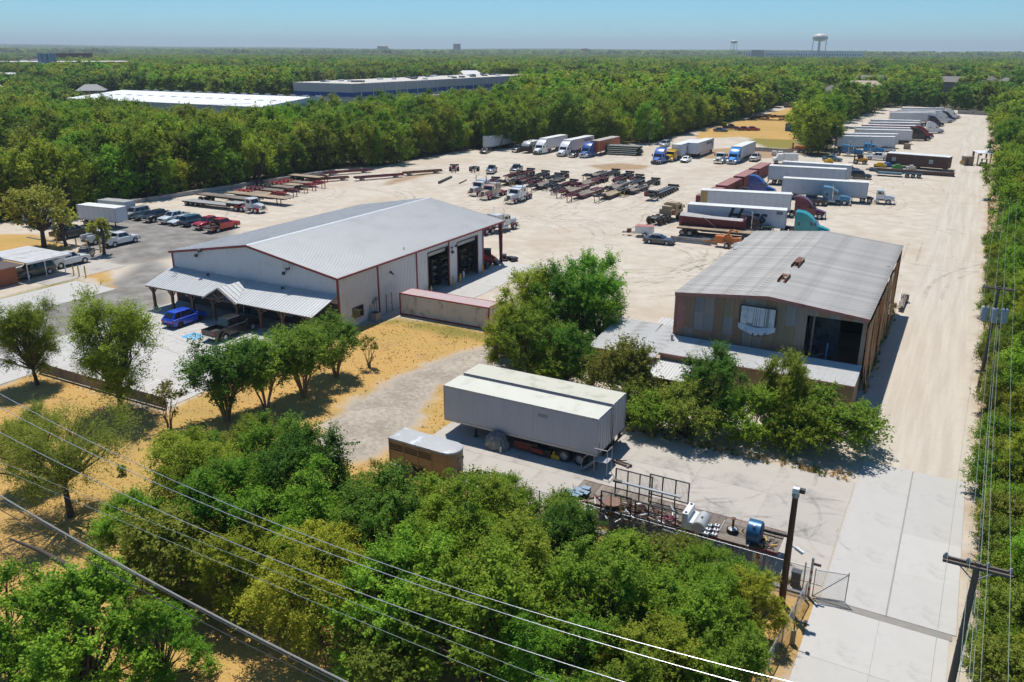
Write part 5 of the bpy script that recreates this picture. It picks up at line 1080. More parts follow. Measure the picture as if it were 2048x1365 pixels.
dolly('black two axle dolly upended at the tree line', place(*B6(1110, 235), FU, 0, -1), FU, BLACKM, 2, 4.5)
for i, (x, y, ln, mt) in enumerate(((880, 352, 10, RUST), (800, 362, 12, MAROON), (735, 352, 12, MAROON), (690, 366, 9, RUST))):
    st_ = thing('beam_stack', ('rusty steel beams on concrete blocks at the tree line', 'maroon steel girders stacked by the tree line', 'maroon girder bundle resting on blocks', 'short rusty beams in the weeds by the boundary')[i], 'beams', place(x, y, FU, ln / 2, 0), FV + .0 if False else FV - .55)
    for k in range(5): part(MB().b2(-ln / 2, ln / 2, -.8 + k * .36, -.58 + k * .36, .5 + .2 * (k % 2), .75 + .2 * (k % 2)), 'beam', mt, st_)
    for xx in (-ln * .35, ln * .35): part(MB().b2(xx - .3, xx + .3, -1, 1, 0, .5), 'block', CONC, st_)
# three bobtail tractors in the yard
tractor('classic', '#c9cccc', 'white long nose tractor with dark red fenders and grey radiator', place(*A1(335, 662), BV - .02, 0, 0), BV - .02, '#6e1420')
tractor('classic', '#b9a48f', 'beige long nose sleeper tractor with red frame', place(*A1(505, 722), BV, 0, 0), BV, '#8a1222')
tractor('classic', '#dcdedd', 'white long nose sleeper tractor with three maroon drive axles', place(*A1(915, 785), BV + .02, 0, 0), BV + .02, '#641320', drives=3)
# tractor and loader behind the workshop
tractor('classic', '#d6d7d5', 'white sleeper tractor with tall lights parked behind the workshop', place(*Z6(606, 535), FV - .28, 0, -.9), FV - .28, '#5c1a22')
# heavy haul trailers in the middle of the yard
dolly('small maroon dolly standing alone near the blue flatbed truck', place(*A1(50, 285), BV + .5), BV + .5, MAROON, 2, 5)
dolly('small black dolly beside the blue flatbed truck', place(*A1(350, 285), BV + .4), BV + .4, BLACKM, 2, 5, False)
car('single', '#274a63', 'old blue single cab flatbed truck in the open yard', place(*A1(625, 310), BV + .35, 2.6, 0), BV + .35, bed='flat')
car('pickup', '#0f1c2c', 'dark blue crew pickup standing alone in the open yard', place(*A1(1000, 308), BV + .25, 2.9, 0), BV + .25)
mid = ((A1(560, 500), 'dolly', MAROON, 5.5, 'maroon dolly behind the white and red long nose tractor'), (A1(740, 522), 'low', BLACKM, 14, 'black lowboy with pale tan deck behind the beige tractor'), (A1(860, 398), 'dolly', MAROON, 7, 'maroon two axle dolly behind the pale decked lowboy'), (A1(1125, 350), 'dolly', MAROON, 5.5, 'maroon dolly beside the dark blue crew pickup'),
       (A1(1330, 402), 'dolly', BLACKM, 7, 'black jeep dolly behind the maroon dolly row'), (A1(1660, 405), 'dolly', BLACKM, 6, 'black jeep dolly with a raised rear bolster'), (A1(1225, 600), 'low', BLACKM, 19, 'long black lowboy with open gooseneck frame behind the white sleeper tractor'), (A1(1200, 520), 'dolly', MAROON, 6, 'maroon dolly tucked behind the white sleeper tractor'),
       (A1(1690, 690), 'low', MAROON, 15, 'maroon lowboy with long neck between black and maroon trailers'), (A1(1850, 752), 'low', MAROON, 15.5, 'maroon three axle lowboy with its neck over the open gravel'), (A2(395, 682), 'low', BLACKM, 16, 'black lowboy with yellow legs and a long tan deck'), (A2(215, 338), 'low', BLACKM, 12, 'black high neck lowboy at the back of the trailer group'),
       (A2(380, 398), 'dolly', MAROON, 7, 'maroon dolly with silver fenders at the back of the group'), (A2(680, 390), 'dolly', MAROON, 6.5, 'maroon three axle booster behind the tan deck'), (A2(910, 452), 'dolly', M('slate_steel', (.1, .12, .13), .5, .1, .2), 8.5, 'slate grey ramp dolly beside the multi axle trailer'), (A2(560, 300), 'dolly', BLACKM, 7.5, 'black booster dolly beside the high neck lowboy'),
       (A1(950, 505), 'low', BLACKM, 13, 'black lowboy with a slim neck behind the beige tractor'), (A1(1470, 575), 'dolly', BLACKM, 6.5, 'black dolly under the long black gooseneck'), (A1(1600, 640), 'dolly', BLACKM, 6, 'black dolly with chrome wheels beside the maroon lowboy'), (A1(1740, 540), 'dolly', MAROON, 6, 'maroon dolly behind the maroon lowboys'), (A1(1930, 560), 'low', MAROON, 14, 'maroon lowboy deep inside the trailer group'),
       (A2(530, 560), 'low', BLACKM, 15, 'black lowboy with a wide tan deck between two jeeps'), (A2(790, 590), 'low', BLACKM, 12, 'short black lowboy with tan deck beside the slate dolly'), (A2(780, 330), 'dolly', BLACKM, 6.5, 'black booster at the far end of the tan deck'), (A2(960, 380), 'dolly', MAROON, 6, 'maroon booster with three axles beside the slate dolly'), (A2(1190, 440), 'dolly', BLACKM, 6, 'black booster right of the slate dolly'), (A1(1480, 440), 'dolly', BLACKM, 7, 'black dolly in the thick of the trailer group'), (A1(1050, 470), 'dolly', MAROON, 6.5, 'maroon dolly beside the slim necked lowboy'))
for i, (pp, kd, mt, Ln, lb) in enumerate(mid):
    yw = BV + random.uniform(-.1, .1)
    if kd == 'low': lowboy(lb, place(*pp, yw), yw, Ln, mt, PLANKT if i in (1, 10, 21, 22) else PLANK, 3, 4.2 if Ln > 14 else 3.4)
    else: dolly(lb, place(*pp, yw), yw, mt, 3 if Ln > 6.2 else 2, Ln)
ma = thing('multi_axle_trailer', 'black eight axle heavy haul trailer with slate deck beams', 'trailer', place(*A2(1240, 655), BV), BV)
for s_ in (-1, 1): part(MB().b2(-15.2, -3.4, s_ * .45 - .25, s_ * .45 + .25, .8, 1.05), 'deck_beam', M('slate_steel', 0), ma); part(MB().prism([(0, .9), (-.2, 1.5), (-2.2, 1.7), (-3.6, 1.0), (-3.6, .7), (-2.0, .8)], s_ * .6 - .12, s_ * .6 + .12), 'neck', BLACKM, ma)
part(MB().b2(-2.6, -1.2, -1.2, 1.2, 1.2, 1.9).b2(-1.1, -.2, -1.0, 1.0, .9, 1.4), 'power_pack', BLACKM, ma); part(MB().b2(-.18, -.1, -1.1, -.3, 1.0, 1.9), 'marker_board', flat('#8a3a30'), ma); part(MB().b2(-15.5, -15.2, -1.2, 1.2, 1.0, 1.4), 'rear_bumper', BLACKM, ma)
hwheels(ma, [-4.4 - i * 1.5 for i in range(8)], .42, .45, 1.05)
for i in range(9): part(MB().b2(-3.75 - i * 1.5, -3.55 - i * 1.5, -1.35, 1.35, .86, 1.0), 'cross_member', BLACKM, ma)
for (x, y, ln, dx) in ((365, 575, 9, 0), (1200, 580, 5.5, 0)):
    sc = thing('scrap_girder', 'old steel track girder lying on the gravel' if ln > 6 else 'thin steel beam lying on the gravel near the white tractor', 'girder', place(860 + x * .04883, 340 + y * .04883, BV), BV + .25)
    part(MB().b2(-ln, 0, -.22 if ln > 6 else -.1, .22 if ln > 6 else .1, .05, .55 if ln > 6 else .25), 'beam', RUST if ln < 6 else flat('#4d4a42'), sc); part(MB().b2(-ln * .8, -ln * .1, -.5 if ln > 6 else -.14, -.1, .0, .3 if ln > 6 else .06), 'flange', flat('#4d4a42'), sc)

# far row by the trees
BLUEL = M('blue_lettering', (0.02, .06, .2), .5)
def landstar(o, L_, w, H, zf):
    obj('lettering', text_mesh('LANDSTAR', 1.05, .004, 0, .03), BLUEL, o, (-L_ + 4.9, w + .022, 3.25), (pi / 2, 0, pi))
    st_ = MB(); pts = []
    for k in range(10): r = 1.05 if k % 2 == 0 else .36; t = pi / 2 + k * pi / 5; pts.append((r * cos(t) * .75, r * sin(t)))
    st_.prism(pts, -.006, .006); part(st_, 'star_emblem', BLUEL, o, loc=(-L_ + 1.45, w + .022, 2.75))
def far_van(px, py, label, L_=15.5, yaw=BV, **kw): return van(label, place(px, py, yaw), yaw, L_, **kw)
far_van(*B3(180, 228), 'white Landstar trailer with blue star parked alone by the trees'.replace('Landstar ', 'lettered '), 14.5, extra=landstar)
car('sedan', '#3a2420', 'dark maroon sedan in front of the lettered star trailer by the trees', place(*B3(135, 262), BV + .2, 2.4, 0), BV + .2)
car('pickup', '#1b2f33', 'dark teal pickup between the star trailer and the black camper', place(*B3(472, 248), BV, 2.9, 0), BV)
rv = thing('camper_trailer', 'black and silver camper trailer between a pickup and a green nosed truck', 'camper', place(*B3(590, 254), BV), BV)
part(MB().prism([(0, .6), (.15, 1.6), (-.5, 2.6), (-1.3, 3.1), (-7.5, 3.1), (-7.5, .6)], -1.22, 1.22, .1, .05), 'body', M('camper_silver', (.35, .36, .37), .4, .1, .1), rv, True)
part(MB().prism([(.02, .62), (.17, 1.58), (-.1, 2.0), (-2.4, 2.3), (-2.4, .62)], -1.235, 1.235), 'front_cap', flat('#1b1c1e'), rv); part(MB().b2(-5.5, -3.0, 1.225, 1.24, 1.6, 2.2), 'side_window', GLASS, rv); hwheels(rv, [-4.6, -5.5], .36, .25, 1.08)
part(MB().b2(-7.3, -1.4, -1.15, 1.15, 3.1, 3.14), 'roof', WHITE, rv); part(MB().box((-3.5, 0, 3.28), (.8, .7, .28)), 'roof_unit', WHITE, rv)
tractor('aero', '#e0e2e0', 'white aero tractor with a green nose by the trees', place(*B3(705, 272), BV), BV, '#0f4d22')
q = Gs(*B3(705, 272)); van('white trailer behind the green nosed tractor', SV(q[0], q[1] + 4.8), BV, 13.6)
tractor('aero', '#dfe1e2', 'white aero tractor hitched to a lettered star trailer by the trees', place(*B3(965, 293), BV), BV, '#b9bcbf')
q = Gs(*B3(965, 293)); van('white lettered star trailer behind the plain white tractor', SV(q[0], q[1] + 4.8), BV, 16, extra=landstar)
car('bigsuv', '#3b3533', 'dark brown SUV between the white and blue tractors by the trees', place(*B3(1085, 302), BV, 2.5, 0), BV)
tractor('aero', '#1d4f92', 'royal blue aero tractor in front of an orange trailer', place(*B3(1208, 308), BV), BV, '#c9ccd0')
q = Gs(*B3(1208, 308)); van('orange box trailer behind the royal blue tractor', SV(q[0] + .9, q[1] + 6.4), BV, 15.5, side=M('orange_trailer', (.44, .1, .03), .5, 0, .1, .6), roof=M('tan_trailer_roof', (.42, .38, .3), .6, 0, .1))
pl = thing('pipe_stack', 'big stack of dark green drill pipes beside the orange trailer', 'pipes', place(*B3(1640, 275), FU + .1), FU + .1)
GP = M('dark_green_pipe', (.05, .065, .055), .5, .2, .3, 2)
for r in range(5):
    for k in range(9 - r): part(MB().tube([(-4.6 + random.uniform(-.8, .5), -.3 + k * .62 + r * .31, .28 + r * .5), (4.4 + random.uniform(-.6, .8), -.3 + k * .62 + r * .31, .28 + r * .5)], .26, 10), 'pipe', GP, pl, True)
tractor('aero', '#2b5da8', 'royal blue aero tractor with a dark grey nose at the yard middle', place(*B4(150, 358), BV), BV, '#2e3238')
car('bigsuv', '#9aa4ac', 'silver SUV parked behind the blue tractor with the dark nose', place(*B4(225, 182), BV, 2.5, 0), BV)
tractor('classic', '#e0b400', 'bright yellow sleeper tractor beside the blue one', place(*B4(275, 335), BV), BV, None)
q = Gs(*B4(275, 335)); van('white trailer behind the bright yellow tractor', SV(q[0] + .6, q[1] + 5.5), BV, 16)
car('sedan', '#dfe2e3', 'white sedan parked between the yellow tractor and a lettered trailer', place(*B4(440, 340), BV, 2.4, 0), BV)
far_van(*B4(532, 292), 'white lettered star trailer parked without a tractor behind the white sedan', 16, extra=landstar, skirt=True)
tractor('day', '#c9cac3', 'cream day cab tractor beside the sky blue tractor', place(*B4(790, 353), BV), BV)
tractor('aero', '#1583cf', 'bright sky blue aero tractor hitched to a white trailer', place(*B4(925, 358), BV), BV, '#b9bcbf')
q = Gs(*B4(925, 358)); van('white ribbed trailer behind the bright sky blue tractor', SV(q[0], q[1] + 4.9), BV, 16)
car('pickup', '#8f9298', 'silver crew pickup beside the sky blue tractor', place(*B4(1150, 330), BV, 2.9, 0), BV)

# maroon containers
CR_ = M('maroon_container', (.2, .045, .042), .6, 0, .15, 1, dirt=(.26, .09, .07), dscale=.8); CRR = M('maroon_container_roof', (.27, .075, .07), .6, 0, .12, 1)
cb = Gs(*C3(970, 535), 2.6)
for i, dv in enumerate((-13.4, 0, 13.4, 26.6)):
    o = container(('maroon shipping container with white marks at the near end of its row', 'maroon shipping container second along its row behind the yellow ended trailer', 'maroon shipping container third along its row beside the blue tractor', 'maroon shipping container last along its row by the silver trailer')[i], SV(cb[0] - 1.22 + (.0, 0, .2, .3)[i], cb[1] + dv), FV, CR_, CRR, L_=12.19)
    if i == 0:
        for k in range(3): part(MB().b2(.0, .012, .25 + k * .28, .4 + k * .28, 1.9, 2.2), 'white_mark', WHITE, o, loc=(-.0, -1.2, 0))
container('beige and red container beside the workshop with a striped red roof', W(-55.95, 76.2), A, M('beige_container', (.62, .585, .54), .6, 0, .08, 1, dirt=(.28, .26, .23)), M('pink_striped_roof', (.5, .36, .34), .6, 0, .25, 2.2, dirt=(.42, .4, .38), dscale=1.4), 12.1, M('red_container_trim', (.3, .04, .035), .55, 0, .2))
container('blue container half hidden behind the big bushes', place(1571, 262, FU), FU, M('blue_container', (.05, .13, .28), .55, 0, .12, 1), M('blue_container', 0), 6.1)

# angled row of trailers and tractors on the right
def hoss(o, L_, w, H, zf):
    obj('lettering', text_mesh('Hoss', 3.1, .004, .32, .09), INK, o, (-L_ * .4, -w - .022, 2.75), (pi / 2, 0, 0))
    for k in range(9): part(MB().b2(-L_ * .44 + k * .22, -L_ * .44 + k * .22 + .13, -w - .025, -w - .015, 1.75, 1.95), 'small_letter', INK, o)
    part(MB().b2(-1.6, -.6, -w - .025, -w - .012, 3.35, 3.85), 'grey_patch', flat('#5f666c'), o)
BLW = M('bluish_trailer', (.45, .5, .56), .45, .05, .08, .5, dirt=(.36, .4, .45), dscale=.6)
van_top('pale blue box trailer with large black script lettering', Z7, (432, 440), (1140, 485), side=BLW, extra=hoss)
def yend(o, L_, w, H, zf): part(MB().b2(-L_ - .03, -L_ + 1.2, -w - .02, -w - .014, zf + .02, H - .06), 'tan_end_panel', M('mustard_panel', (.42, .3, .1), .6, 0, .1), o)
van_top('white box trailer with a mustard rear panel', Z7, (535, 345), (1175, 375), extra=yend)
van_top('bluish box trailer behind the light blue sleeper tractor', Z7, (1100, 262), (1700, 295), side=BLW)
van_top('bluish box trailer in the middle of the right hand group', Z7, (1010, 178), (1548, 205), side=BLW)
van_top('silver box trailer behind the middle bluish one', Z7, (1110, 150), (1578, 178), side=M('silver_trailer', (.5, .53, .56), .4, .2, .08))
tractor('aero', '#0e8f92', 'bright teal aero sleeper tractor beyond the old shed roof', place(*C4(1015, 655), FU + .05, 0, -.6, 1.1), FU + .05)
tractor('aero', '#641a30', 'maroon aero sleeper tractor hitched to the mustard ended trailer', place(*C4(965, 515), FU + .12, 0, -1), FU + .12, stacks=True)
tractor('mid', '#26303c', 'dark slate aero tractor with its hood tipped open', place(*A7(1425, 200), FU + .05, 0, -.6, .9), FU + .05, hood_open=True)
tractor('mid', '#5f8fa8', 'light blue tall sleeper tractor with long square hood', place(*C4(1285, 335), FU + .12, 0, -1), FU + .12)
tractor('day', '#dcdedc', 'white day cab tractor hitched in front of the bluish trailer', place(*C4(1845, 325), FU + .08, 0, -1), FU + .08)
tractor('aero', '#123a86', 'deep blue aero tractor tucked between two trailers by the containers', place(*C3(1950, 640), FU + .05, 0, -.8, 1.0), FU + .05)
car('pickup', '#0d1116', 'black pickup between the maroon and light blue tractors', place(*C4(965, 345), FU, 2.9, -1), FU)
car('bigsuv', '#11161b', 'black SUV beside the slate blue lowboy', place(*B5(705, 800), FU + .1, 2.5, -1), FU + .1)
car('sedan', '#20303a', 'dark sedan at the nose of the silver trailer', place(*B5(595, 728), FU + .1, 2.4, -.9), FU + .1)
rw_ = (((360, 365), (965, 372), TRW, 'white ribbed trailer nearest the big bushes in the angled row'), ((415, 340), (995, 345), TRW, 'white trailer second in the angled row'), ((570, 298), (1130, 308), TRW, 'white trailer hitched to the black tractor'), ((555, 272), (1110, 283), TRW, 'white trailer beside the orange one in the angled row'), ((630, 252), (1165, 262), M('orange_trailer', 0), 'orange trailer in the angled row'), ((690, 230), (1210, 232), TRW, 'white trailer behind the orange one in the angled row'),
       ((715, 200), (1210, 210), TRW, 'white trailer with a gap beside it in the angled row'), ((890, 130), (1370, 135), TRW, 'white ribbed trailer where the row restarts after the gap'), ((900, 118), (1365, 122), TRW, 'white trailer close behind the ribbed one'), ((980, 105), (1430, 108), TRW, 'white trailer near the far end of the angled row'), ((1010, 82), (1450, 84), TRW, 'white trailer last of the angled row by the far trees'))
for a_, b_, mt, lb in rw_: van_top(lb, B5, a_, b_, side=mt)
for (x, y, st_, c_, lb) in ((1305, 412, 'aero', '#111418', 'black aero tractor in the angled row'), (1335, 387, 'aero', '#8f1023', 'red aero tractor beside the black one in the angled row'), (1438, 337, 'aero', '#dfe2e4', 'white tall sleeper tractor beside the red one'), (1440, 270, 'aero', '#1b2c48', 'navy aero tractor in the angled row'), (1530, 232, 'aero', '#d9dde0', 'white aero tractor beside the navy one'), (1557, 216, 'aero', '#1d355c', 'dark blue aero tractor near the far end of the row'), (1602, 192, 'aero', '#e2e4e6', 'white aero tractor last of the angled row')):
    tractor(st_, c_, lb, place(*B5(x, y), FU + .38, 0, -1), FU + .38)
car('sedan', '#23272b', 'dark sedan under the noses of the angled row', place(*B5(1090, 440), FU + .3, 2.4, -.9), FU + .3)
cbx = thing('wooden_crate', 'small wooden crate standing before the angled trailers', 'crate', place(*B5(1067, 492), FU), FU); part(MB().b2(-.9, .9, -.7, .7, 0, 1.5), 'box', PLANKT, cbx); part(MB().b2(-.95, .95, -.75, .75, 1.5, 1.58), 'lid', PLANK, cbx)
tractor('classic', '#1f6a97', 'blue sleeper tractor behind the yellow forklift', place(*B5(632, 572), FU + .05, 0, -1), FU + .05)
tractor('classic', '#2a7fae', 'blue long nose tractor behind the white crew pickup', place(*B5(845, 555), FU + .05, 0, -1), FU + .05)
car('pickup', '#d8dad9', 'white crew pickup behind the brown mobile office', place(*B5(655, 600), BU + .05, 2.9, .9), BU + .05)
car('sedan', '#4d6f70', 'grey green sedan before the blue tractors', place(*B5(405, 622), FU - .1, 2.4, -.9), FU - .1)
car('sedan', '#cfd4d6', 'white sedan behind the brown mobile office corner', place(*B5(945, 525), FU, 2.4, -.9), FU)
lowboy('slate blue lowboy beside the black SUV and the long girder', place(*B5(640, 752), BU, 0, 1.2), BU, 12.5, M('slate_blue_steel', (.07, .12, .15), .5, .1, .2), M('slate_blue_steel', 0), 3, 2.8, legs=False)
# brown mobile office
p0, p1 = G(*B5(868, 533), 3.3), G(*B5(1490, 580), 3.3); yw = atan2(p1[1] - p0[1], p1[0] - p0[0]); L_ = hypot(p1[0] - p0[0], p1[1] - p0[1])
mo = thing('mobile_office', 'brown mobile office building with two windows up on blocks', 'building', (p0[0], p0[1], E(p0[0], p0[1])), yw)
part(ribsheet(MB(), (0, 0, 0), (1, 0, 0), (0, 0, 1), L_, .55, 3.3, .3, .025, (0, -1, 0)).b2(0, L_, .02, 3.6, .55, 3.28), 'walls', M('brown_siding', (.1, .05, .038), .7, 0, .15, 1), mo)
part(MB().b2(-.15, L_ + .15, -.2, 3.8, 3.3, 3.42), 'roof', TRROOF, mo)
for x in (1.4, 1.4 + L_ * .6):
    w_ = part(MB().b2(x, x + 1.0, -.05, -.03, 1.5, 2.5), 'window', M('pale_pane', (.35, .4, .42), .15), mo); part(MB().b2(x - .1, x + 1.1, -.07, -.051, 1.4, 1.5).b2(x - .1, x, -.07, -.051, 1.5, 2.5).b2(x + 1, x + 1.1, -.07, -.051, 1.5, 2.5).b2(x - .1, x + 1.1, -.07, -.051, 2.5, 2.6), 'window_frame', BLACKM, w_)
for x in (.8, L_ / 2, L_ - .8): part(MB().b2(x - .3, x + .3, .3, 3.2, 0, .55), 'block', CONC, mo)
gd = thing('long_girder', 'long rusty steel girder lying in front of the mobile office', 'girder', place(*B5(690, 712), FU, 0, 0), atan2(G(*B5(1540, 770))[1] - G(*B5(690, 712))[1], G(*B5(1540, 770))[0] - G(*B5(690, 712))[0]))
gl = hypot(G(*B5(1540, 770))[0] - G(*B5(690, 712))[0], G(*B5(1540, 770))[1] - G(*B5(690, 712))[1])
part(MB().b2(0, gl, -.06, .06, .1, .85), 'web', flat('#5d5146'), gd); part(MB().b2(0, gl, -.3, .3, 0, .1), 'bottom_flange', flat('#5d5146'), gd); part(MB().b2(0, gl, -.3, .3, .85, .95), 'top_flange', flat('#6f6152'), gd); part(MB().b2(gl - 1.6, gl - .2, .4, 1.6, 0, 1.5), 'end_crate', PLANK, gd)
# forklift
fk = thing('forklift', 'yellow rough terrain forklift with its mast to the trailers', 'forklift', place(*B5(585, 645), BU, 0, 1), BU)
YM = M('machine_yellow', (.55, .28, .02), .5, 0, .15, 2, dirt=(.25, .15, .05))
part(MB().prism([(-1.9, .6), (-1.9, 1.5), (-.6, 1.6), (.4, 1.2), (1.1, 1.1), (1.1, .55)], -.85, .85), 'chassis', YM, fk); part(MB().b2(-.7, .5, -.6, -.52, 1.3, 2.4).b2(-.7, .5, .52, .6, 1.3, 2.4).b2(-.75, .55, -.65, .65, 2.4, 2.48), 'cab_frame', BLACKM, fk)
part(MB().b2(1.2, 1.4, -.6, -.45, .2, 3.2).b2(1.2, 1.4, .45, .6, .2, 3.2).b2(1.25, 1.4, -.45, .45, 2.9, 3.1), 'mast', BLACKM, fk); part(MB().b2(1.4, 2.6, -.5, -.36, .2, .26).b2(1.4, 2.6, .36, .5, .2, .26), 'fork', BLACKM, fk)
for x, r in ((.8, .6), (-1.3, .5)):
    for s_ in (-1, 1): wheel(fk, x, s_ * .95, r, .4)
# clutter about the mobile office
for i, (x, y, c_, lb, sz) in enumerate(((800, 672, '#c9a21b', 'yellow machine on skids beside the mobile office', 1.5), (865, 672, '#1d5d9c', 'blue tarp covered pump by the mobile office corner', 1.4), (970, 690, '#3f7d34', 'green tarpaulin heap by the mobile office', 1.2), (1105, 700, '#b9b5aa', 'pale coil of hose before the mobile office', 1.0), (285, 632, '#d3a400', 'yellow plastic tank before the grey green sedan', 1.0))):
    o = thing('machine', lb, 'machine', place(*B5(x, y), FU), FU + .2 * i); part(MB().b2(-sz, sz, -.6, .6, .15, .8), 'base', flat(c_), o); part(MB().tube([(-sz * .5, 0, .8), (sz * .4, 0, .85)], .4, 10), 'top', flat(c_, .5), o, True); part(MB().b2(-sz, sz, -.7, -.6, 0, .15), 'skid', BLACKM, o); part(MB().b2(-sz, sz, .6, .7, 0, .15), 'skid', BLACKM, o)

# military truck and things in front of the old shed
ht = thing('army_truck', 'sand coloured heavy army tractor truck with four axles', 'truck', place(*A2(1300, 1030), FV - .2, -4.4, 0), FV - .2)
SAND = M('army_sand', (.36, .27, .15), .7, 0, .15, 1.5, dirt=(.25, .18, .1))
part(MB().prism([(3.9, 1.0), (3.9, 1.9), (3.5, 2.9), (1.3, 2.95), (1.2, 1.0)], -1.25, 1.25, .08, .04), 'cab', SAND, ht, True); part(MB().slab([(3.93, -1.05, 1.98), (3.93, 1.05, 1.98), (3.57, 1.0, 2.78), (3.57, -1.0, 2.78)], .02), 'windshield', GLASS, ht)
for s_ in (-1, 1): part(MB().box((2.7, s_ * 1.262, 2.2), (.8, .02, .6)), 'side_window', GLASS, ht); part(MB().box((3.6, s_ * 1.55, 2.4), (.1, .25, .5)), 'mirror', BLACKM, ht)
part(MB().b2(-.3, 1.1, -1.2, 1.2, 1.2, 2.1).b2(-.1, .9, -.8, .8, 2.1, 2.7), 'winch_house', SAND, ht); part(MB().tube([(.4, -.9, 1.6), (.4, -1.3, 1.6)], .45, 12), 'spare_winch', RUST, ht); part(MB().b2(1.5, 3.2, -1.0, 1.0, 2.96, 3.1), 'roof_hatch', SAND, ht)
part(MB().b2(-4.6, 1.2, -.5, -.35, .85, 1.1).b2(-4.6, 1.2, .35, .5, .85, 1.1), 'frame_rails', BLACKM, ht); part(MB().prism([(-4.2, 1.12), (-2.2, 1.12), (-2.3, 1.32), (-3.9, 1.3)], -.6, .6), 'fifth_wheel', BLACKM, ht)
for x in (2.6, -.9, -2.4, -3.8):
    for s_ in (-1, 1): wheel(ht, x, s_ * 1.12, .66, .46, flat('#6f5f43'))
def on7(x, y): return Z7(x, y)
us_ = thing('tool_trailer', 'white utility box trailer with a faded red top', 'trailer', place(*Z7(160, 668), BU + .12, -.2, 1), BU + .12)
part(MB().b2(-1.5, 1.3, -.95, .95, .55, 1.75), 'box', WHITE, us_); part(MB().b2(-1.52, 1.32, -.97, .97, 1.75, 1.8), 'lid', M('faded_red_top', (.42, .16, .13), .6), us_); part(MB().b2(1.3, 3.6, -.5, -.4, .45, .55).b2(1.3, 3.6, .4, .5, .45, .55).b2(3.4, 3.6, -.4, .4, .45, .55), 'tongue', RUST, us_); part(MB().b2(2.2, 2.8, -.4, .4, .56, 1.1), 'rusty_chest', RUST, us_)
for s_ in (-1, 1): wheel(us_, -.4, s_ * 1.0, .4, .26, WHITE); part(MB().prism([(-.4 + .55 * cos(t), .42 + .5 * sin(t)) for t in np.linspace(0, pi, 9)] + [(-.4 + .5 * cos(t), .42 + .45 * sin(t)) for t in np.linspace(pi, 0, 9)], s_ * .96 - .02, s_ * 1.15 if s_ > 0 else -.94), 'fender', WHITE, us_)
part(MB().b2(-.35, -.3, -.96, -.952, .7, 1.6).b2(.5, .55, -.96, -.952, .7, 1.6), 'door_seam', BLACKM, us_)
car('sedan', '#3c4750', 'slate grey sedan parked alone facing the old shed', place(*A7(350, 325), FU + .08, 0, -.9), FU + .08)
dt = thing('dump_trailer', 'maroon end dump trailer with a grey tarp roll', 'trailer', place(*Z7(830, 672), FU + .06, 0, -1.2), FU + .1)
part(MB().loft([[(0, -.9, 1.2), (0, .9, 1.2), (0, 1.25, 2.7), (0, -1.25, 2.7)], [(-10.5, -.9, 1.2), (-10.5, .9, 1.2), (-10.5, 1.25, 2.9), (-10.5, -1.25, 2.9)]]), 'tub', MAROON, dt)
part(MB().loft([[(-.2, -1.2, 2.72), (-.2, 1.2, 2.72), (-.2, .6, 2.85), (-.2, -.6, 2.85)], [(-5, -1.2, 2.78), (-5, 1.2, 2.78), (-5, .6, 2.9), (-5, -.6, 2.9)], [(-10.4, -1.2, 2.93), (-10.4, 1.2, 2.93), (-10.4, .6, 3.3), (-10.4, -.6, 3.3)]]), 'tarp', M('grey_tarp', (.4, .38, .35), .8, 0, .2, 2, bmp=.6), dt, True)
for i in range(8): part(MB().bar((-.6 - i * 1.35, -.98, 1.2), (-.6 - i * 1.35, -1.32, 2.7), .1), 'stake', MAROON, dt)
part(MB().b2(-10.5, .3, -.5, -.4, .85, 1.15).b2(-10.5, .3, .4, .5, .85, 1.15), 'chassis', BLACKM, dt); hwheels(dt, [-9.2, -8.0], .5, .5); part(MB().b2(.05, .25, -1.2, 1.2, 1.0, 3.0), 'headboard', MAROON, dt)
part(MB().bar((-6.5, -1.36, 3.0), (-3.6, -1.5, 1.0), .07), 'tarp_arm', GALV, dt); part(MB().b2(-10.0, -8.0, -1.5, -1.0, .9, 1.3), 'blue_fender', flat('#5b7f9c'), dt)
flatbed('weathered grey flatbed behind the orange chipper', place(*Z7(1000, 712), FU + .05, 0, -1.2), FU + .05, 14.6, deck=M('silver_grey_deck', (.33, .31, .28), .85, 0, .25, 1.5, dirt=(.2, .19, .17)), legs=False, axles=2, z=1.35)
for i, (x0, y0, ln) in enumerate(((345, 690, 6.5), (560, 705, 2.4))):
    o = thing('concrete_barrier', 'long grey concrete barrier behind the slate sedan' if i == 0 else 'short concrete block beside the orange chipper', 'barrier', place(*Z7(x0, y0), FU + .02), FU + .02); part(MB().prism([(-.3, 0), (.3, 0), (.26, .2), (.12, .5), (.1, .85), (-.1, .85), (-.12, .5), (-.26, .2)], 0, ln), 'body', CONC, o, rot=(0, 0, -pi / 2)); part(MB().b2(.4, .9, -.31, .31, 0, .06), 'slot', BLACKM, o)
wc = thing('wood_chipper', 'orange towable wood chipper with a curved chute', 'chipper', place(*Z7(710, 742), BU, 0, .95), BU)
ORG = M('machine_orange', (.55, .16, .025), .5, 0, .15, 2, dirt=(.3, .12, .05))
part(MB().b2(.3, 1.7, -.55, .55, .75, 1.75), 'engine_cover', ORG, wc); part(MB().tube([(-.4, -.45, 1.25), (-.4, .45, 1.25)], .6, 16), 'drum_housing', ORG, wc, True); part(MB().loft([[(-.9, -.5, .8), (-.9, .5, .8), (-.9, .5, 1.5), (-.9, -.5, 1.5)], [(-2.2, -.8, .6), (-2.2, .8, .6), (-2.2, .8, 1.7), (-2.2, -.8, 1.7)]]), 'infeed_hopper', ORG, wc)
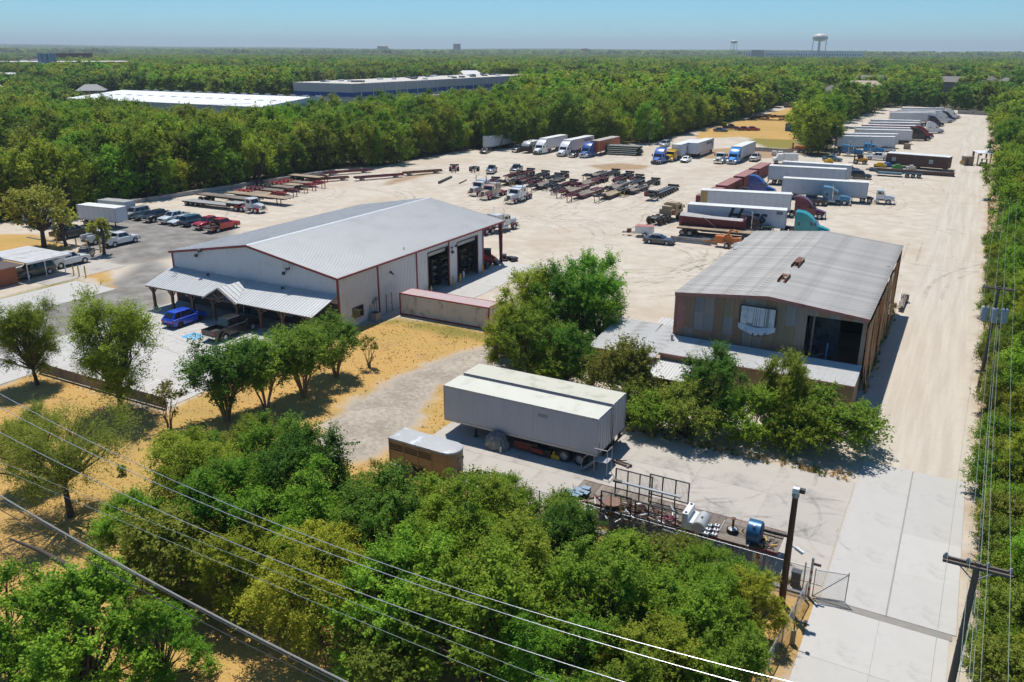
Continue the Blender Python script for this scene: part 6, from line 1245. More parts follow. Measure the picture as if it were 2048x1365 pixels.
part(MB().tube([(-.3, 0, 1.6), (-.25, 0, 2.3), (.1, 0, 2.75), (.7, 0, 2.85), (1.1, 0, 2.7)] if False else [(-.3, 0, 1.6), (-.3, 0, 2.35), (-.6, 0, 2.75), (-1.3, 0, 2.75), (-1.7, 0, 2.6)], [.22, .2, .18, .17, .2], 10), 'chute', ORG, wc, True)
part(MB().b2(1.7, 3.6, -.08, .08, .55, .7).b2(-2.0, 1.8, -.5, -.4, .6, .72).b2(-2, 1.8, .4, .5, .6, .72), 'frame', ORG, wc); part(MB().b2(3.2, 3.3, -.05, .05, 0, .6), 'jack', GALV, wc)
for s_ in (-1, 1): wheel(wc, -.3, s_ * .85, .42, .26, WHITE); part(MB().b2(-.85, .25, s_ * .85 - .16, s_ * .85 + .16, .9, .95), 'fender', BLACKM, wc)
tractor('day', '#dfe0de', 'white single cab work truck nosing out behind the old shed roof', place(*Z7(765, 770), BU - .35, 0, .6), BU - .35)
# skid steer and mower under the canopy
sk = thing('skid_steer', 'red tracked skid steer loader under the workshop canopy', 'loader', W(-59.4, 100.9, .04), FU + .3)
REDM = M('machine_red', (.5, .03, .025), .45, 0, .1, 2)
for s_ in (-1, 1):
    part(MB().prism([(-1.3, .45), (-1.0, .8), (.7, .7), (1.1, .35), (.8, .02), (-1.0, .02)], s_ * .75 - .2, s_ * .75 + .2), 'track', RUBBER, sk); part(MB().prism([(-1.35, 1.0), (-1.2, 1.9), (-.7, 1.95), (1.3, .75), (1.2, .5)], s_ * .85 - .08, s_ * .85 + .08), 'lift_arm', REDM, sk)
part(MB().b2(-1.2, .7, -.55, .55, .4, 1.2), 'body', BLACKM, sk); part(MB().b2(-.8, .6, -.5, -.44, 1.2, 2.1).b2(-.8, .6, .44, .5, 1.2, 2.1).b2(-.85, .65, -.52, .52, 2.1, 2.18), 'cab', BLACKM, sk); part(MB().prism([(1.2, .05), (2.0, .05), (1.3, .75), (1.2, .75)], -.9, .9), 'bucket', BLACKM, sk)
for i, (u, v, lb) in enumerate(((-58.1, 98.4, 'black tool cart on small wheels under the canopy'), (-56.9, 104.4, 'loose black loader bucket beyond the canopy column'), (-58.2, 103.9, 'black implement frame with small tyres by the canopy column'))):
    o = thing('implement', lb, 'implement', W(u, v, .03), A + i); part(MB().b2(-.6, .6, -.5, .5, .25, .5), 'frame', BLACKM, o); part(MB().prism([(-.6, .05), (.5, .05), (.2, .55), (-.6, .6)], -.7, .7) if i == 1 else MB().b2(-.5, .4, -.4, .4, .5, .9), 'bin', BLACKM, o)
    for s_ in (-1, 1): wheel(o, -.3, s_ * .55, .22, .14)

# right hand work canopy
U2 = zoomer(1900, 270, .07327)
wcn = thing('work_canopy', 'small open work canopy with a white roof at the lane edge', 'canopy', place(*U2(990, 850), FU), FU + .42)
part(MB().slab([(-2.5, -.2, 3.15), (2.5, -.2, 3.15), (2.5, 3.6, 3.5), (-2.5, 3.6, 3.5)], .1), 'roof', WHITE, wcn)
for x in (-2.3, 2.3): part(MB().b2(x - .12, x + .12, 0, .2, 0, 3.05), 'post', PLANKT, wcn); part(MB().b2(x - .12, x + .12, 3.2, 3.4, 0, 3.4), 'post', PLANKT, wcn)
part(MB().b2(-2.2, -1.9, 3.3, 3.36, 1.6, 3.3).b2(.9, 1.3, 3.3, 3.36, 1.6, 3.3).b2(-.6, 0, 3.3, 3.36, 2.2, 3.3), 'hanging_boards', flat('#7c5b3c'), wcn)
pbx = thing('plywood_hut', 'tan plywood hut beside the work canopy', 'hut', place(*U2(500, 840), FU), FU + .4); part(MB().b2(-1.1, 1.1, -.1, 2.0, 0, 2.1), 'walls', PLANKT, pbx); part(MB().b2(-1.2, 1.2, -.2, 2.1, 2.1, 2.18), 'roof', PLANK, pbx); part(MB().b2(-.7, -.1, -.13, -.1, .1, 1.6), 'door', TIMBER, pbx)
yt = thing('yellow_tote', 'yellow plastic tank beside the plywood hut', 'tank', place(*U2(315, 790), FU), FU); part(MB().tube([(0, 0, 0), (0, 0, .8), (0, 0, .95)], [.5, .5, .15], 12), 'tank', flat('#d8a90c', .5), yt, True); part(MB().tube([(0, 0, .95), (0, 0, 1.05)], .15), 'cap', flat('#d8a90c', .5), yt)
ut = thing('utility_cart', 'dark four wheel utility cart under the white work canopy', 'cart', place(*U2(910, 850), FU), BV + .3); part(MB().b2(-1.2, 1.2, -.6, .6, .4, .8), 'body', BLACKM, ut); part(MB().b2(-.5, .5, -.6, -.55, .8, 1.7).b2(-.5, .5, .55, .6, .8, 1.7).b2(-.55, .55, -.62, .62, 1.7, 1.76), 'roll_cage', BLACKM, ut)
for x in (-.8, .8):
    for s_ in (-1, 1): wheel(ut, x, s_ * .6, .3, .22)
bl = thing('plastic_barrel', 'blue plastic barrel under the white work canopy', 'barrel', place(*U2(1230, 840), FU), 0); part(MB().tube([(0, 0, 0), (0, 0, .05), (0, 0, .45), (0, 0, .85), (0, 0, .9)], [.26, .29, .31, .29, .26], 12), 'drum', flat('#1f6fa6', .5), bl, True); part(MB().tube([(0, 0, .9), (0, 0, .93)], .06), 'bung', BLACKM, bl)

# old dragged machinery and wrecks by the far yellow grass
F7 = zoomer(1400, 200, .14648)
for i, (x, y, c_) in enumerate(((280, 435, '#2f557f'), (420, 410, '#3a3330'), (610, 420, '#7a2f33'), (720, 420, '#a02a2a'))):
    car('sedan' if i != 1 else 'pickup', c_, ('wrecked blue sedan by the far scrap heap', 'dark wrecked pickup by the far scrap heap', 'faded red wrecked sedan by the yellow grass', 'bright red wrecked sedan at the yellow grass edge')[i], place(*F7(x, y), FU + .2 * i), FU + .2 * i)
shp = thing('scrap_heap', 'heap of rusty steel beams at the end of the yellow grass', 'scrap', place(*F7(1000, 280), FU), FU)
for i in range(46): 
    a_ = random.uniform(-.4, .4); part(MB().box((random.uniform(-9, 9), random.uniform(-2, 3), .3 + random.uniform(0, 1.7)), (random.uniform(2.5, 7), .28, .28), rz=a_, ry=random.uniform(-.15, .15)), 'beam', random.choice([RUST, MAROON, BLACKM]), shp)
for i, (x, y, lb) in enumerate(((880, 700, 'stack of timber and black drums behind the sky blue trailer'), (1010, 760, 'pair of white square tanks among the timber'), (1380, 720, 'orange hopper on a spreader by the big bushes'))):
    o = thing('yard_clutter', lb, 'clutter', place(*F7(x, y), FU), FU + .05)
    if i == 0:
        for k in range(9): part(MB().b2(-7 + random.uniform(-1, 1), 7 + random.uniform(-1, 1), -1 + k * .5, -.7 + k * .5, .1, .4 + .1 * (k % 3)), 'timber', random.choice([PLANK, PLANKT, GALV]), o)
        for k in range(3): part(MB().tube([(-2 + k * 1.1, 1, .5), (-1.1 + k * 1.1, 1, .5)], .45, 10), 'drum', BLACKM, o, True)
    elif i == 1:
        for k in (0, 1.6): part(MB().b2(k - .6, k + .6, -.6, .6, .1, 1.2), 'tank', WHITE, o)
    else:
        part(MB().loft([[(-1.3, -.7, 1.0), (1.3, -.7, 1.0), (1.3, .7, 1.0), (-1.3, .7, 1.0)], [(-1.7, -1.1, 1.9), (1.7, -1.1, 1.9), (1.7, 1.1, 1.9), (-1.7, 1.1, 1.9)]]), 'hopper', flat('#b8622a'), o); part(MB().b2(-2.4, 2.4, -.5, -.35, .6, .8).b2(-2.4, 2.4, .35, .5, .6, .8), 'frame', GALV, o); hwheels(o, [-.6, .6], .42, .3)
        part(MB().tube([(-2.4, 0, .9), (-2.4, 0, 2.6)], .25, 8), 'hopper_leg', flat('#b8622a'), o)
mx = thing('mixer_truck', 'silver truck glinting in the sun between the timber stacks', 'truck', place(1566, 328, FU), BU + .3)
part(MB().b2(-3.5, 0, -1.15, 1.15, 1.0, 2.7), 'tank_body', ALLOY, mx); part(MB().prism([(.2, .8), (.2, 2.6), (1.4, 2.5), (1.9, 1.6), (2.6, 1.4), (2.6, .7)], -1.1, 1.1), 'cab', WHITE, mx); hwheels(mx, [1.8, -1.2, -2.4], .5, .4)
fb2 = far_gf = None

# the two near box trailers, horse trailer, clutter on the pad
PAD = .04
NW_ = M('aged_white_panel', (.46, .46, .485), .5, 0, .06, .6, dirt=(.38, .38, .39), dscale=.9, dlo=.46, dhi=.8, obj_var=.04, streak=True)
CREAM = M('yellowed_trailer_roof', (.6, .585, .49), .6, 0, .08, .6, dirt=(.47, .45, .36), dscale=.5, dlo=.5, dhi=.75)
x_, y_, _ = W(-33.95, 52.05); van('aged white box trailer on the pad with a yard stair at its rear', (x_, y_, PAD), BU, 13.35, side=NW_, roof=CREAM, panels=True, wide=2.5)
x_, y_, _ = W(-33.95, 55.1); van('aged white box trailer standing behind its twin by the bushes', (x_, y_, PAD), BU, 13.3, side=NW_, roof=M('greener_trailer_roof', (.55, .53, .42), .6, 0, .1, .6, dirt=(.43, .41, .31), dscale=.6), panels=True, wide=2.5)
hs = thing('horse_trailer', 'bronze horse trailer with a rounded nose and slatted sides', 'trailer', W(-31.2, 44.7, PAD), FU - .03)
BRZ = M('bronze_trailer', (.25, .19, .135), .45, .2, .12, 1, dirt=(.18, .13, .09)); pf = [(-3.0, -1.0), (1.7, -1.0)] + [(1.7 + 1.0 * sin(t), -cos(t)) for t in np.linspace(.2, pi - .2, 9)] + [(1.7, 1.0), (-3.0, 1.0)]
part(MB().loft([[(x, y, .5) for x, y in pf], [(x, y, 1.55) for x, y in pf]]), 'lower_body', BRZ, hs); part(MB().loft([[(x, y, 2.05) for x, y in pf], [(x, y, 2.3) for x, y in pf]]), 'upper_band', BRZ, hs)
part(MB().loft([[(x, y, 1.56) for x, y in pf if x > .9] + [(.9, 1.0, 1.56), (.9, -1.0, 1.56)], [(x, y, 2.04) for x, y in pf if x > .9] + [(.9, 1, 2.04), (.9, -1, 2.04)]]), 'nose_panel', BRZ, hs)
part(MB().loft([[(x * .995, y * .97, 1.5) for x, y in pf], [(x * .995, y * .97, 2.1) for x, y in pf]]), 'inner_liner', DARKIN, hs)
for s_ in (-1, 1):
    for k in range(3): part(MB().b2(-3.0, .9, s_ * .99 - .02, s_ * .99 + .02, 1.66 + k * .14, 1.71 + k * .14), 'slat', BRZ, hs)
    for x in (-2.95, -1.65, -.35, .85): part(MB().b2(x - .04, x + .04, s_ * 1.0 - .03, s_ * 1.0 + .03, .5, 2.3), 'rib', BRZ, hs)
    wheel(hs, -.9, s_ * .95, .36, .24); wheel(hs, -.05, s_ * .95, .36, .24); part(MB().b2(-1.5, .5, s_ * 1.0 - .02, s_ * 1.18 if s_ > 0 else -.98, .78, .84), 'fender', BLACKM, hs)
hr = [(x * 1.01, y * 1.02) for x, y in pf]; part(MB().loft([[(x, y, 2.3) for x, y in hr], [(x * .99, y * .97, 2.42) for x, y in hr], [(x * .95, y * .7, 2.5) for x, y in hr]]), 'roof', M('patched_grey_roof', (.42, .42, .41), .6, .05, .1, .8, dirt=(.62, .64, .66), dscale=.8, dlo=.56, dhi=.62), hs, True)
part(MB().b2(2.7, 3.9, -.06, .06, .45, .58).tube([(3.6, .12, .0), (3.6, .12, 1.2)], .05), 'tongue', BLACKM, hs); part(MB().b2(2.66, 2.72, -.35, .35, 1.62, 1.85), 'nose_window', GLASS, hs); part(MB().b2(-2.9, 2.0, -.9, .9, .38, .5), 'floor', BLACKM, hs)
ys = thing('yard_stair', 'galvanised steel stair standing at the rear of the box trailer', 'stair', W(-20.05, 50.6, PAD), FU)
for a_, b_ in (((-.5, -.45, 0), (-.5, -.45, 2.1)), ((.5, -.45, 0), (.5, -.45, 2.1)), ((-.5, .45, 0), (-.5, .45, 2.1)), ((.5, .45, 0), (.5, .45, 2.1)), ((-.5, -.45, 2.1), (.5, -.45, 2.1)), ((.5, -.45, 2.1), (.5, .45, 2.1)), ((-.5, -.45, 1.1), (-1.55, -.45, .05)), ((-.5, .45, 1.1), (-1.55, .45, .05)), ((-.5, -.45, 2.0), (-1.5, -.45, .95)), ((-1.5, -.45, 0), (-1.5, -.45, .95))): part(MB().tube([a_, b_], .028, 6), 'rail', GALV, ys, True)
part(MB().b2(-.5, .5, -.45, .45, 1.08, 1.12), 'platform', GALV, ys)
for k in range(4): part(MB().b2(-.72 - k * .25, -.5 - k * .25, -.44, .44, .86 - k * .25, .89 - k * .25), 'tread', GALV, ys)
tp = thing('tarped_machine', 'machine under a silver grey tarpaulin beside the box trailer', 'machine', W(-28.9, 50.5, PAD), FU)
rs_ = random.Random(8); rings = []
for z, r in ((0, .95), (.35, .98), (.8, .85), (1.15, .6), (1.3, .2)): rings.append([((r + rs_.uniform(-.12, .12)) * cos(t) * 1.05, (r + rs_.uniform(-.12, .12)) * sin(t) * .8, z + rs_.uniform(-.04, .04)) for t in np.linspace(0, 2 * pi, 15)[:-1]])
part(MB().loft(rings), 'tarpaulin', M('silver_tarp', (.16, .165, .16), .5, .1, .35, 3, dirt=(.3, .31, .31), dscale=2.2), tp); part(MB().b2(.7, .85, -.8, -.65, 0, .5), 'support_leg', GALV, tp)
uc = (('landing_machine', 'small engine pump set under the box trailer', W(-26.6, 51.2, PAD), RUST, 1.0), ('welder', 'black welding machine under the box trailer', W(-25.2, 51.0, PAD), BLACKM, .8), ('yellow_jug', 'yellow fuel jug beside the trailer wheels', W(-24.0, 50.9, PAD), YELLOWP, .35))
for nm, lb, lc, mt, sz in uc:
    o = thing(nm, lb, 'machine' if sz > .5 else 'jug', lc, FU); part(MB().b2(-sz, sz, -.35 * sz, .35 * sz, .05, .6 * sz + .15), 'body', mt, o); part(MB().tube([(-sz * .5, 0, .6 * sz + .15), (-sz * .5, 0, .6 * sz + .4)], .08), 'spout', mt, o)
    if sz > .5: part(MB().b2(-sz * .9, sz * .3, -.4, -.36, .3, .6), 'red_stripe', flat('#8a3428'), o)
jk = thing('trailer_jack', 'small scrap axle jack lying on the pad', 'jack', W(-19.4, 52.5, PAD), FU - .2)
part(MB().b2(-.8, .8, -.08, .08, .05, .18), 'bar', PLANK, jk); part(MB().b2(-.6, .9, .12, .22, .05, .2).bar((-.4, 0, .2), (.5, .1, .45), .06), 'arm', BLACKM, jk); part(MB().tube([(.7, -.2, .1), (.7, .3, .1)], .07), 'foot', GALV, jk)
for i, (x, y, lb) in enumerate(((770, 1040, 'open black bin of scrap metal by the leafy shrubs'), (890, 1060, 'small black generator standing beside the scrap bin'))):
    o = thing('scrap_bin' if i == 0 else 'generator', lb, 'bin' if i == 0 else 'generator', place(*N3(x, y), FU + .1), FU + .1)
    if i == 0:
        part(MB().b2(-.9, .9, -.5, -.45, 0, .6).b2(-.9, .9, .45, .5, 0, .6).b2(-.9, -.85, -.45, .45, 0, .6).b2(.85, .9, -.45, .45, 0, .6), 'bin_wall', BLACKM, o)
        for k in range(14): part(MB().box((random.uniform(-.7, .7), random.uniform(-.35, .35), .5), (random.uniform(.2, .6), .08, .06), rz=random.uniform(0, 3), ry=random.uniform(-.3, .3)), 'scrap_piece', random.choice([GALV, WHITE, BLACKM]), o)
    else: part(MB().b2(-.3, .3, -.25, .25, .1, .7), 'engine', BLACKM, o); part(MB().bar((-.35, -.3, 0), (-.35, -.3, .85), .04).bar((.35, -.3, 0), (.35, -.3, .85), .04).bar((-.35, -.3, .85), (.35, -.3, .85), .04), 'frame', BLACKM, o)
rbn = thing('red_barrel', 'red bucket at the foot of the big round shrub by the lane', 'bucket', place(1717, 876, 0), 0); part(MB().tube([(0, 0, 0), (0, 0, .45)], [.22, .27], 12), 'bucket', flat('#b3131b'), rbn, True); part(MB().tube([(0, 0, .45), (0, 0, .47)], .29, 12), 'rim', flat('#8d1016'), rbn, True)

# flatbed loaded with junk behind the chain link fence
JB = flatbed('old flatbed trailer with wooden deck loaded with junk behind the fence', W(-6.3, 45.55, PAD), FU, 13.6, deck=PLANK, mat=MAROON, axles=1, z=1.3, planks=30, legs=True)
DZ = 1.3 + PAD + .025
def jn(name, label, cat, x, y, yaw=FU): a_ = G(*N4(x, y), DZ); return thing(name, label, cat, (a_[0], a_[1], DZ), yaw)
def grid_panel(label, x, y, ln, h, yaw=FU, yellow=False):
    o = jn('grate_panel', label, 'rack', x, y, yaw); fr = MB()
    for a_, b_ in (((0, 0), (ln, 0)), ((0, h), (ln, h)), ((0, h * .28), (ln, h * .28))): part(MB().bar((a_[0], 0, a_[1] + .03), (b_[0], 0, b_[1] + .03), .06), 'rail', BLACKM, o)
    for k in range(4): part(MB().bar((ln * k / 3, 0, 0), (ln * k / 3, 0, h + .03), .07), 'upright', YELLOWP if yellow and k in (1, 2) else BLACKM, o)
    n = int(ln / .085); g_ = MB()
    for k in range(n): g_.b2(.05 + k * .085, .062 + k * .085, -.006, .006, h * .28, h)
    part(g_, 'bars', RUST, o)['kind'] = 'stuff'
grid_panel('tall black barred rack at the far deck edge beside its twin', 548, 262, 2.5, 2.0); grid_panel('tall black barred rack nearest the white tank on the deck', 795, 305, 2.6, 2.0)
grid_panel('low black barred rack with yellow uprights at the near deck edge', 442, 395, 2.0, 1.65, yellow=True); grid_panel('black barred rack at the near deck edge before the pink bicycle', 690, 458, 2.6, 1.5)
o = jn('plank_beam', 'grey planks laid across the top of the racks', 'planks', 560, 330); part(MB().b2(0, 4.2, -.1, .1, 1.7, 1.78), 'plank', GALV, o); part(MB().b2(-.3, .3, -.12, .12, 1.68, 1.8), 'plank_end', flat('#54544f'), o)
o = jn('round_table', 'rusty round tabletop on a drum among the racks', 'table', 510, 400); part(MB().tube([(0, .3, .75), (0, .3, .8)], .62, 20), 'top', M('rusty_pink', (.27, .16, .12), .8, 0, .2), o, True); part(MB().tube([(0, .3, 0), (0, .3, .75)], .3, 12), 'drum', BLACKM, o, True)
for i, (x, y) in enumerate(((215, 250), (275, 232), (335, 222), (285, 262), (325, 255), (255, 275))):
    o = jn('battery_box', 'blue grey metal battery box at the tail of the deck', 'box', x, y + 12, FU + random.uniform(-.2, .2)); o['group'] = 'battery boxes on the flatbed tail'; part(MB().b2(-.27, .27, -.2, .2, 0, .3), 'case', flat('#3a3f44'), o); part(MB().b2(-.29, .29, -.22, .22, .3, .34), 'lid', flat('#8298a5'), o)
o = jn('pallet_scrap', 'loose bright aluminium scrap on the deck tail', 'scrap', 290, 345)
for k in range(22): part(MB().box((random.uniform(-1.0, .9), random.uniform(-.5, .5), .06 + random.uniform(0, .2)), (random.uniform(.3, 1.1), .05, .04), rz=random.uniform(0, 3)), 'scrap_bar', random.choice([GALV, WHITE, flat('#9b6f55')]), o)
o = jn('engine_scrap', 'pile of greasy machine parts between the racks', 'scrap', 545, 420)
for k in range(12): part(MB().box((random.uniform(-.5, .9), random.uniform(-.3, .4), .12 + random.uniform(0, .25)), (random.uniform(.15, .4), random.uniform(.15, .3), .2), rz=random.uniform(0, 3)), 'machine_part', random.choice([BLACKM, RUST, flat('#6b6558')]), o)
o = jn('deck_scrap', 'loose boards pipes and metal strewn along the flatbed deck', 'scrap', 700, 420)
for k in range(60): part(MB().box((random.uniform(-3.4, 2.6), random.uniform(-.9, 1.2), .05 + random.uniform(0, .22)), (random.uniform(.3, 1.5), random.uniform(.04, .16), .05), rz=random.uniform(-1.2, 1.2), ry=random.uniform(-.12, .12)), 'scrap_piece', random.choice([PLANK, PLANKT, GALV, RUST, BLACKM, WHITE, flat('#74635a')]), o)
o = jn('wire_pile', 'rusty rods and bars heaped on the deck under the racks', 'scrap', 760, 430)
for k in range(26): part(MB().box((random.uniform(-1.6, 1.6), random.uniform(-.5, .9), .06 + random.uniform(0, .3)), (random.uniform(.6, 2.2), .04, .04), rz=random.uniform(-.5, .5), ry=random.uniform(-.1, .1)), 'rod', random.choice([RUST, BLACKM, flat('#5f4a42')]), o)
bk = jn('bicycle', 'small pink and white bicycle lying among the racks', 'bicycle', 925, 470, FU + .3); PK = flat('#d8447f', .5)
for x in (-.42, .42): part(MB().loft([[(x + .24 * cos(t) * rr_, .0 + yy_, .26 + .24 * sin(t) * rr_) for t in np.linspace(0, 2 * pi, 17)[:-1]] for rr_, yy_ in ((1, -.02), (1, .02), (.85, .02), (.85, -.02), (1, -.02))], False), 'wheel', PK if x > 0 else WHITE, bk)
part(MB().bar((-.42, 0, .26), (0, 0, .55), .04).bar((0, 0, .55), (.38, 0, .6), .04).bar((-.1, 0, .25), (.36, 0, .55), .04).bar((.42, 0, .26), (.34, 0, .75), .04), 'frame', PK, bk); part(MB().b2(.3, .36, -.22, .22, .75, .79), 'handlebar', WHITE, bk); part(MB().b2(-.15, .05, -.06, .06, .6, .65), 'saddle', BLACKM, bk)
o = jn('ramp_board', 'grey board leaning beside the white tank', 'board', 965, 430, FU + .9); part(MB().box((.2, 0, .35), (.14, 1.3, .06), rx=.45), 'board', GALV, o); part(MB().box((.2, -.6, .1), (.3, .3, .2)), 'block', PLANKT, o)
o = jn('plastic_tank', 'white L shaped plastic tank on the flatbed deck', 'tank', 1085, 480, FU); part(MB().b2(-.32, .05, -.5, 1.0, 0, 1.05), 'tall_box', WHITE, o); part(MB().b2(.05, .75, -.5, 1.0, 0, .55), 'low_box', WHITE, o)
for y_ in (-.3, .8): part(MB().tube([(-.13, y_, 1.05), (-.13, y_, 1.1)], .08), 'cap', BLACKM, o)
o = jn('steel_tank', 'dull silver cylindrical tank lying across the deck', 'tank', 1150, 520, FU); part(MB().tube([(.1, -.35, .42), (.1, -.3, .42), (.1, 1.1, .42), (.1, 1.16, .42)], [.36, .41, .41, .33], 20), 'shell', M('dull_aluminium', (.5, .5, .47), .45, .3, .08), o, True); part(MB().b2(-.25, .45, -.1, 0, 0, .1).b2(-.25, .45, .8, .9, 0, .1), 'cradle', BLACKM, o); part(MB().box((.15, .3, .84), (.1, .2, .06)), 'cap', BLACKM, o)
for i, (x, y) in enumerate(((1215, 565), (1272, 572), (1228, 535), (1285, 540), (1238, 505), (1293, 508))):
    o = jn('small_engine', 'small petrol engine with a white top on the deck', 'engine', x, y + 6, FU); o['group'] = 'small engines on the flatbed'; part(MB().b2(-.17, .17, -.15, .15, 0, .26), 'block', M('engine_red' if i % 2 else 'engine_dark', (.2, .02, .03) if i % 2 else (.03, .03, .035), .5), o); part(MB().b2(-.15, .13, -.14, .12, .26, .38), 'cover', WHITE, o); part(MB().tube([(0, 0, .38), (0, 0, .42)], .06), 'cap', BLACKM, o); part(MB().b2(-.34, -.17, -.12, .1, .08, .3), 'fuel_tank', flat('#3e4a55'), o)
o = jn('deck_platform', 'raised plank platform with steel edges on the deck front', 'platform', 1410, 600); 
for k in range(9): part(MB().b2(-.95, .9, -.3 + k * .23, -.09 + k * .23, .12, .17), 'plank', PLANK, o)
part(MB().b2(-1.02, -.95, -.35, 1.85, .1, .22), 'edge_bar', GALV, o); part(MB().b2(.9, 1.0, -.35, 1.85, .1, .22), 'edge_bar', GALV, o)
o = jn('anchor_wheel', 'old tyre with a steel post standing in it', 'wheel', 1405, 545); part(MB().tube([(0, 0, .2), (0, 0, .4)], .36, 16), 'tyre', RUBBER, o, True); part(MB().tube([(0, 0, .4), (0, 0, .46)], [.28, .16], 14), 'rim', M('rim_steel', 0), o, True); part(MB().tube([(0, 0, .4), (0, 0, 1.1)], .07, 8), 'post', RUST, o); part(MB().tube([(0, 0, 1.1), (0, 0, 1.13)], .16, 8), 'post_plate', RUST, o)
for k in range(7): part(MB().box((.45 + .05 * k, .35 - .05 * k, .2), (.6, .05, .04), rz=1.2 + .25 * k), 'stick', PLANKT, o)
o = jn('blue_drum', 'large blue steel reel drum standing at the deck front', 'drum', 1550, 625, FU); part(MB().tube([(-.4, .45, .72), (-.36, .45, .72), (.36, .45, .72), (.4, .45, .72)], [.66, .7, .7, .66], 26), 'shell', M('drum_blue', (.03, .12, .25), .35, .2, .1, 2, dirt=(.06, .14, .22)), o, True); part(MB().tube([(.4, .45, .72), (.43, .45, .72)], .6, 22), 'end_plate', flat('#17384f'), o, True); part(MB().box((0, .02, 1.32), (.16, .16, .14)), 'filler_cap', WHITE, o); part(MB().b2(-.45, .45, -.3, -.2, 0, .14).b2(-.45, .45, 1.0, 1.1, 0, .14), 'skid', BLACKM, o)
o = jn('tool_pile', 'pile of yellow and rusty tools at the deck nose', 'scrap', 1645, 640)
for k in range(26): part(MB().box((random.uniform(-.5, .5), random.uniform(-.3, .9), .06 + random.uniform(0, .15)), (random.uniform(.12, .5), .06, .05), rz=random.uniform(0, 3)), 'tool', random.choice([YELLOWP, PLANKT, RUST, flat('#b6a489'), BLACKM]), o)
o = jn('stake_rail', 'black side rail with uprights at the deck nose', 'rail', 1530, 510); part(MB().bar((0, 0, .25), (2.3, 0, .25), .12).bar((0, .25, .05), (2.3, .25, .05), .1), 'rail', BLACKM, o); part(MB().bar((0, 0, 0), (0, 0, .8), .07), 'upright', RUST, o); part(MB().bar((2.3, 0, 0), (2.3, 0, .8), .07), 'upright', RUST, o)
def proj(x, y, z):
    z = z - HC; c, s = cos(PITCH), sin(PITCH); d = y * c - z * s; u = y * s + z * c; X, Y = x / d, u / d; cr, sr = cos(ROLL), sin(ROLL)
    return 1024 + FPX * (X * cr - Y * sr), 682.5 - FPX * (X * sr + Y * cr)
def inpoly(x, y, poly):
    ins = False; n = len(poly)
    for i in range(n):
        ax, ay = poly[i]; bx, by = poly[(i + 1) % n]
        if (ay > y) != (by > y) and x < (bx - ax) * (y - ay) / (by - ay) + ax: ins = not ins
    return ins
# ================================================================== trees and shrubs
def leafmat(name, dark, light, trans=0.42, hue=0.02, val=0.22):
    m, N, L, b = newmat(name)
    a = N.new('ShaderNodeAttribute'); a.attribute_name = 'leaf'
    wv = N.new('ShaderNodeAttribute'); wv.attribute_name = 'warm'; c = mixc(N, L, a.outputs['Fac'], dark, light); c = mixc(N, L, wv.outputs['Fac'], c, (.34, .29, .05))
    oi = N.new('ShaderNodeObjectInfo'); hs = N.new('ShaderNodeHueSaturation')
    mr = N.new('ShaderNodeMapRange'); mr.inputs['To Min'].default_value = 1 - val; mr.inputs['To Max'].default_value = 1 + val; L.new(oi.outputs['Random'], mr.inputs['Value']); L.new(mr.outputs[0], hs.inputs['Value'])
    w = N.new('ShaderNodeTexWhiteNoise'); w.noise_dimensions = '1D'; L.new(oi.outputs['Random'], w.inputs['W'])
    mh = N.new('ShaderNodeMapRange'); mh.inputs['To Min'].default_value = .5 - hue; mh.inputs['To Max'].default_value = .5 + hue; L.new(w.outputs['Value'], mh.inputs['Value']); L.new(mh.outputs[0], hs.inputs['Hue'])
    L.new(c, hs.inputs['Color']); L.new(hs.outputs[0], b.inputs['Base Color']); b.inputs['Roughness'].default_value = .55; b.inputs['Specular IOR Level'].default_value = .1
    t = N.new('ShaderNodeBsdfTranslucent'); t2 = mixc(N, L, 1.0, hs.outputs[0], (1.15, 1.2, .5), 'MULTIPLY'); L.new(t2, t.inputs['Color'])
    ms = N.new('ShaderNodeMixShader'); ms.inputs[0].default_value = trans; L.new(b.outputs[0], ms.inputs[1]); L.new(t.outputs[0], ms.inputs[2])
    L.new(ms.outputs[0], N['Material Output'].inputs['Surface']); MATS[name] = m; return m
LM = dict(mid=leafmat('leaves_mid_green', (.085, .165, .014), (.35, .47, .05)), dark=leafmat('leaves_dark_green', (.05, .12, .014), (.2, .34, .042)), yellow=leafmat('leaves_yellow_green', (.14, .195, .014), (.5, .54, .06)), olive=leafmat('leaves_olive', (.105, .15, .02), (.36, .42, .065)),
          grey=leafmat('leaves_grey_green', (.12, .165, .045), (.36, .4, .13)), lime=leafmat('leaves_lime', (.22, .26, .035), (.64, .62, .15)), rusty=leafmat('leaves_red_tipped', (.08, .13, .018), (.35, .31, .06)), bright=leafmat('leaves_bright_green', (.08, .185, .012), (.33, .52, .05)), dry=leafmat('leaves_dry_tan', (.22, .16, .07), (.45, .33, .15)))
BARK = M('grey_brown_bark', (.085, .065, .048), .9, 0, .3, 3, bmp=.4); BARKL = M('pale_tan_bark', (.25, .165, .1), .85, 0, .25, 3)
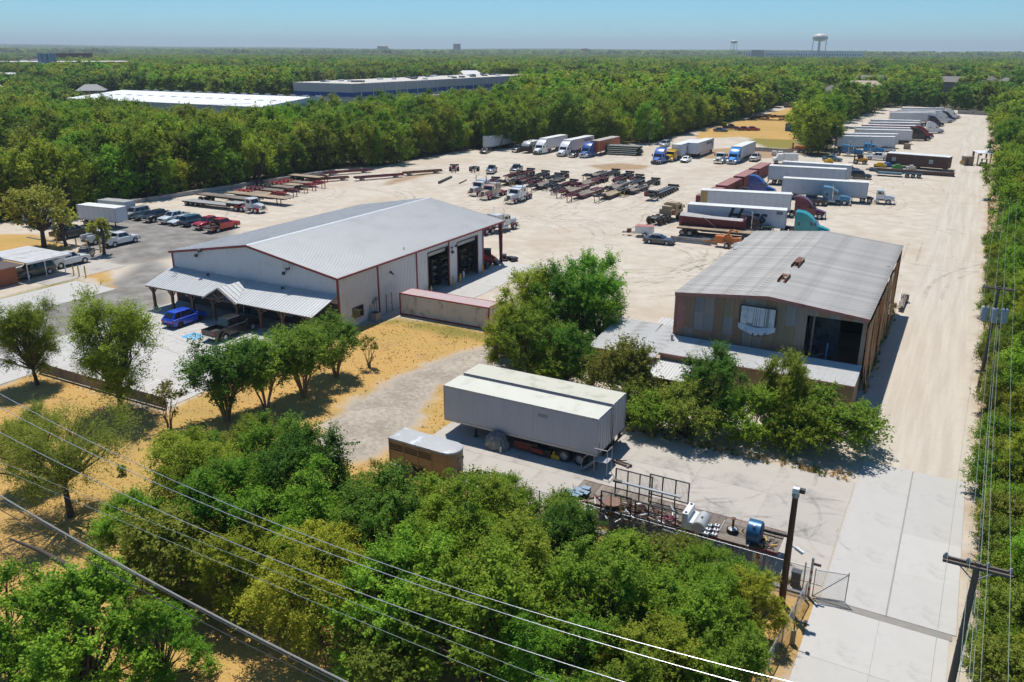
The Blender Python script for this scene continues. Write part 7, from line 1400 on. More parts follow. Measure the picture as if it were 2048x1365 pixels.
def leaf_mesh(name, P_, Nn, size, aspect, tone, rng, warm=None):
    n = len(P_); r = rng.normal(size=(n, 3)); t = np.cross(Nn, r); t /= np.linalg.norm(t, axis=1, keepdims=True) + 1e-9; b = np.cross(Nn, t)
    s = (size * rng.uniform(.65, 1.35, n))[:, None]; t *= s * .5; b *= s * .5 * aspect
    V = np.stack([P_ + t, P_ + b * 1.0 + t * .1, P_ - t, P_ - b + t * .1], 1).reshape(-1, 3)
    me = bpy.data.meshes.new(name); me.vertices.add(4 * n); me.vertices.foreach_set('co', V.astype(np.float32).ravel())
    me.loops.add(4 * n); me.loops.foreach_set('vertex_index', np.arange(4 * n, dtype=np.int32)); me.polygons.add(n)
    me.polygons.foreach_set('loop_start', np.arange(n, dtype=np.int32) * 4); me.polygons.foreach_set('loop_total', np.full(n, 4, dtype=np.int32))
    a = me.attributes.new('leaf', 'FLOAT', 'FACE'); a.data.foreach_set('value', np.clip(tone, 0, 1).astype(np.float32))
    a = me.attributes.new('warm', 'FLOAT', 'FACE'); a.data.foreach_set('value', np.clip(warm if warm is not None else np.zeros(n), 0, 1).astype(np.float32)); me.update(); return me
def make_tree(seed, H, R, base, n_cl, n_leaf, size, mat, aspect=.55, shape='round', droop=.0, twig=5, stems=1, spread=.35, bark=None, clr=.34, fill=.62, tr=.16, tone_b=0.0):
    rng = np.random.default_rng(seed); zc = (H + base) / 2; rz = (H - base) / 2
    d = rng.normal(size=(n_cl, 3)); d[:, 2] += .25; d /= np.linalg.norm(d, axis=1, keepdims=True); rad = rng.uniform(fill, 1.0, n_cl) ** .8
    C = d * rad[:, None] * np.array([R - clr * R * .55, R - clr * R * .55, rz - clr * R * .35]); C[:, 2] += zc
    if shape == 'vase':
        t = np.clip((C[:, 2] - base) / (H - base), 0, 1); k = .45 + .65 * t; C[:, :2] *= k[:, None]
    if shape == 'flat': C[:, 2] = zc + (C[:, 2] - zc) * .7 + .1 * rz
    C[:, 2] += rng.normal(0, .07, n_cl) * H; C[:, 2] = np.maximum(C[:, 2], base + .1)
    lop = 1 + .22 * np.sin(np.arctan2(C[:, 1], C[:, 0]) * 2 + rng.uniform(0, 6)) ; C[:, :2] *= lop[:, None]
    rc = clr * R * rng.uniform(.7, 1.25, n_cl); ct = rng.uniform(-.16, .16, n_cl)
    per = rng.multinomial(n_leaf, rc ** 2 / (rc ** 2).sum()); ci = np.repeat(np.arange(n_cl), per)
    tw = rng.integers(0, max(1, twig * 6), n_leaf)
    td = rng.normal(size=(n_cl, max(1, twig * 6), 3)); out = C - np.array([0, 0, base + .3 * (H - base)]); out /= np.linalg.norm(out, axis=1, keepdims=True) + 1e-9
    td += out[:, None, :] * .9; td[:, :, 2] += .25 - droop; td /= np.linalg.norm(td, axis=2, keepdims=True)
    s = rng.uniform(.1, 1.0, n_leaf) ** .8; dirv = td[ci, tw]; tl = np.clip(np.exp(rng.normal(0, .26, size=(n_cl, max(1, twig * 6)))), .5, 1.45)[ci, tw]; s = s * tl
    Pp = C[ci] + dirv * (rc[ci] * 1.15 * s)[:, None]; Pp[:, 2] -= droop * rc[ci] * s ** 2 * 1.2
    Pp += rng.normal(size=(n_leaf, 3)) * (rc[ci] * .075)[:, None]
    Pp[:, 2] = np.maximum(Pp[:, 2], .06)
    Nn = dirv * .4 + rng.normal(size=(n_leaf, 3)) * .6; Nn[:, 2] += .95; Nn /= np.linalg.norm(Nn, axis=1, keepdims=True)
    tone = .45 + ct[ci] + rng.normal(size=n_leaf) * .2 + tone_b + .15 * (np.minimum(s, 1.2) - .5)
    wm = np.clip(rng.normal(-.2, .2, n_cl), 0, .5)[ci] * rng.uniform(.2, 1.3, n_leaf) + (rng.random(n_leaf) < .03) * .6
    me = leaf_mesh('crown', Pp, Nn, size, aspect, tone, rng, wm); me.materials.append(mat)
    mb = MB(); order = np.argsort(C[:, 2]); th = max(base * .9, .12 * H)
    if stems == 1:
        j = Vector((rng.normal() * .12, rng.normal() * .12, th)); mb.tube([(0, 0, -.1), (j.x * .5, j.y * .5, th * .5), tuple(j)], [tr * 1.25, tr, tr * .85], 8); roots = [(j, tr * .8)]
    else:
        roots = []
        for k in range(stems):
            an = 2 * pi * k / stems + rng.normal() * .2; q = Vector((cos(an) * spread * R * .35, sin(an) * spread * R * .35, th)); mb.tube([(cos(an) * .1, sin(an) * .1, -.1), tuple(q * .5 + Vector((0, 0, th * .02))), tuple(q)], [tr * .6, tr * .5, tr * .42], 6); roots.append((q, tr * .42))
    for k in order[::max(1, n_cl // 48)]:
        c = Vector(C[k]); r0, rr_ = min(roots, key=lambda q: (q[0].xy - c.xy).length) if stems > 1 else roots[0]
        mid = r0.lerp(c, .5) + Vector((rng.normal() * .1 * R, rng.normal() * .1 * R, .06 * R)); mb.tube([tuple(r0), tuple(mid), tuple(c)], [rr_ * .6, rr_ * .38, rr_ * .12], 5, False)
    tm = mb.mesh('trunk'); tm.materials.append(bark or BARK)
    return me, tm
T = {}
def proto(key, *a, **k): T[key] = make_tree(*a, **k)
K = 1.0
for i, (mt, sd) in enumerate((('mid', 1), ('yellow', 2), ('dark', 3), ('bright', 4))): proto('thick%d' % i, sd, 7.2, 3.3, .4, 40, 44000, .14, LM[mt], twig=6, clr=.28, fill=.5)
for i, (mt, sd) in enumerate((('yellow', 11), ('bright', 12))): proto('droop%d' % i, sd, 7.0, 3.3, .5, 30, 42000, .14, LM[mt], .42, droop=.55, twig=6, clr=.36, fill=.5)
for i, (mt, sd) in enumerate((('olive', 21), ('mid', 22))): proto('elm%d' % i, sd, 9.2, 3.9, 2.0, 64, 60000, .135, LM[mt], .5, 'vase', twig=8, clr=.29, tr=.17, fill=.4)
for i, (mt, sd) in enumerate((('dark', 31), ('mid', 32))): proto('myrtle%d' % i, sd, 6.0, 3.0, 2.3, 48, 26000, .145, LM[mt], .6, 'vase', stems=9, bark=BARKL, twig=5, clr=.3, tr=.15, spread=.6)
proto('mesquite0', 41, 6.6, 4.9, 2.6, 58, 34000, .125, LM['olive'], .36, 'flat', droop=.2, twig=7, clr=.24, tr=.18, fill=.35)
for i, (mt, sd) in enumerate((('mid', 51), ('olive', 52), ('rusty', 53))): proto('shrub%d' % i, sd, 3.0, 1.9, .1, 28, 19000, .12, LM[mt], twig=5, clr=.38, stems=5, bark=BARK, tr=.08)
proto('catalpa0', 61, 8.6, 4.8, 2.6, 46, 8500, .34, LM['lime'], .7, twig=3, clr=.26, tr=.34, fill=.4)
proto('catalpa1', 62, 5.0, 1.7, 2.2, 16, 1600, .3, LM['lime'], .7, twig=3, clr=.36, tr=.2, stems=1)
proto('sapling0', 71, 3.4, 1.0, 1.0, 14, 1900, .13, LM['rusty'], .6, stems=6, bark=BARKL, twig=4, clr=.4, tr=.09, spread=.8)
proto('bigleaf0', 81, 8.0, 4.4, 1.0, 44, 32000, .19, LM['bright'], .6, twig=5, clr=.26, tr=.24, fill=.45)
for i, mt in enumerate(('mid', 'dark', 'yellow', 'olive', 'bright', 'mid')): proto('belt%d' % i, 100 + i, 11.0, 4.5, 1.2, 36, 9000, .34, LM[mt], .65, twig=4, clr=.29, tr=.2, fill=.5)
proto('belt6', 107, 10.0, 4.2, 1.6, 34, 1500, .3, LM['dry'], .5, twig=6, clr=.34, tr=.2)
for i, mt in enumerate(('mid', 'dark', 'yellow', 'olive', 'bright', 'dark')): proto('far%d' % i, 200 + i, 10.5, 5.0, .3, 30, 1500, .95, LM[mt], .75, twig=3, clr=.34, tr=.2)
def patch(seed, mt):                                     # a knot of seven tree crowns, for woods beyond a kilometre
    rng = np.random.default_rng(seed); Pp = []; tone = []
    for k in range(9):
        cx, cy = rng.uniform(-12, 12, 2); h = rng.uniform(7, 11.5); r = rng.uniform(4, 6.5); n = 300
        d = rng.normal(size=(n, 3)); d[:, 2] = np.abs(d[:, 2]); d /= np.linalg.norm(d, axis=1, keepdims=True); d *= rng.uniform(.75, 1.05, n)[:, None]
        Pp.append(np.stack([cx + d[:, 0] * r, cy + d[:, 1] * r, h * .35 + d[:, 2] * h * .65], 1)); tone.append(.45 + rng.normal() * .22 + rng.normal(size=n) * .15)
    Pp = np.concatenate(Pp); tone = np.concatenate(tone); Nn = rng.normal(size=Pp.shape) * .6; Nn[:, 2] += .95; Nn /= np.linalg.norm(Nn, axis=1, keepdims=True)
    me = leaf_mesh('crown_patch', Pp, Nn, 2.6, .8, tone, rng); me.materials.append(LM[mt]); return me
PATCH = [patch(300 + i, mt) for i, mt in enumerate(('mid', 'dark', 'olive', 'mid'))]
def tree(key, label, cat, loc, s=1.0, rz=None, sz=None, group=None, name='tree', trunk=True):
    o = thing(name, label, cat, loc, random.uniform(0, 6.28) if rz is None else rz, group); o.scale = (s, s, sz or s)
    if trunk: obj('trunk', T[key][1], None, o)
    obj('crown', T[key][0], None, o); return o
random.seed(5)
# ---- named trees in front of the buildings
tree('elm1', 'vase shaped elm with a bare leaning trunk before the picket fence', 'tree', W(-60.2, 40.7), 1.2, .4, 1.1)
tree('elm1', 'smaller olive elm at the end of the picket fence', 'tree', W(-72.3, 41.0), .95, 2.0, .86)
tree('mesquite0', 'wide feathery grey green mesquite on the dry lawn', 'tree', W(-48.6, 28.0), 1.08, 1.0)
cm_ = ((-51.0, 43.8, 1.27, 'crape myrtle clump nearest the picket fence end', 0), (-49.6, 46.9, 1.18, 'crape myrtle second from the picket fence end', 1), (-48.9, 50.8, 1.18, 'crape myrtle in the middle of the lawn row', 1), (-49.5, 55.9, 1.05, 'crape myrtle before the workshop corner', 0))
for u, v, s, lb, k in cm_: tree('myrtle%d' % k, lb, 'tree', W(u, v), s, None, s * .84, name='crape_myrtle', group='crape myrtles along the lawn')
tree('sapling0', 'small reddish crape myrtle sapling alone on the lawn', 'sapling', W(-48.4, 59.5), .98, name='sapling')
tree('sapling0', 'thin sapling standing behind the foreground thicket', 'sapling', W(-54.0, 40.5), 1.25, name='sapling')
tree('catalpa0', 'large pale yellow green broadleaf tree on the lawn by the brick house', 'tree', W(-124.7, 76.0), 1.05, .3)
tree('catalpa1', 'small pale green tree with a leaning trunk by the white service trucks', 'tree', W(-112.5, 77.5), 1.1)
tree('catalpa1', 'thin pale tree beside the black crew pickup', 'tree', W(-122.7, 78.3), 1.2)
# ---- bushes round the old shed
def P_tree(key, label, px, py, s, dz=0.0, cat='tree', name='tree', sz=None, group=None, rz=None):
    x, y, z = G(px, py); return tree(key, label, cat, (x, y, z - dz), s, rz, sz, group, name)
P_tree('thick3', 'tall bright green tree beside the lean-to roof', 1165, 690, 1.3, sz=1.35)
P_tree('thick1', 'yellow green tree between the beige container and the lean-to', 1065, 700, 1.15, sz=1.15)
P_tree('thick0', 'leafy tree behind the far box trailer roof', 1065, 755, 1.0, sz=.95)
P_tree('thick2', 'dark leafy tree in the heart of the clump by the lean-to', 1120, 705, 1.15, sz=1.2); P_tree('thick3', 'bright leafy tree at the clump edge over the lean-to roof', 1195, 700, .95, sz=1.1); P_tree('thick1', 'yellow green tree at the front of the clump by the gravel track', 1030, 735, .95, sz=.9); P_tree('shrub0', 'green shrub before the clump beside the box trailers', 1100, 770, 1.4, cat='shrub', name='shrub')
P_tree('thick2', 'dark leafy shrub behind the box trailers', 1130, 775, .85, sz=.8)
P_tree('shrub2', 'red tipped shrub before the low porch', 1245, 815, 1.75, sz=1.85, cat='shrub', name='shrub')
P_tree('shrub0', 'green shrub at the box trailer rear corner', 1310, 865, 1.15, cat='shrub', name='shrub')
P_tree('shrub1', 'olive shrub between the porch and the pad', 1265, 850, 1.1, cat='shrub', name='shrub')
P_tree('thick2', 'dark green tree in the middle of the lean-to front', 1420, 856, .93, sz=.9)
P_tree('thick1', 'yellow green tree reaching above the lean-to roof', 1560, 868, .8, sz=.92)
P_tree('shrub0', 'big round shrub at the lane corner of the pad', 1655, 886, 1.95, sz=1.5, cat='shrub', name='shrub')
P_tree('shrub0', 'leafy shrub under the lean-to beside the round one', 1500, 885, 1.5, cat='shrub', name='shrub'); P_tree('shrub1', 'low shrub at the pad edge before the lean-to', 1370, 875, 1.35, cat='shrub', name='shrub'); P_tree('shrub0', 'low dark shrub beside the round one at the pad edge', 1590, 900, 1.35, cat='shrub', name='shrub')
P_tree('shrub2', 'shrub at the beige container corner', 1020, 705, 1.2, cat='shrub', name='shrub')
# ---- foreground thicket between street and pad
th = [(-50, 33, 'thick0', .8), (-46, 36.5, 'bigleaf0', .72), (-41.5, 37.5, 'thick1', .86), (-43, 33, 'thick2', .86), (-38.5, 40.2, 'thick3', .8), (-37.5, 36, 'thick0', .95), (-39, 31.5, 'droop0', .92), (-34.5, 38.5, 'thick1', .72), (-33.5, 34.0, 'thick2', .9), (-34.5, 29.5, 'thick3', .88), (-30, 38.5, 'thick1', .72), (-29.5, 34.5, 'droop0', .92), (-30, 30, 'droop1', .95), (-26, 38.8, 'droop1', .7), (-25.2, 35, 'thick0', .88), (-25.5, 30.8, 'thick2', .9), (-26, 26.8, 'droop0', .88),
      (-21.8, 39.5, 'thick3', .62), (-21, 36, 'thick1', .78), (-21, 32, 'droop1', .95), (-21.5, 27.8, 'thick3', .9), (-17.2, 39.6, 'thick0', .52), (-17, 36, 'thick2', .62), (-16.8, 32.3, 'thick1', .82), (-17, 28, 'bigleaf0', .76), (-12.6, 38.6, 'droop0', .5), (-12.6, 35, 'bigleaf0', .56), (-12.5, 31, 'thick0', .76), (-12.8, 26.9, 'droop1', .82), (-8.8, 36.8, 'thick3', .5), (-8.8, 33.2, 'bigleaf0', .58), (-8.3, 29.2, 'thick1', .68), (-8.5, 25.4, 'thick0', .72), (-15, 40.6, 'shrub0', 1.1), (-11, 40.8, 'shrub1', 1.0), (-7.6, 40.2, 'shrub0', .95), (-9.8, 39, 'thick3', .5), (-6.9, 37.6, 'thick1', .5), (-6.6, 33.8, 'droop1', .55), (-6.3, 30.2, 'thick0', .62), (-19.5, 41.4, 'shrub0', 1.1), (-23.5, 41.4, 'shrub1', 1.2), (-30.5, 25.8, 'thick1', .7), (-35.5, 25.2, 'shrub1', 1.5)]
LBL = {'thick0': 'mid green leafy tree in the foreground thicket', 'thick1': 'yellow green leafy tree in the foreground thicket', 'thick2': 'dark green leafy tree in the foreground thicket', 'thick3': 'bright green leafy tree in the foreground thicket', 'droop0': 'yellow green drooping tree in the foreground thicket', 'droop1': 'bright green drooping tree in the foreground thicket', 'bigleaf0': 'large leaved bright green tree in the foreground thicket', 'shrub0': 'green shrub filling a gap of the thicket', 'shrub1': 'olive shrub filling a gap of the thicket', 'shrub2': 'red tipped shrub filling a gap of the thicket'}
TOPL = [(-200, 900), (0, 1000), (240, 1010), (300, 930), (430, 838), (560, 828), (650, 895), (700, 962), (790, 955), (900, 962), (960, 968), (1050, 956), (1130, 990), (1200, 1058), (1330, 1080), (1500, 1112), (1540, 1230), (1600, 1400)]
HT = {'thick': 7.2, 'droop': 7.0, 'bigle': 8.0, 'shrub': 3.0}; RT = {'thick': 3.3, 'droop': 3.3, 'bigle': 4.4, 'shrub': 1.9}
def fit_top(k, u, v, s):
    x, y, _ = W(u, v)
    for _ in range(40):
        ok = True
        for fr_, hz_ in ((0, 1.0), (-.7, .72), (.7, .72)):
            px, py = proj(x + fr_ * RT[k[:5]] * s, y, HT[k[:5]] * s * hz_)
            if py < np.interp(px, [p[0] for p in TOPL], [p[1] for p in TOPL]): ok = False
        if ok: break
        s *= .95
    return s
th = [(u, v, k, fit_top(k, u, v, s * 1.12)) for u, v, k, s in th]
for u, v, k, s in th: tree(k, LBL[k], 'tree', W(u + random.uniform(-.6, .6), v + random.uniform(-.6, .6)), s * random.uniform(.93, 1.07), group=LBL[k] + 's')
for i in range(26):
    u, v = random.uniform(-44, -7), random.uniform(25, 40); k = 'shrub%d' % random.randrange(3); tree(k, LBL[k], 'shrub', W(u, v), fit_top(k, u, v, random.uniform(.8, 1.2)), group=LBL[k] + 's', name='shrub')
def crown_at(key, label, px, py, zc, s, rz, sz=None):    # a tree whose crown centre, zc up, shows at this photo pixel
    x, y, _ = G(px, py, zc); return tree(key, label, 'tree', (x, y, 0), s, rz, sz)
crown_at('bigleaf0', 'large spreading tree with a thick bare limb over the street fence', 150, 1262, 4.4, .82, 1.2); crown_at('bigleaf0', 'broad bright green tree at the lawn corner by the street', -10, 1215, 4.4, .78, 3.2); crown_at('thick3', 'smaller bright green tree beside the street fence', 318, 1262, 3.0, .6, 2.2)
tree('thick3', 'bright green tree leaning out from the thicket over the lawn', 'tree', W(-40.5, 26.6), .66)
tree('elm0', 'feathery tree at the edge of the lawn beside the mesquite', 'tree', W(-54.5, 29.5), .62)
lpts = [G(px, py, z) for px, py, z in ((20, 1078, 6.4), (78, 1101, 6.1), (129, 1128, 5.8), (157, 1152, 5.5), (168, 1185, 4.6), (165, 1260, 2.2))]; lo = Vector((lpts[-1][0], lpts[-1][1], 0))
lb_ = thing('dead_limb', 'thick bare grey limb reaching out over the dry lawn', 'branch', tuple(lo), 0)
part(MB().tube([Vector(p) - lo for p in lpts] + [(0, 0, -.1)], [.05, .1, .14, .18, .22, .26, .3], 8), 'limb', BARK, lb_, True)
l2 = [G(px, py, z) for px, py, z in ((157, 1152, 5.5), (180, 1150, 5.7), (208, 1160, 5.6))]; part(MB().tube([Vector(p) - lo for p in l2], [.12, .09, .04], 7), 'side_limb', BARK, lb_, True)
for i, (px, py, s) in enumerate(((1622, 308, 1.1), (1652, 300, 1.0), (1618, 282, 1.15), (1640, 268, 1.1), (1662, 256, 1.0), (1690, 240, 1.05), (1722, 228, 1.0), (1752, 220, .95), (1640, 240, 1.0), (1672, 228, 1.0), (1610, 262, .9))):
    P_tree('belt%d' % (0, 5, 4, 0, 2, 3, 4, 0, 1, 5, 1)[i], ('dense', 'rounded', 'leafy', 'broad')[i % 4] + ' green tree in the clump beside the angled trailers', px, py, s, group='trees in the clump beside the angled trailers')
# ---- the hedge along the lane
HL = {'thick0': 'mid green tree in the tall hedge along the lane', 'thick1': 'yellow green tree in the tall hedge along the lane', 'thick2': 'dark green tree in the tall hedge along the lane', 'thick3': 'bright green tree in the tall hedge along the lane', 'bigleaf0': 'large leaved tree in the tall hedge along the lane', 'droop1': 'drooping tree in the tall hedge along the lane', 'shrub0': 'green shrub at the foot of the lane hedge', 'shrub1': 'olive shrub at the foot of the lane hedge', 'shrub2': 'red tipped shrub at the foot of the lane hedge'}
v = 24.0
while v < 150:
    k = random.choice(['shrub0', 'shrub1', 'shrub0', 'shrub2']); tree(k, HL[k], 'shrub', W(5.3 + random.uniform(-.3, .7), v), random.uniform(.75, 1.15), group=HL[k] + 's', name='shrub')
    k = random.choice(['thick0', 'thick1', 'thick2', 'thick3', 'bigleaf0', 'droop1']); tree(k, HL[k], 'tree', SV(8.3 + random.uniform(-.5, 1.0), v + 1.2), random.uniform(.62, .85), group=HL[k] + 's')
    if v < 110: k = random.choice(['thick0', 'thick1', 'thick2', 'thick3']); tree(k, HL[k], 'tree', SV(12.8 + random.uniform(-.7, 1.0), v + 2.4), random.uniform(.72, .95), group=HL[k] + 's')
    v += random.uniform(2.9, 4.1) if v < 90 else random.uniform(4, 5.5)

# ---- boundary belts and the woods beyond
YARD = [(-700, 560), (-300, 490), (0, 446), (110, 436), (180, 424), (262, 398), (335, 397), (480, 374), (560, 357), (640, 342), (700, 335), (760, 334), (860, 314), (940, 300), (1050, 296), (1200, 290), (1310, 286), (1395, 261), (1480, 238), (1545, 216), (1590, 204), (1640, 208), (1612, 240), (1600, 262), (1590, 285), (1600, 310), (1650, 316), (1666, 300), (1666, 262), (1690, 244), (1740, 224), (1800, 211), (1925, 220), (1985, 231), (2300, 232), (2400, 1500), (-700, 1500)]
CLEAR = [[(-80, 318), (-80, 286), (110, 290), (125, 300), (60, 312)],                      # road bend
         [(165, 190), (200, 176), (632, 197), (660, 203), (600, 214), (530, 216), (460, 210), (390, 219), (320, 204), (250, 196)],
         [(592, 166), (596, 158), (1062, 152), (1000, 174), (860, 188), (730, 192), (600, 186)], [(-10, 132), (-10, 118), (112, 108), (112, 128)], [(1500, 114), (1500, 104), (1720, 103), (1720, 113)], [(600, 200), (605, 192), (710, 196), (700, 206)],
         [(1120, 142), (1210, 140), (1210, 134), (1120, 134)], [(1425, 182), (1455, 182), (1455, 172), (1425, 174)], [(1650, 192), (1710, 182), (1700, 170), (1660, 172)], [(1880, 168), (1930, 162), (1925, 150), (1880, 152)], [(1945, 160), (1980, 160), (1980, 152), (1945, 152)], [(1715, 162), (1770, 160), (1770, 155), (1715, 155)], [(1310, 178), (1340, 175), (1335, 165), (1305, 168)]]
FH = []                                                  # far houses: x, y
rh = random.Random(44)
for i in range(34):
    d_ = rh.uniform(420, 1700); az_ = rh.uniform(-.56, .56); hx_, hy_ = d_ * sin(az_), d_ * cos(az_); hu, hv_ = site(hx_, hy_)
    if -400 < hu < 20 and hv_ < 500: continue
    FH.append((hx_, hy_, d_))
def near_house(x, y):
    d = hypot(x, y)
    for hx_, hy_, hd in FH:
        if abs(d - hd) > 60: continue
        lat = abs(x * hy_ - y * hx_) / hd; fwd = hd - d
        if (lat < 12 and -9 < fwd < 55): return True
    return False
rng = np.random.default_rng(17); cand = []
for ring in range(1):
    xs = np.arange(-420, 420, 7.2); ys = np.arange(95, 700, 7.2)
    for x in xs:
        for y in ys:
            xx, yy = x + rng.uniform(-3, 3), y + rng.uniform(-3, 3)
            if abs(xx) > .68 * yy + 25: continue
            u, v = site(xx, yy)
            if 3.2 < u < 15 and v < 150: continue
            z = E(xx, yy); px, py = proj(xx, yy, z)
            if px < -160 or px > 2210: continue
            if (u < 4.6 and inpoly(px, py, YARD)) or (-3 < u < 5.6 and v < 440): continue
            if -350 < u < -226 and 203 < v < 264: continue
            if -312 < u < -238 and 304 < v < 470: continue
            s = rng.uniform(.9, 1.28)
            if v > 150 and 4 < u < 16: s *= .72
            txy = [proj(xx, yy, z + h * s) for h in (4.5, 7.5, 10.5)]
            if any(inpoly(t_[0] + o_, t_[1], q) for q in CLEAR for t_ in txy for o_ in (-6, 6)): continue
            if yy > 380 and near_house(xx, yy): continue
            cand.append((hypot(xx, yy), xx, yy, z, s))
bl = [(-300, 490), (0, 446), (110, 436), (180, 424), (262, 398), (335, 397), (480, 374), (560, 357), (640, 342), (700, 335), (760, 334), (860, 314), (940, 300), (1050, 296), (1200, 290), (1310, 286), (1395, 261), (1480, 238), (1545, 216)]
acc = 0.0
for (ax, ay), (bx, by) in zip(bl[:-1], bl[1:]):
    p, q = G(ax, ay - 1), G(bx, by - 1); Ln = hypot(q[0] - p[0], q[1] - p[1]); nx, ny = -(q[1] - p[1]) / Ln, (q[0] - p[0]) / Ln
    while acc < Ln:
        t = acc / Ln; off = rng.uniform(.5, 4.5); xx, yy = p[0] + (q[0] - p[0]) * t + nx * off, p[1] + (q[1] - p[1]) * t + ny * off
        cand.append((hypot(xx, yy), xx, yy, E(xx, yy) - .5, rng.uniform(.62, 1.0))); acc += rng.uniform(2.6, 4.4)
    acc -= Ln
cand.sort()
n_have = sum(1 for o in COL.objects if o.get('category') in ('tree',))
n_ind = max(0, 296 - n_have)
BL = ['mid green tree in the wooded belt round the yard', 'dark green tree in the wooded belt round the yard', 'yellow green tree in the wooded belt round the yard', 'olive tree in the wooded belt round the yard', 'bright green tree in the wooded belt round the yard', 'fresh green tree in the wooded belt round the yard', 'half bare dry tree in the wooded belt round the yard']
for k, (d, x, y, z, s) in enumerate(cand[:n_ind]):
    i = int(rng.choice([0, 1, 2, 3, 4, 5, 0, 4, 2])) if rng.random() > .02 else 6
    tree('belt%d' % i, BL[i], 'tree', (x, y, z - .1), s * (1.0 if i != 6 else .9), float(rng.uniform(0, 6.28)), s * rng.uniform(.88, 1.08), BL[i].split(' tree')[0] + ' belt trees')
def scatter(name, pts, meshes, label):                   # one object: points carrying crown instances
    n = len(pts); me = bpy.data.meshes.new(name); me.vertices.add(n); me.vertices.foreach_set('co', np.array([p[:3] for p in pts], np.float32).ravel())
    for an, ty, vals in (('tsc', 'FLOAT', [p[3] for p in pts]), ('trz', 'FLOAT', [p[4] for p in pts]), ('tid', 'INT', [p[5] for p in pts])): me.attributes.new(an, ty, 'POINT').data.foreach_set('value', np.array(vals))
    o = obj(name, me); o['kind'] = 'stuff'; o['label'] = label; o['category'] = 'woods'
    pc = bpy.data.collections.new(name + '_crowns')
    for i, m_ in enumerate(meshes): pc.objects.link(bpy.data.objects.new('%s_crown_%02d' % (name, i), m_))
    g = bpy.data.node_groups.new(name, 'GeometryNodeTree'); g.interface.new_socket('Geometry', in_out='INPUT', socket_type='NodeSocketGeometry'); g.interface.new_socket('Geometry', in_out='OUTPUT', socket_type='NodeSocketGeometry')
    N, L = g.nodes, g.links; gi = N.new('NodeGroupInput'); go_ = N.new('NodeGroupOutput'); ci = N.new('GeometryNodeCollectionInfo'); ci.inputs['Collection'].default_value = pc; ci.inputs['Separate Children'].default_value = True; ci.inputs['Reset Children'].default_value = True
    ip = N.new('GeometryNodeInstanceOnPoints'); ip.inputs['Pick Instance'].default_value = True
    def na(nm, ty): q = N.new('GeometryNodeInputNamedAttribute'); q.data_type = ty; q.inputs['Name'].default_value = nm; return q.outputs['Attribute']
    cx_ = N.new('ShaderNodeCombineXYZ'); L.new(na('trz', 'FLOAT'), cx_.inputs['Z']); e2r = N.new('FunctionNodeEulerToRotation'); L.new(cx_.outputs[0], e2r.inputs[0]); L.new(e2r.outputs[0], ip.inputs['Rotation'])
    cs_ = N.new('ShaderNodeCombineXYZ'); sc_ = na('tsc', 'FLOAT'); [L.new(sc_, cs_.inputs[k]) for k in range(3)]; L.new(cs_.outputs[0], ip.inputs['Scale']); L.new(na('tid', 'INT'), ip.inputs['Instance Index'])
    L.new(gi.outputs[0], ip.inputs['Points']); L.new(ci.outputs[0], ip.inputs['Instance']); L.new(ip.outputs[0], go_.inputs[0])
    md = o.modifiers.new('crowns', 'NODES'); md.node_group = g; return o
rest = [(x, y, z - .2, s, rng.uniform(0, 6.28), int(rng.integers(0, 6))) for d, x, y, z, s in cand[n_ind:] if d < 330]
scatter('woodland', rest, [T['belt%d' % i][0] for i in range(6)], 'dense green woodland behind the wooded belt')
def stand(x, y):                                         # species and height change from stand to stand
    k = sin(x * .021 + 1.3) * cos(y * .017 + .4) + .6 * sin(x * .05 - y * .043)
    return (int(rng.choice([2, 4, 0])) if k > .45 else int(rng.choice([1, 5, 3])) if k < -.45 else int(rng.integers(0, 6))), 1 + .16 * sin(x * .013 + y * .019)
rest = [(x, y, z - .2, s * stand(x, y)[1] * (.8 if rng.random() < .3 else 1), rng.uniform(0, 6.28), stand(x, y)[0]) for d, x, y, z, s in cand[n_ind:] if d >= 330]
for x in np.arange(-1100, 1100, 9.0):                     # 700 m to 1500 m
    for y in np.arange(640, 1500, 9.0):
        xx, yy = x + rng.uniform(-4, 4), y + rng.uniform(-4, 4)
        if abs(xx) > .66 * yy + 30 or (yy < 700 and abs(xx) < 420): continue
        z = E(xx, yy); s = rng.uniform(.75, 1.2); t_ = proj(xx, yy, z + 9 * s)
        if any(inpoly(t_[0], t_[1], q) for q in CLEAR) or near_house(xx, yy) or sin(xx * .011 + 2) * sin(yy * .013) > .93: continue
        st_ = stand(xx, yy); rest.append((xx, yy, z - .3, s * st_[1], rng.uniform(0, 6.28), st_[0]))
scatter('far_woodland', rest, [T['far%d' % i][0] for i in range(6)], 'far green woodland stretching beyond the warehouses')
pts = []
for r0, r1, sp, sc in ((1500, 3200, 21, 1.0), (3200, 14000, 75, 3.3)):
    n = int((r1 - r0) / sp)
    for i in range(n):
        r = r0 + i * sp; na_ = int(1.32 * r / sp)
        for j in range(na_):
            az = -.66 + 1.32 * (j + rng.uniform(0, 1)) / na_; rr_ = r + rng.uniform(-.5, .5) * sp
            if rng.random() < (.1 if sc < 2 else .22): continue
            x, y = rr_ * sin(az), rr_ * cos(az); z = float(En(np.array(x), np.array(y)) + relief(np.array(x), np.array(y)))
            if sc < 2:
                t_ = proj(x, y, z + 8)
                if any(inpoly(t_[0], t_[1], q) for q in CLEAR): continue
            pts.append((x, y, z - .5 * sc, sc * rng.uniform(.8, 1.2) * (.62 if sc > 2 else 1), rng.uniform(0, 6.28), int(rng.integers(0, 4))))
scatter('horizon_woodland', pts, PATCH, 'distant blue green woods out to the horizon')
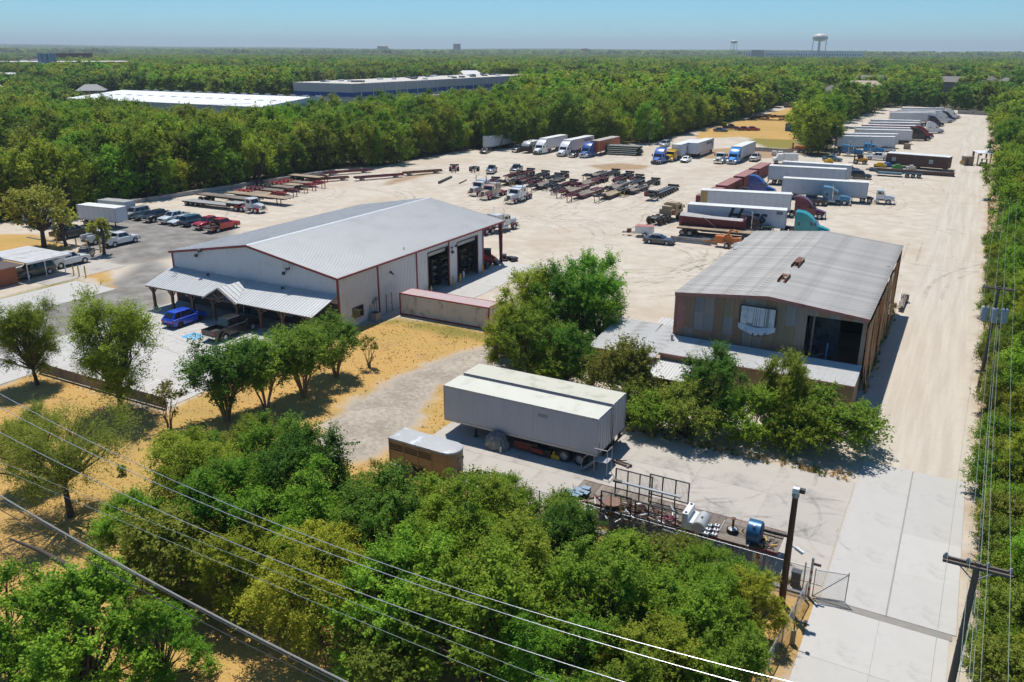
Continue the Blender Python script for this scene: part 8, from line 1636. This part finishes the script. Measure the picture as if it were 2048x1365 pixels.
# ================================================================== buildings beyond the woods
def simple_box(o, x0, x1, y0, y1, z0, z1, nm, mt): return part(MB().b2(x0, x1, y0, y1, z0, z1), nm, mt, o)
WR = M('bright_white_roof', (.74, .75, .76), .6, 0, .04, .1)
x0, y0, zz = G(712, 200, 8.2); zz -= 8.2
ww_ = thing('white_warehouse', 'long low warehouse with a bright white roof among the trees', 'warehouse', (x0, y0, zz), A)
part(MB().b2(-106, 0, -52, 0, 0, 8.2), 'walls', M('pale_grey_wall', (.5, .51, .53), .7), ww_)
part(MB().prism([(-52.3, 8.2), (.3, 8.2), (-26, 10.2)], -106.3, .3), 'roof', WR, ww_, rot=(0, 0, pi / 2), loc=(0, 0, 0)) if False else part(MB().add([(-106.3, -52.3, 8.2), (.3, -52.3, 8.2), (.3, .3, 8.2), (-106.3, .3, 8.2), (-106.3, -26, 10.4), (.3, -26, 10.4)], [(0, 1, 5, 4), (2, 3, 4, 5), (1, 2, 5), (3, 0, 4), (0, 3, 2, 1)]), 'roof', WR, ww_)
for i in range(16):
    for k in (0, 1): part(MB().box((-7 - i * 6.6, -14 - k * 24, 10.0 if k == 0 else 9.35), (2.4, 1.2, .35)), 'roof_vent', flat('#8d949a'), ww_)
for i in range(4): part(MB().b2(.02, .12, -48 + i * 12, -43 + i * 12, .2, 5), 'door', flat('#7d838c'), ww_)
x0, y0, zz = G(704, 168.5, 11.5); zz -= 11.5
gw = thing('grey_warehouse', 'huge grey warehouse with a blue wall stripe and flat pale roof', 'warehouse', (x0, y0, zz), A)
part(MB().b2(-36, 0, 0, 178, 0, 11.5), 'walls', M('taupe_wall', (.5, .45, .42), .75, 0, .08, .05), gw); part(MB().b2(-35.6, -.4, .4, 177.6, 11.5, 11.62), 'roof', M('cream_roof', (.55, .5, .42), .7, 0, .06, .05), gw)
part(MB().b2(-36, 0, -.06, -.02, 5.6, 7.6), 'stripe', flat('#0d4f8c'), gw); part(MB().b2(.02, .08, 0, 178, 5.6, 7.6), 'stripe', flat('#0d4f8c'), gw)
for i in range(19): part(MB().b2(.02, .3, 6 + i * 9.2, 6.4 + i * 9.2, 0, 11.4), 'downpipe', flat('#cfcac4'), gw)
for i in range(30): part(MB().box((random.uniform(-32, -4), random.uniform(6, 170), 12), (random.uniform(1.5, 3.5), 2, .9)), 'roof_unit', random.choice([flat('#6d6f72'), WR]), gw)
for i in range(7): van('white dock trailer backed up to the grey warehouse', SV(site(x0, y0)[0] + 21.5, site(x0, y0)[1] + 13 + i * 8.5), FU, 15, name='dock_trailer')['group'] = 'dock trailers at the grey warehouse'
for px, py, d, wd, dp, h, c_, rc, nm, lb in ((30, 126, 900, 190, 60, 13, '#8d8174', '#cfc6bb', 'factory', 'tan flat roofed factory beside tall silos'), (148, 118, 1250, 44, 30, 19, '#6e3a35', '#7a4640', 'brick_block', 'dark red brick block behind the silos'), (1605, 114, 2300, 280, 40, 24, '#f4f2ef', '#e2e2df', 'white_complex', 'long white two storey complex under the water tower'), (1515, 113, 2250, 30, 40, 26, '#a89c95', '#b0a59e', 'complex_wing', 'taupe end wing of the white complex'), (1690, 113, 2320, 34, 40, 25, '#8d8185', '#a79da0', 'complex_wing', 'mauve end wing of the white complex'), (914, 104, 4300, 36, 30, 52, '#4b4d5c', '#5b5d6a', 'office_block', 'dark grey office block on the horizon'), (1165, 141, 640, 34, 16, 5.5, '#9a968f', '#d5d3cf', 'white_roof_shed', 'white roofed shed far among the trees'), (1370, 110, 1900, 90, 30, 7, '#b3b0ac', '#dcdcd8', 'white_roof_row', 'row of pale roofed sheds below the horizon'), (1275, 110, 2000, 60, 30, 7, '#b3b0ac', '#d2d0cb', 'pale_shed', 'pale shed below the horizon left of the water tower')):
    x, y, z = at_dist(px, py, d); gz_ = E(x, y); o = thing(nm, lb, 'building', (x, y, gz_), -atan2(x, y))
    part(MB().b2(-wd / 2, wd / 2, 0, dp, 0, h), 'walls', flat(c_), o); part(MB().b2(-wd / 2 - .4, wd / 2 + .4, -.4, dp + .4, h, h + .5), 'roof', flat(rc), o)
    if 'complex' in lb and wd > 100:
        m_ = MB()
        for i in range(46): m_.b2(-wd / 2 + 4 + i * 6, -wd / 2 + 6.6 + i * 6, -.2, -.05, 14, 18)
        part(m_, 'windows', flat('#4c4a4f'), o)['kind'] = 'stuff'
sx, sy, _ = at_dist(92, 122, 870); sl = thing('silo_group', 'cluster of pale blue grey silos at the tan factory', 'silos', (sx, sy, E(sx, sy)), 0)
for i in range(3):
    for j in range(2): part(MB().tube([(i * 4.6 - 4.6, j * 4.6, 0), (i * 4.6 - 4.6, j * 4.6, 21)], 2.2, 14), 'silo', flat('#8fa3b5'), sl, True)
part(MB().add([(-5, -9, 9), (5, -9, 9), (0, -6, 13), (-5, -3, 9), (5, -3, 9)], [(0, 1, 2), (3, 2, 4), (0, 2, 3), (1, 4, 2)]), 'white_canopy', WR, sl)
TANKM = M('water_tank_cream', (.6, .57, .5), .5, 0, .05)
for px, d, R_, H_, lb in ((1636, 2300, 18.5, 63, 'big cream water tower with a central column and legs'), (1466, 3000, 11, 57, 'small cream water tower with thin legs')):
    x, y, z = at_dist(px, 113, d); o = thing('water_tower', lb, 'water tower', (x, y, E(x, y) + 1), 0); tz = H_ - R_ * .42
    prof = [(.25, -1.0), (.7, -.85), (.95, -.45), (1, 0), (.96, .3), (.75, .7), (.4, .95), (.05, 1.0)]
    part(MB().loft([[(R_ * r * cos(t), R_ * r * sin(t), tz + q * R_ * .5) for t in np.linspace(0, 2 * pi, 25)[:-1]] for r, q in prof]), 'tank', TANKM, o, True)
    part(MB().tube([(0, 0, 0), (0, 0, tz - R_ * .3)], R_ * (.16 if R_ > 15 else .06), 12), 'riser', TANKM, o, True)
    for k in range(6): t = k * pi / 3 + .2; part(MB().tube([(R_ * 1.02 * cos(t), R_ * 1.02 * sin(t), 0), (R_ * .93 * cos(t), R_ * .93 * sin(t), tz)], R_ * .045, 6), 'leg', TANKM, o, True)
x, y, z = at_dist(766, 108, 4000); o = thing('storage_tank', 'squat tan storage tank on the horizon', 'tank', (x, y, E(x, y)), 0); part(MB().tube([(0, 0, 0), (0, 0, 40)], 24, 24), 'shell', flat('#b9a48f'), o, True); part(MB().tube([(0, 0, 40), (0, 0, 42)], [24, 2], 24), 'roof', flat('#cdbba8'), o, True)
x, y, z = at_dist(1170, 106, 3600); o = thing('arched_hall', 'red arched roof hall on the horizon', 'hall', (x, y, E(x, y)), -.08); part(MB().prism([(-26, 18)] + [(26 * cos(t), 18 + 14 * sin(t)) for t in np.linspace(pi, 0, 12)], 0, 40), 'roof', flat('#b5483c'), o); part(MB().b2(-26, 26, 0, 40, 0, 18), 'walls', flat('#8d6a62'), o)
HSM = [flat('#6c655f'), flat('#5b5550'), flat('#77716c')]
for i, (px, py, d, wd, lb) in enumerate(((1440, 180, 420, 15, 'brown roofed house beside the dark round tree'), (1685, 183, 470, 21, 'dark hip roofed house with dormer ridges'), (1742, 160, 560, 22, 'pale grey roofed house behind the dark hip roof'), (1905, 164, 560, 26, 'wide grey roofed house past the lane end'), (1962, 161, 580, 20, 'grey roofed house beside the wide one'), (2030, 160, 590, 16, 'grey roofed house at the wood edge'), (1322, 174, 520, 16, 'brown roofed house half hidden behind the yard trees'), (1590, 160, 600, 18, 'low grey house behind the yellow lawn'), (935, 133, 900, 26, 'grey roofed house far beyond the striped warehouse'), (1010, 134, 980, 24, 'pale roofed house far beyond the striped warehouse'), (700, 134, 1000, 26, 'dark roofed house far beyond the white warehouse'), (1530, 121, 1500, 26, 'white roofed house far below the water tower'))):
    x, y, z = at_dist(px, py, d); g_ = E(x, y); hh = max(4.6, min(8.5, z - g_)); o = thing('far_house', lb, 'house', (x, y, g_), A + (i % 3) * .12)
    part(MB().b2(-wd / 2, wd / 2, -5.5, 5.5, 0, hh), 'wall', flat('#9a8d7f') if i % 2 else flat('#7c6a5c'), o); part(MB().add([(-wd / 2 - .6, -6.1, hh), (wd / 2 + .6, -6.1, hh), (wd / 2 + .6, 6.1, hh), (-wd / 2 - .6, 6.1, hh), (-wd / 2 + 4.5, 0, hh + 3), (wd / 2 - 4.5, 0, hh + 3)], [(0, 1, 5, 4), (1, 2, 5), (2, 3, 4, 5), (3, 0, 4), (0, 3, 2, 1)]), 'roof', HSM[i % 3] if i != 11 else WR, o)
    for k in (-1, 1): part(MB().b2(k * wd * .25 - .8, k * wd * .25 + .8, -5.56, -5.5, 1, 2.4), 'window', GLASS, o)
for i, (hx_, hy_, hd) in enumerate(FH):
    wd = 13 + (i % 5) * 3; hh = 5.2 + (i % 3) * .8; o = thing('far_house', ('grey', 'brown', 'white', 'tan', 'dark')[i % 5] + ' roofed far house showing among the woods', 'house', (hx_, hy_, E(hx_, hy_)), A + (i % 4) * .4, 'far houses among the woods')
    part(MB().b2(-wd / 2, wd / 2, -5.5, 5.5, 0, hh), 'wall', flat(('#a39a8d', '#8a7766', '#c4bfb6')[i % 3]), o); part(MB().add([(-wd / 2 - .6, -6.1, hh), (wd / 2 + .6, -6.1, hh), (wd / 2 + .6, 6.1, hh), (-wd / 2 - .6, 6.1, hh), (-wd / 2 + 3.5, 0, hh + 3), (wd / 2 - 3.5, 0, hh + 3)], [(0, 1, 5, 4), (1, 2, 5), (2, 3, 4, 5), (3, 0, 4), (0, 3, 2, 1)]), 'roof', flat(('#8b8a88', '#6d5f55', '#d9d8d4', '#a8977f', '#54514f')[i % 5]), o)
rd = MB(); a0 = [G(px, py, .06) for px, py in ((-160, 312), (0, 303), (60, 301), (105, 297))]; b0 = [G(px, py, .06) for px, py in ((-160, 324), (0, 314), (70, 309), (118, 301))]
for i in range(3): rd.quad(a0[i], a0[i + 1], b0[i + 1], b0[i])
struct(part(rd, 'road', M('far_road', (.33, .28, .24), .9), None)); x, y, z = G(108, 305); car('sedan', '#d5dade', 'white car on the road bend among the trees', (x, y, z + .06), FU)
# boundary fence by the trees, far fences
def block_row(label, pa, pb, h, mt, name='boundary_wall'):
    p, q = G(*pa), G(*pb); Ln = hypot(q[0] - p[0], q[1] - p[1]); o = thing(name, label, 'wall', p, atan2(q[1] - p[1], q[0] - p[0])); n = max(2, int(Ln / 3)); w_ = Ln / n
    dz = (q[2] - p[2]) / n
    for i in range(n): part(MB().b2(i * w_ + .02, (i + 1) * w_ - .02, -.3, .3, -.3, h), 'block', mt, o, loc=(0, 0, dz * i))
block_row('low concrete block wall under the west trees', (262, 408), (660, 347), .8, CONC); block_row('brown timber fence across the end of the yellow grass', (1568, 216), (1640, 212), 2.4, PLANK); block_row('grey wall at the far lane end', (1915, 228), (1990, 232), 1.6, CONC)

# ================================================================== poles and wires
POLEW = M('grey_pole_wood', (.13, .105, .085), .85, 0, .25, 2, streak=True); CERAM = M('grey_ceramic', (.35, .36, .37), .3); TRF = M('transformer_grey', (.36, .38, .39), .5, 0, .08)
def upole(label, u, v, h, arms, trafo=False, name='utility_pole', z=0.0):
    o = thing(name, label, 'utility pole', SV(u, v, z), A); part(MB().tube([(0, 0, -.2), (0, 0, h)], [.17, .12], 12), 'pole', POLEW, o, True)
    for zz_ in arms:
        for dy in (-.15, .15): part(MB().b2(-1.25, 1.25, dy - .05, dy + .05, zz_ - .06, zz_ + .06), 'crossarm', POLEW, o)
        for x in (-1.15, -.35, .35, 1.15): part(MB().tube([(x, 0, zz_ + .05), (x, 0, zz_ + .18), (x, 0, zz_ + .3)], [.05, .09, .04], 8), 'insulator', CERAM, o, True)
        part(MB().bar((-.8, .16, zz_ - .05), (0, .16, zz_ - .8), .05).bar((.8, .16, zz_ - .05), (0, .16, zz_ - .8), .05), 'brace', GALV, o)
    if trafo:
        for k, x in enumerate((-.75, 0, .75)):
            t_ = part(MB().tube([(x, -.35 - (.15 if k == 1 else 0), h - 3.1), (x, -.35 - (.15 if k == 1 else 0), h - 1.95), (x, -.35 - (.15 if k == 1 else 0), h - 1.85)], [.33, .33, .28], 14), 'transformer', TRF, o, True); part(MB().tube([(x, -.4, h - 1.86), (x, -.4, h - 1.5)], .06, 6), 'bushing', BLACKM, t_)
    return o
upole('wooden utility pole with a double crossarm beside the driveway', 2.85, 34.0, 9.9, (9.7,)); p2 = upole('wooden utility pole with three grey transformers beside the lane', 3.9, 81.4, 10.0, (9.8,), True)
WAL = M('bright_wire', (.62, .63, .64), .35, .6, .05); WDK = M('dark_cable', (.04, .04, .04), .6); WGR = M('dull_green_wire', (.3, .36, .3), .5, .3, .05)
def cable(label, pts, r, mt, sag=0.0, n=28, group=None, name='overhead_wire'):
    P_ = [Vector(p) for p in pts]; out = []
    for i in range(len(P_) - 1):
        m_ = n if i == len(P_) - 2 else n
        for k in range(m_ + (1 if i == len(P_) - 2 else 0)): t = k / m_; q = P_[i].lerp(P_[i + 1], t); q.z -= sag * 4 * t * (1 - t); out.append(q)
    b0 = out[0]; o = part(MB().tube([p - b0 for p in out], r, 6), name, mt, None, True, loc=tuple(b0)); return tag(o, label, 'wire', group)
for i, (x, zt) in enumerate(((-1.1, 10.0), (-.3, 10.0), (.32, 10.05), (1.12, 10.0))):
    a_, b_ = W(2.85 + x, 34, zt), W(3.9 + x, 81.4, zt + .1); c_ = W(2.3 + x, 4, zt); d_ = SV(5.2 + x, 132, zt)
    cable('pale wire strung between the two lane poles and beyond', (c_, a_), .009, WGR, .5, group='wires on the lane poles'); cable('pale wire strung between the two lane poles and beyond', (a_, b_), .009, WGR, .9, group='wires on the lane poles'); cable('pale wire strung between the two lane poles and beyond', (b_, d_), .009, WGR, .9, group='wires on the lane poles')
for x, zt in ((.25, 7.6), (.45, 6.9)): cable('service cable on the lane pole below the crossarm', (W(2.3 + x, 4, zt), W(2.85 + x, 34, zt), W(3.9 + x, 81.4, zt)), .012, WGR, .6, group='service cables on the lane poles')
cable('guy wire running down beside the driveway pole', (W(3.0, 34, 8.5), W(2.2, 22, 0)), .015, WGR)
def street_wire(label, px, v0, r, mt, group):
    P_ = []
    for q in px:
        lo, hi = 2.0, 24.0
        for _ in range(40):
            mz = (lo + hi) / 2; rx, ry, rz = ray(*q); t = (mz - HC) / rz; v_ = site(rx * t, ry * t)[1]
            if v_ > v0: lo = mz
            else: hi = mz
        P_.append(Vector((rx * t, ry * t, mz)))
    A0, A1_ = P_[0], P_[-1]; us_w = [site(p.x, p.y)[0] for p in P_]; cf = np.polyfit(us_w, [p.z for p in P_], 2 if len(P_) > 2 else 1); cf[0] = cf[0] if len(cf) == 2 else max(0.0, min(cf[0], .004))
    if len(cf) == 3: k = np.array(us_w); zz_ = np.array([p.z for p in P_]) - cf[0] * k ** 2; l_ = np.polyfit(k, zz_, 1); cf = np.array([cf[0], l_[0], l_[1]])
    pts_ = [W(u, v0, float(np.polyval(cf, u))) for u in np.linspace(-75, 9, 60)]
    b0 = Vector(pts_[0]); o = part(MB().tube([Vector(p) - b0 for p in pts_], r, 6), 'overhead_wire', mt, None, True, loc=tuple(b0)); return tag(o, label, 'wire', group)
street_wire('bright silver wire highest along the street', [(0, 787), (341, 960), (560, 1052), (1160, 1251)], 20.1, .013, WAL, None); street_wire('bright silver wire just below the highest street wire', [(0, 815), (293, 960), (560, 1068), (1160, 1275)], 19.7, .013, WAL, None); street_wire('bright silver wire third down along the street', [(0, 865), (186, 960), (560, 1124), (1160, 1337)], 18.4, .013, WAL, None)
street_wire('thin grey wire below the three bright street wires', [(0, 925), (560, 1145), (1105, 1365)], 19.8, .01, WGR, None); street_wire('thin lower grey wire along the street', [(0, 938), (560, 1176), (1016, 1365)], 19.0, .01, WGR, None)
street_wire('thick pale telephone bundle along the street', [(0, 992), (300, 1163), (600, 1317), (690, 1365)], 17.0, .04, flat('#8d8b86'), None); street_wire('dark telephone cable under the pale bundle', [(0, 1000), (300, 1168), (600, 1326)], 16.8, .02, WDK, None); street_wire('dark cable lowest of the street wires', [(0, 1019), (300, 1190), (600, 1341)], 16.6, .018, WDK, None)
for px, py, h, lb in ((190, 283, 13.5, 'tall grey transmission pole among the west trees'), (78, 305, 12, 'dark pole with a streetlight by the road bend'), (118, 437, 9.5, 'dark light pole behind the yellow green tree'), (424, 372, 9.0, 'thin pole standing in the west tree line'), (565, 357, 8.5, 'thin light pole in the west tree line'), (1298, 292, 8.5, 'thin pole at the tree line beside the pipe stack'), (1668, 308, 9.0, 'thin light pole beside the angled trailers')):
    x, y, z = G(px, py); top = {190: 205, 78: 232, 118: 352, 424: 300, 565: 288, 1298: 245, 1668: 254}[px]; h = next(k * .25 for k in range(12, 200) if proj(x, y, z + k * .25)[1] <= top); o = thing('light_pole', lb, 'pole', (x, y, z), A); part(MB().tube([(0, 0, 0), (0, 0, h)], [.15, .1], 8), 'pole', GALV if px == 190 else POLEW, o, True); part(MB().b2(-1.1, 1.1, -.05, .05, h - .5, h - .36) if px in (190, 78) else MB().box((.2, 0, h), (.7, .35, .2)), 'head', GALV, o)
wx, wy, wz = G(190, 283)
hp = next(k * .25 for k in range(12, 200) if proj(wx, wy, wz + k * .25)[1] <= 205)
for k, dz in enumerate((hp - .4, hp - 1.2, hp - 4, hp - 8)): cable('dark line running west from the tall transmission pole', ((wx, wy, wz + dz), (wx - 95, wy - 22, wz + dz - .5)), .045, WDK, 2.2, group='lines on the transmission pole'); cable('dark line running east from the tall transmission pole', ((wx, wy, wz + dz), (wx + 75, wy + 60, wz + dz - .5)), .04, WDK, 1.6, group='east lines on the transmission pole')

# ================================================================== dry grass tufts and weeds
def tuft(seed, n, h, cols):
    rg = np.random.default_rng(seed); mb = MB()
    for i in range(n):
        a_ = rg.uniform(0, 6.28); r = rg.uniform(0, .12); l_ = h * rg.uniform(.5, 1.2); t = rg.uniform(.15, .7); d_ = Vector((cos(a_), sin(a_), 0)); s_ = Vector((-sin(a_), cos(a_), 0)) * .02
        b_ = d_ * r; mb.add([tuple(b_ - s_), tuple(b_ + s_), tuple(b_ + d_ * l_ * t + Vector((0, 0, l_)))], [(0, 1, 2)])
    me = bpy.data.meshes.new('tuft'); me.from_pydata(mb.v, [], mb.f); me.update(); me.materials.append(cols); return me
STRAW = M('straw_blades', (.62, .42, .15), .9, 0, .3, 3, obj_var=.25); WEED = M('weed_blades', (.16, .2, .04), .9, 0, .3, 3, obj_var=.3)
rg = np.random.default_rng(3); ok = np.where((d_grass > .2) & (gv.ravel() < 78) & (gu.ravel() > -92))[0]; pk = rg.choice(ok, 12000); gp_ = []
for k in pk:
    x, y = gx[k] + rg.uniform(-.45, .45), gy[k] + rg.uniform(-.45, .45); q = sin(x * .7) * cos(y * .6) + rg.normal() * .5
    gp_.append((x, y, E(x, y), rg.uniform(.4, 1.0) * (1.25 if q > .6 else .8), rg.uniform(0, 6.28), int(rg.integers(0, 3))))
scatter('grass_tufts', gp_, [tuft(i, 14, .09, STRAW) for i in range(3)], 'short dry straw coloured grass tufts on the lawn')
wp_ = []
for i in range(1500):
    r = rg.random()
    if r < .45: u, v = 4.2 + abs(rg.normal()) * .5, rg.uniform(24, 200)
    elif r < .6: u, v = -5.4 + rg.normal() * .25, rg.uniform(76, 108)
    elif r < .8: u, v = rg.uniform(-36, -4.4), 43.7 + rg.normal() * .2
    else: u, v = rg.uniform(-36, -4), 58.6 + rg.normal() * .4
    x, y, _ = W(u, v); wp_.append((x, y, E(x, y), rg.uniform(.5, 1.5), rg.uniform(0, 6.28), int(rg.integers(0, 4))))
scatter('weeds', wp_, [tuft(20 + i, 22, .3, WEED if i < 2 else STRAW) for i in range(4)], 'green and dry weeds along fences and lane edges')
# ================================================================== the air
hz = MB().b2(-16000, 16000, -400, 16500, -1.5 - 4, 190).mesh('haze')
hm = bpy.data.materials.new('haze'); hm.use_nodes = True; hn = hm.node_tree; hn.nodes.clear(); ho = hn.nodes.new('ShaderNodeOutputMaterial'); hv = hn.nodes.new('ShaderNodeVolumePrincipled')
hv.inputs['Color'].default_value = (.78, .87, .95, 1); hv.inputs['Density'].default_value = .00013; hv.inputs['Anisotropy'].default_value = .1; hn.links.new(hv.outputs[0], ho.inputs['Volume'])
ho_ = obj('haze', hz, hm); ho_['kind'] = 'stuff'
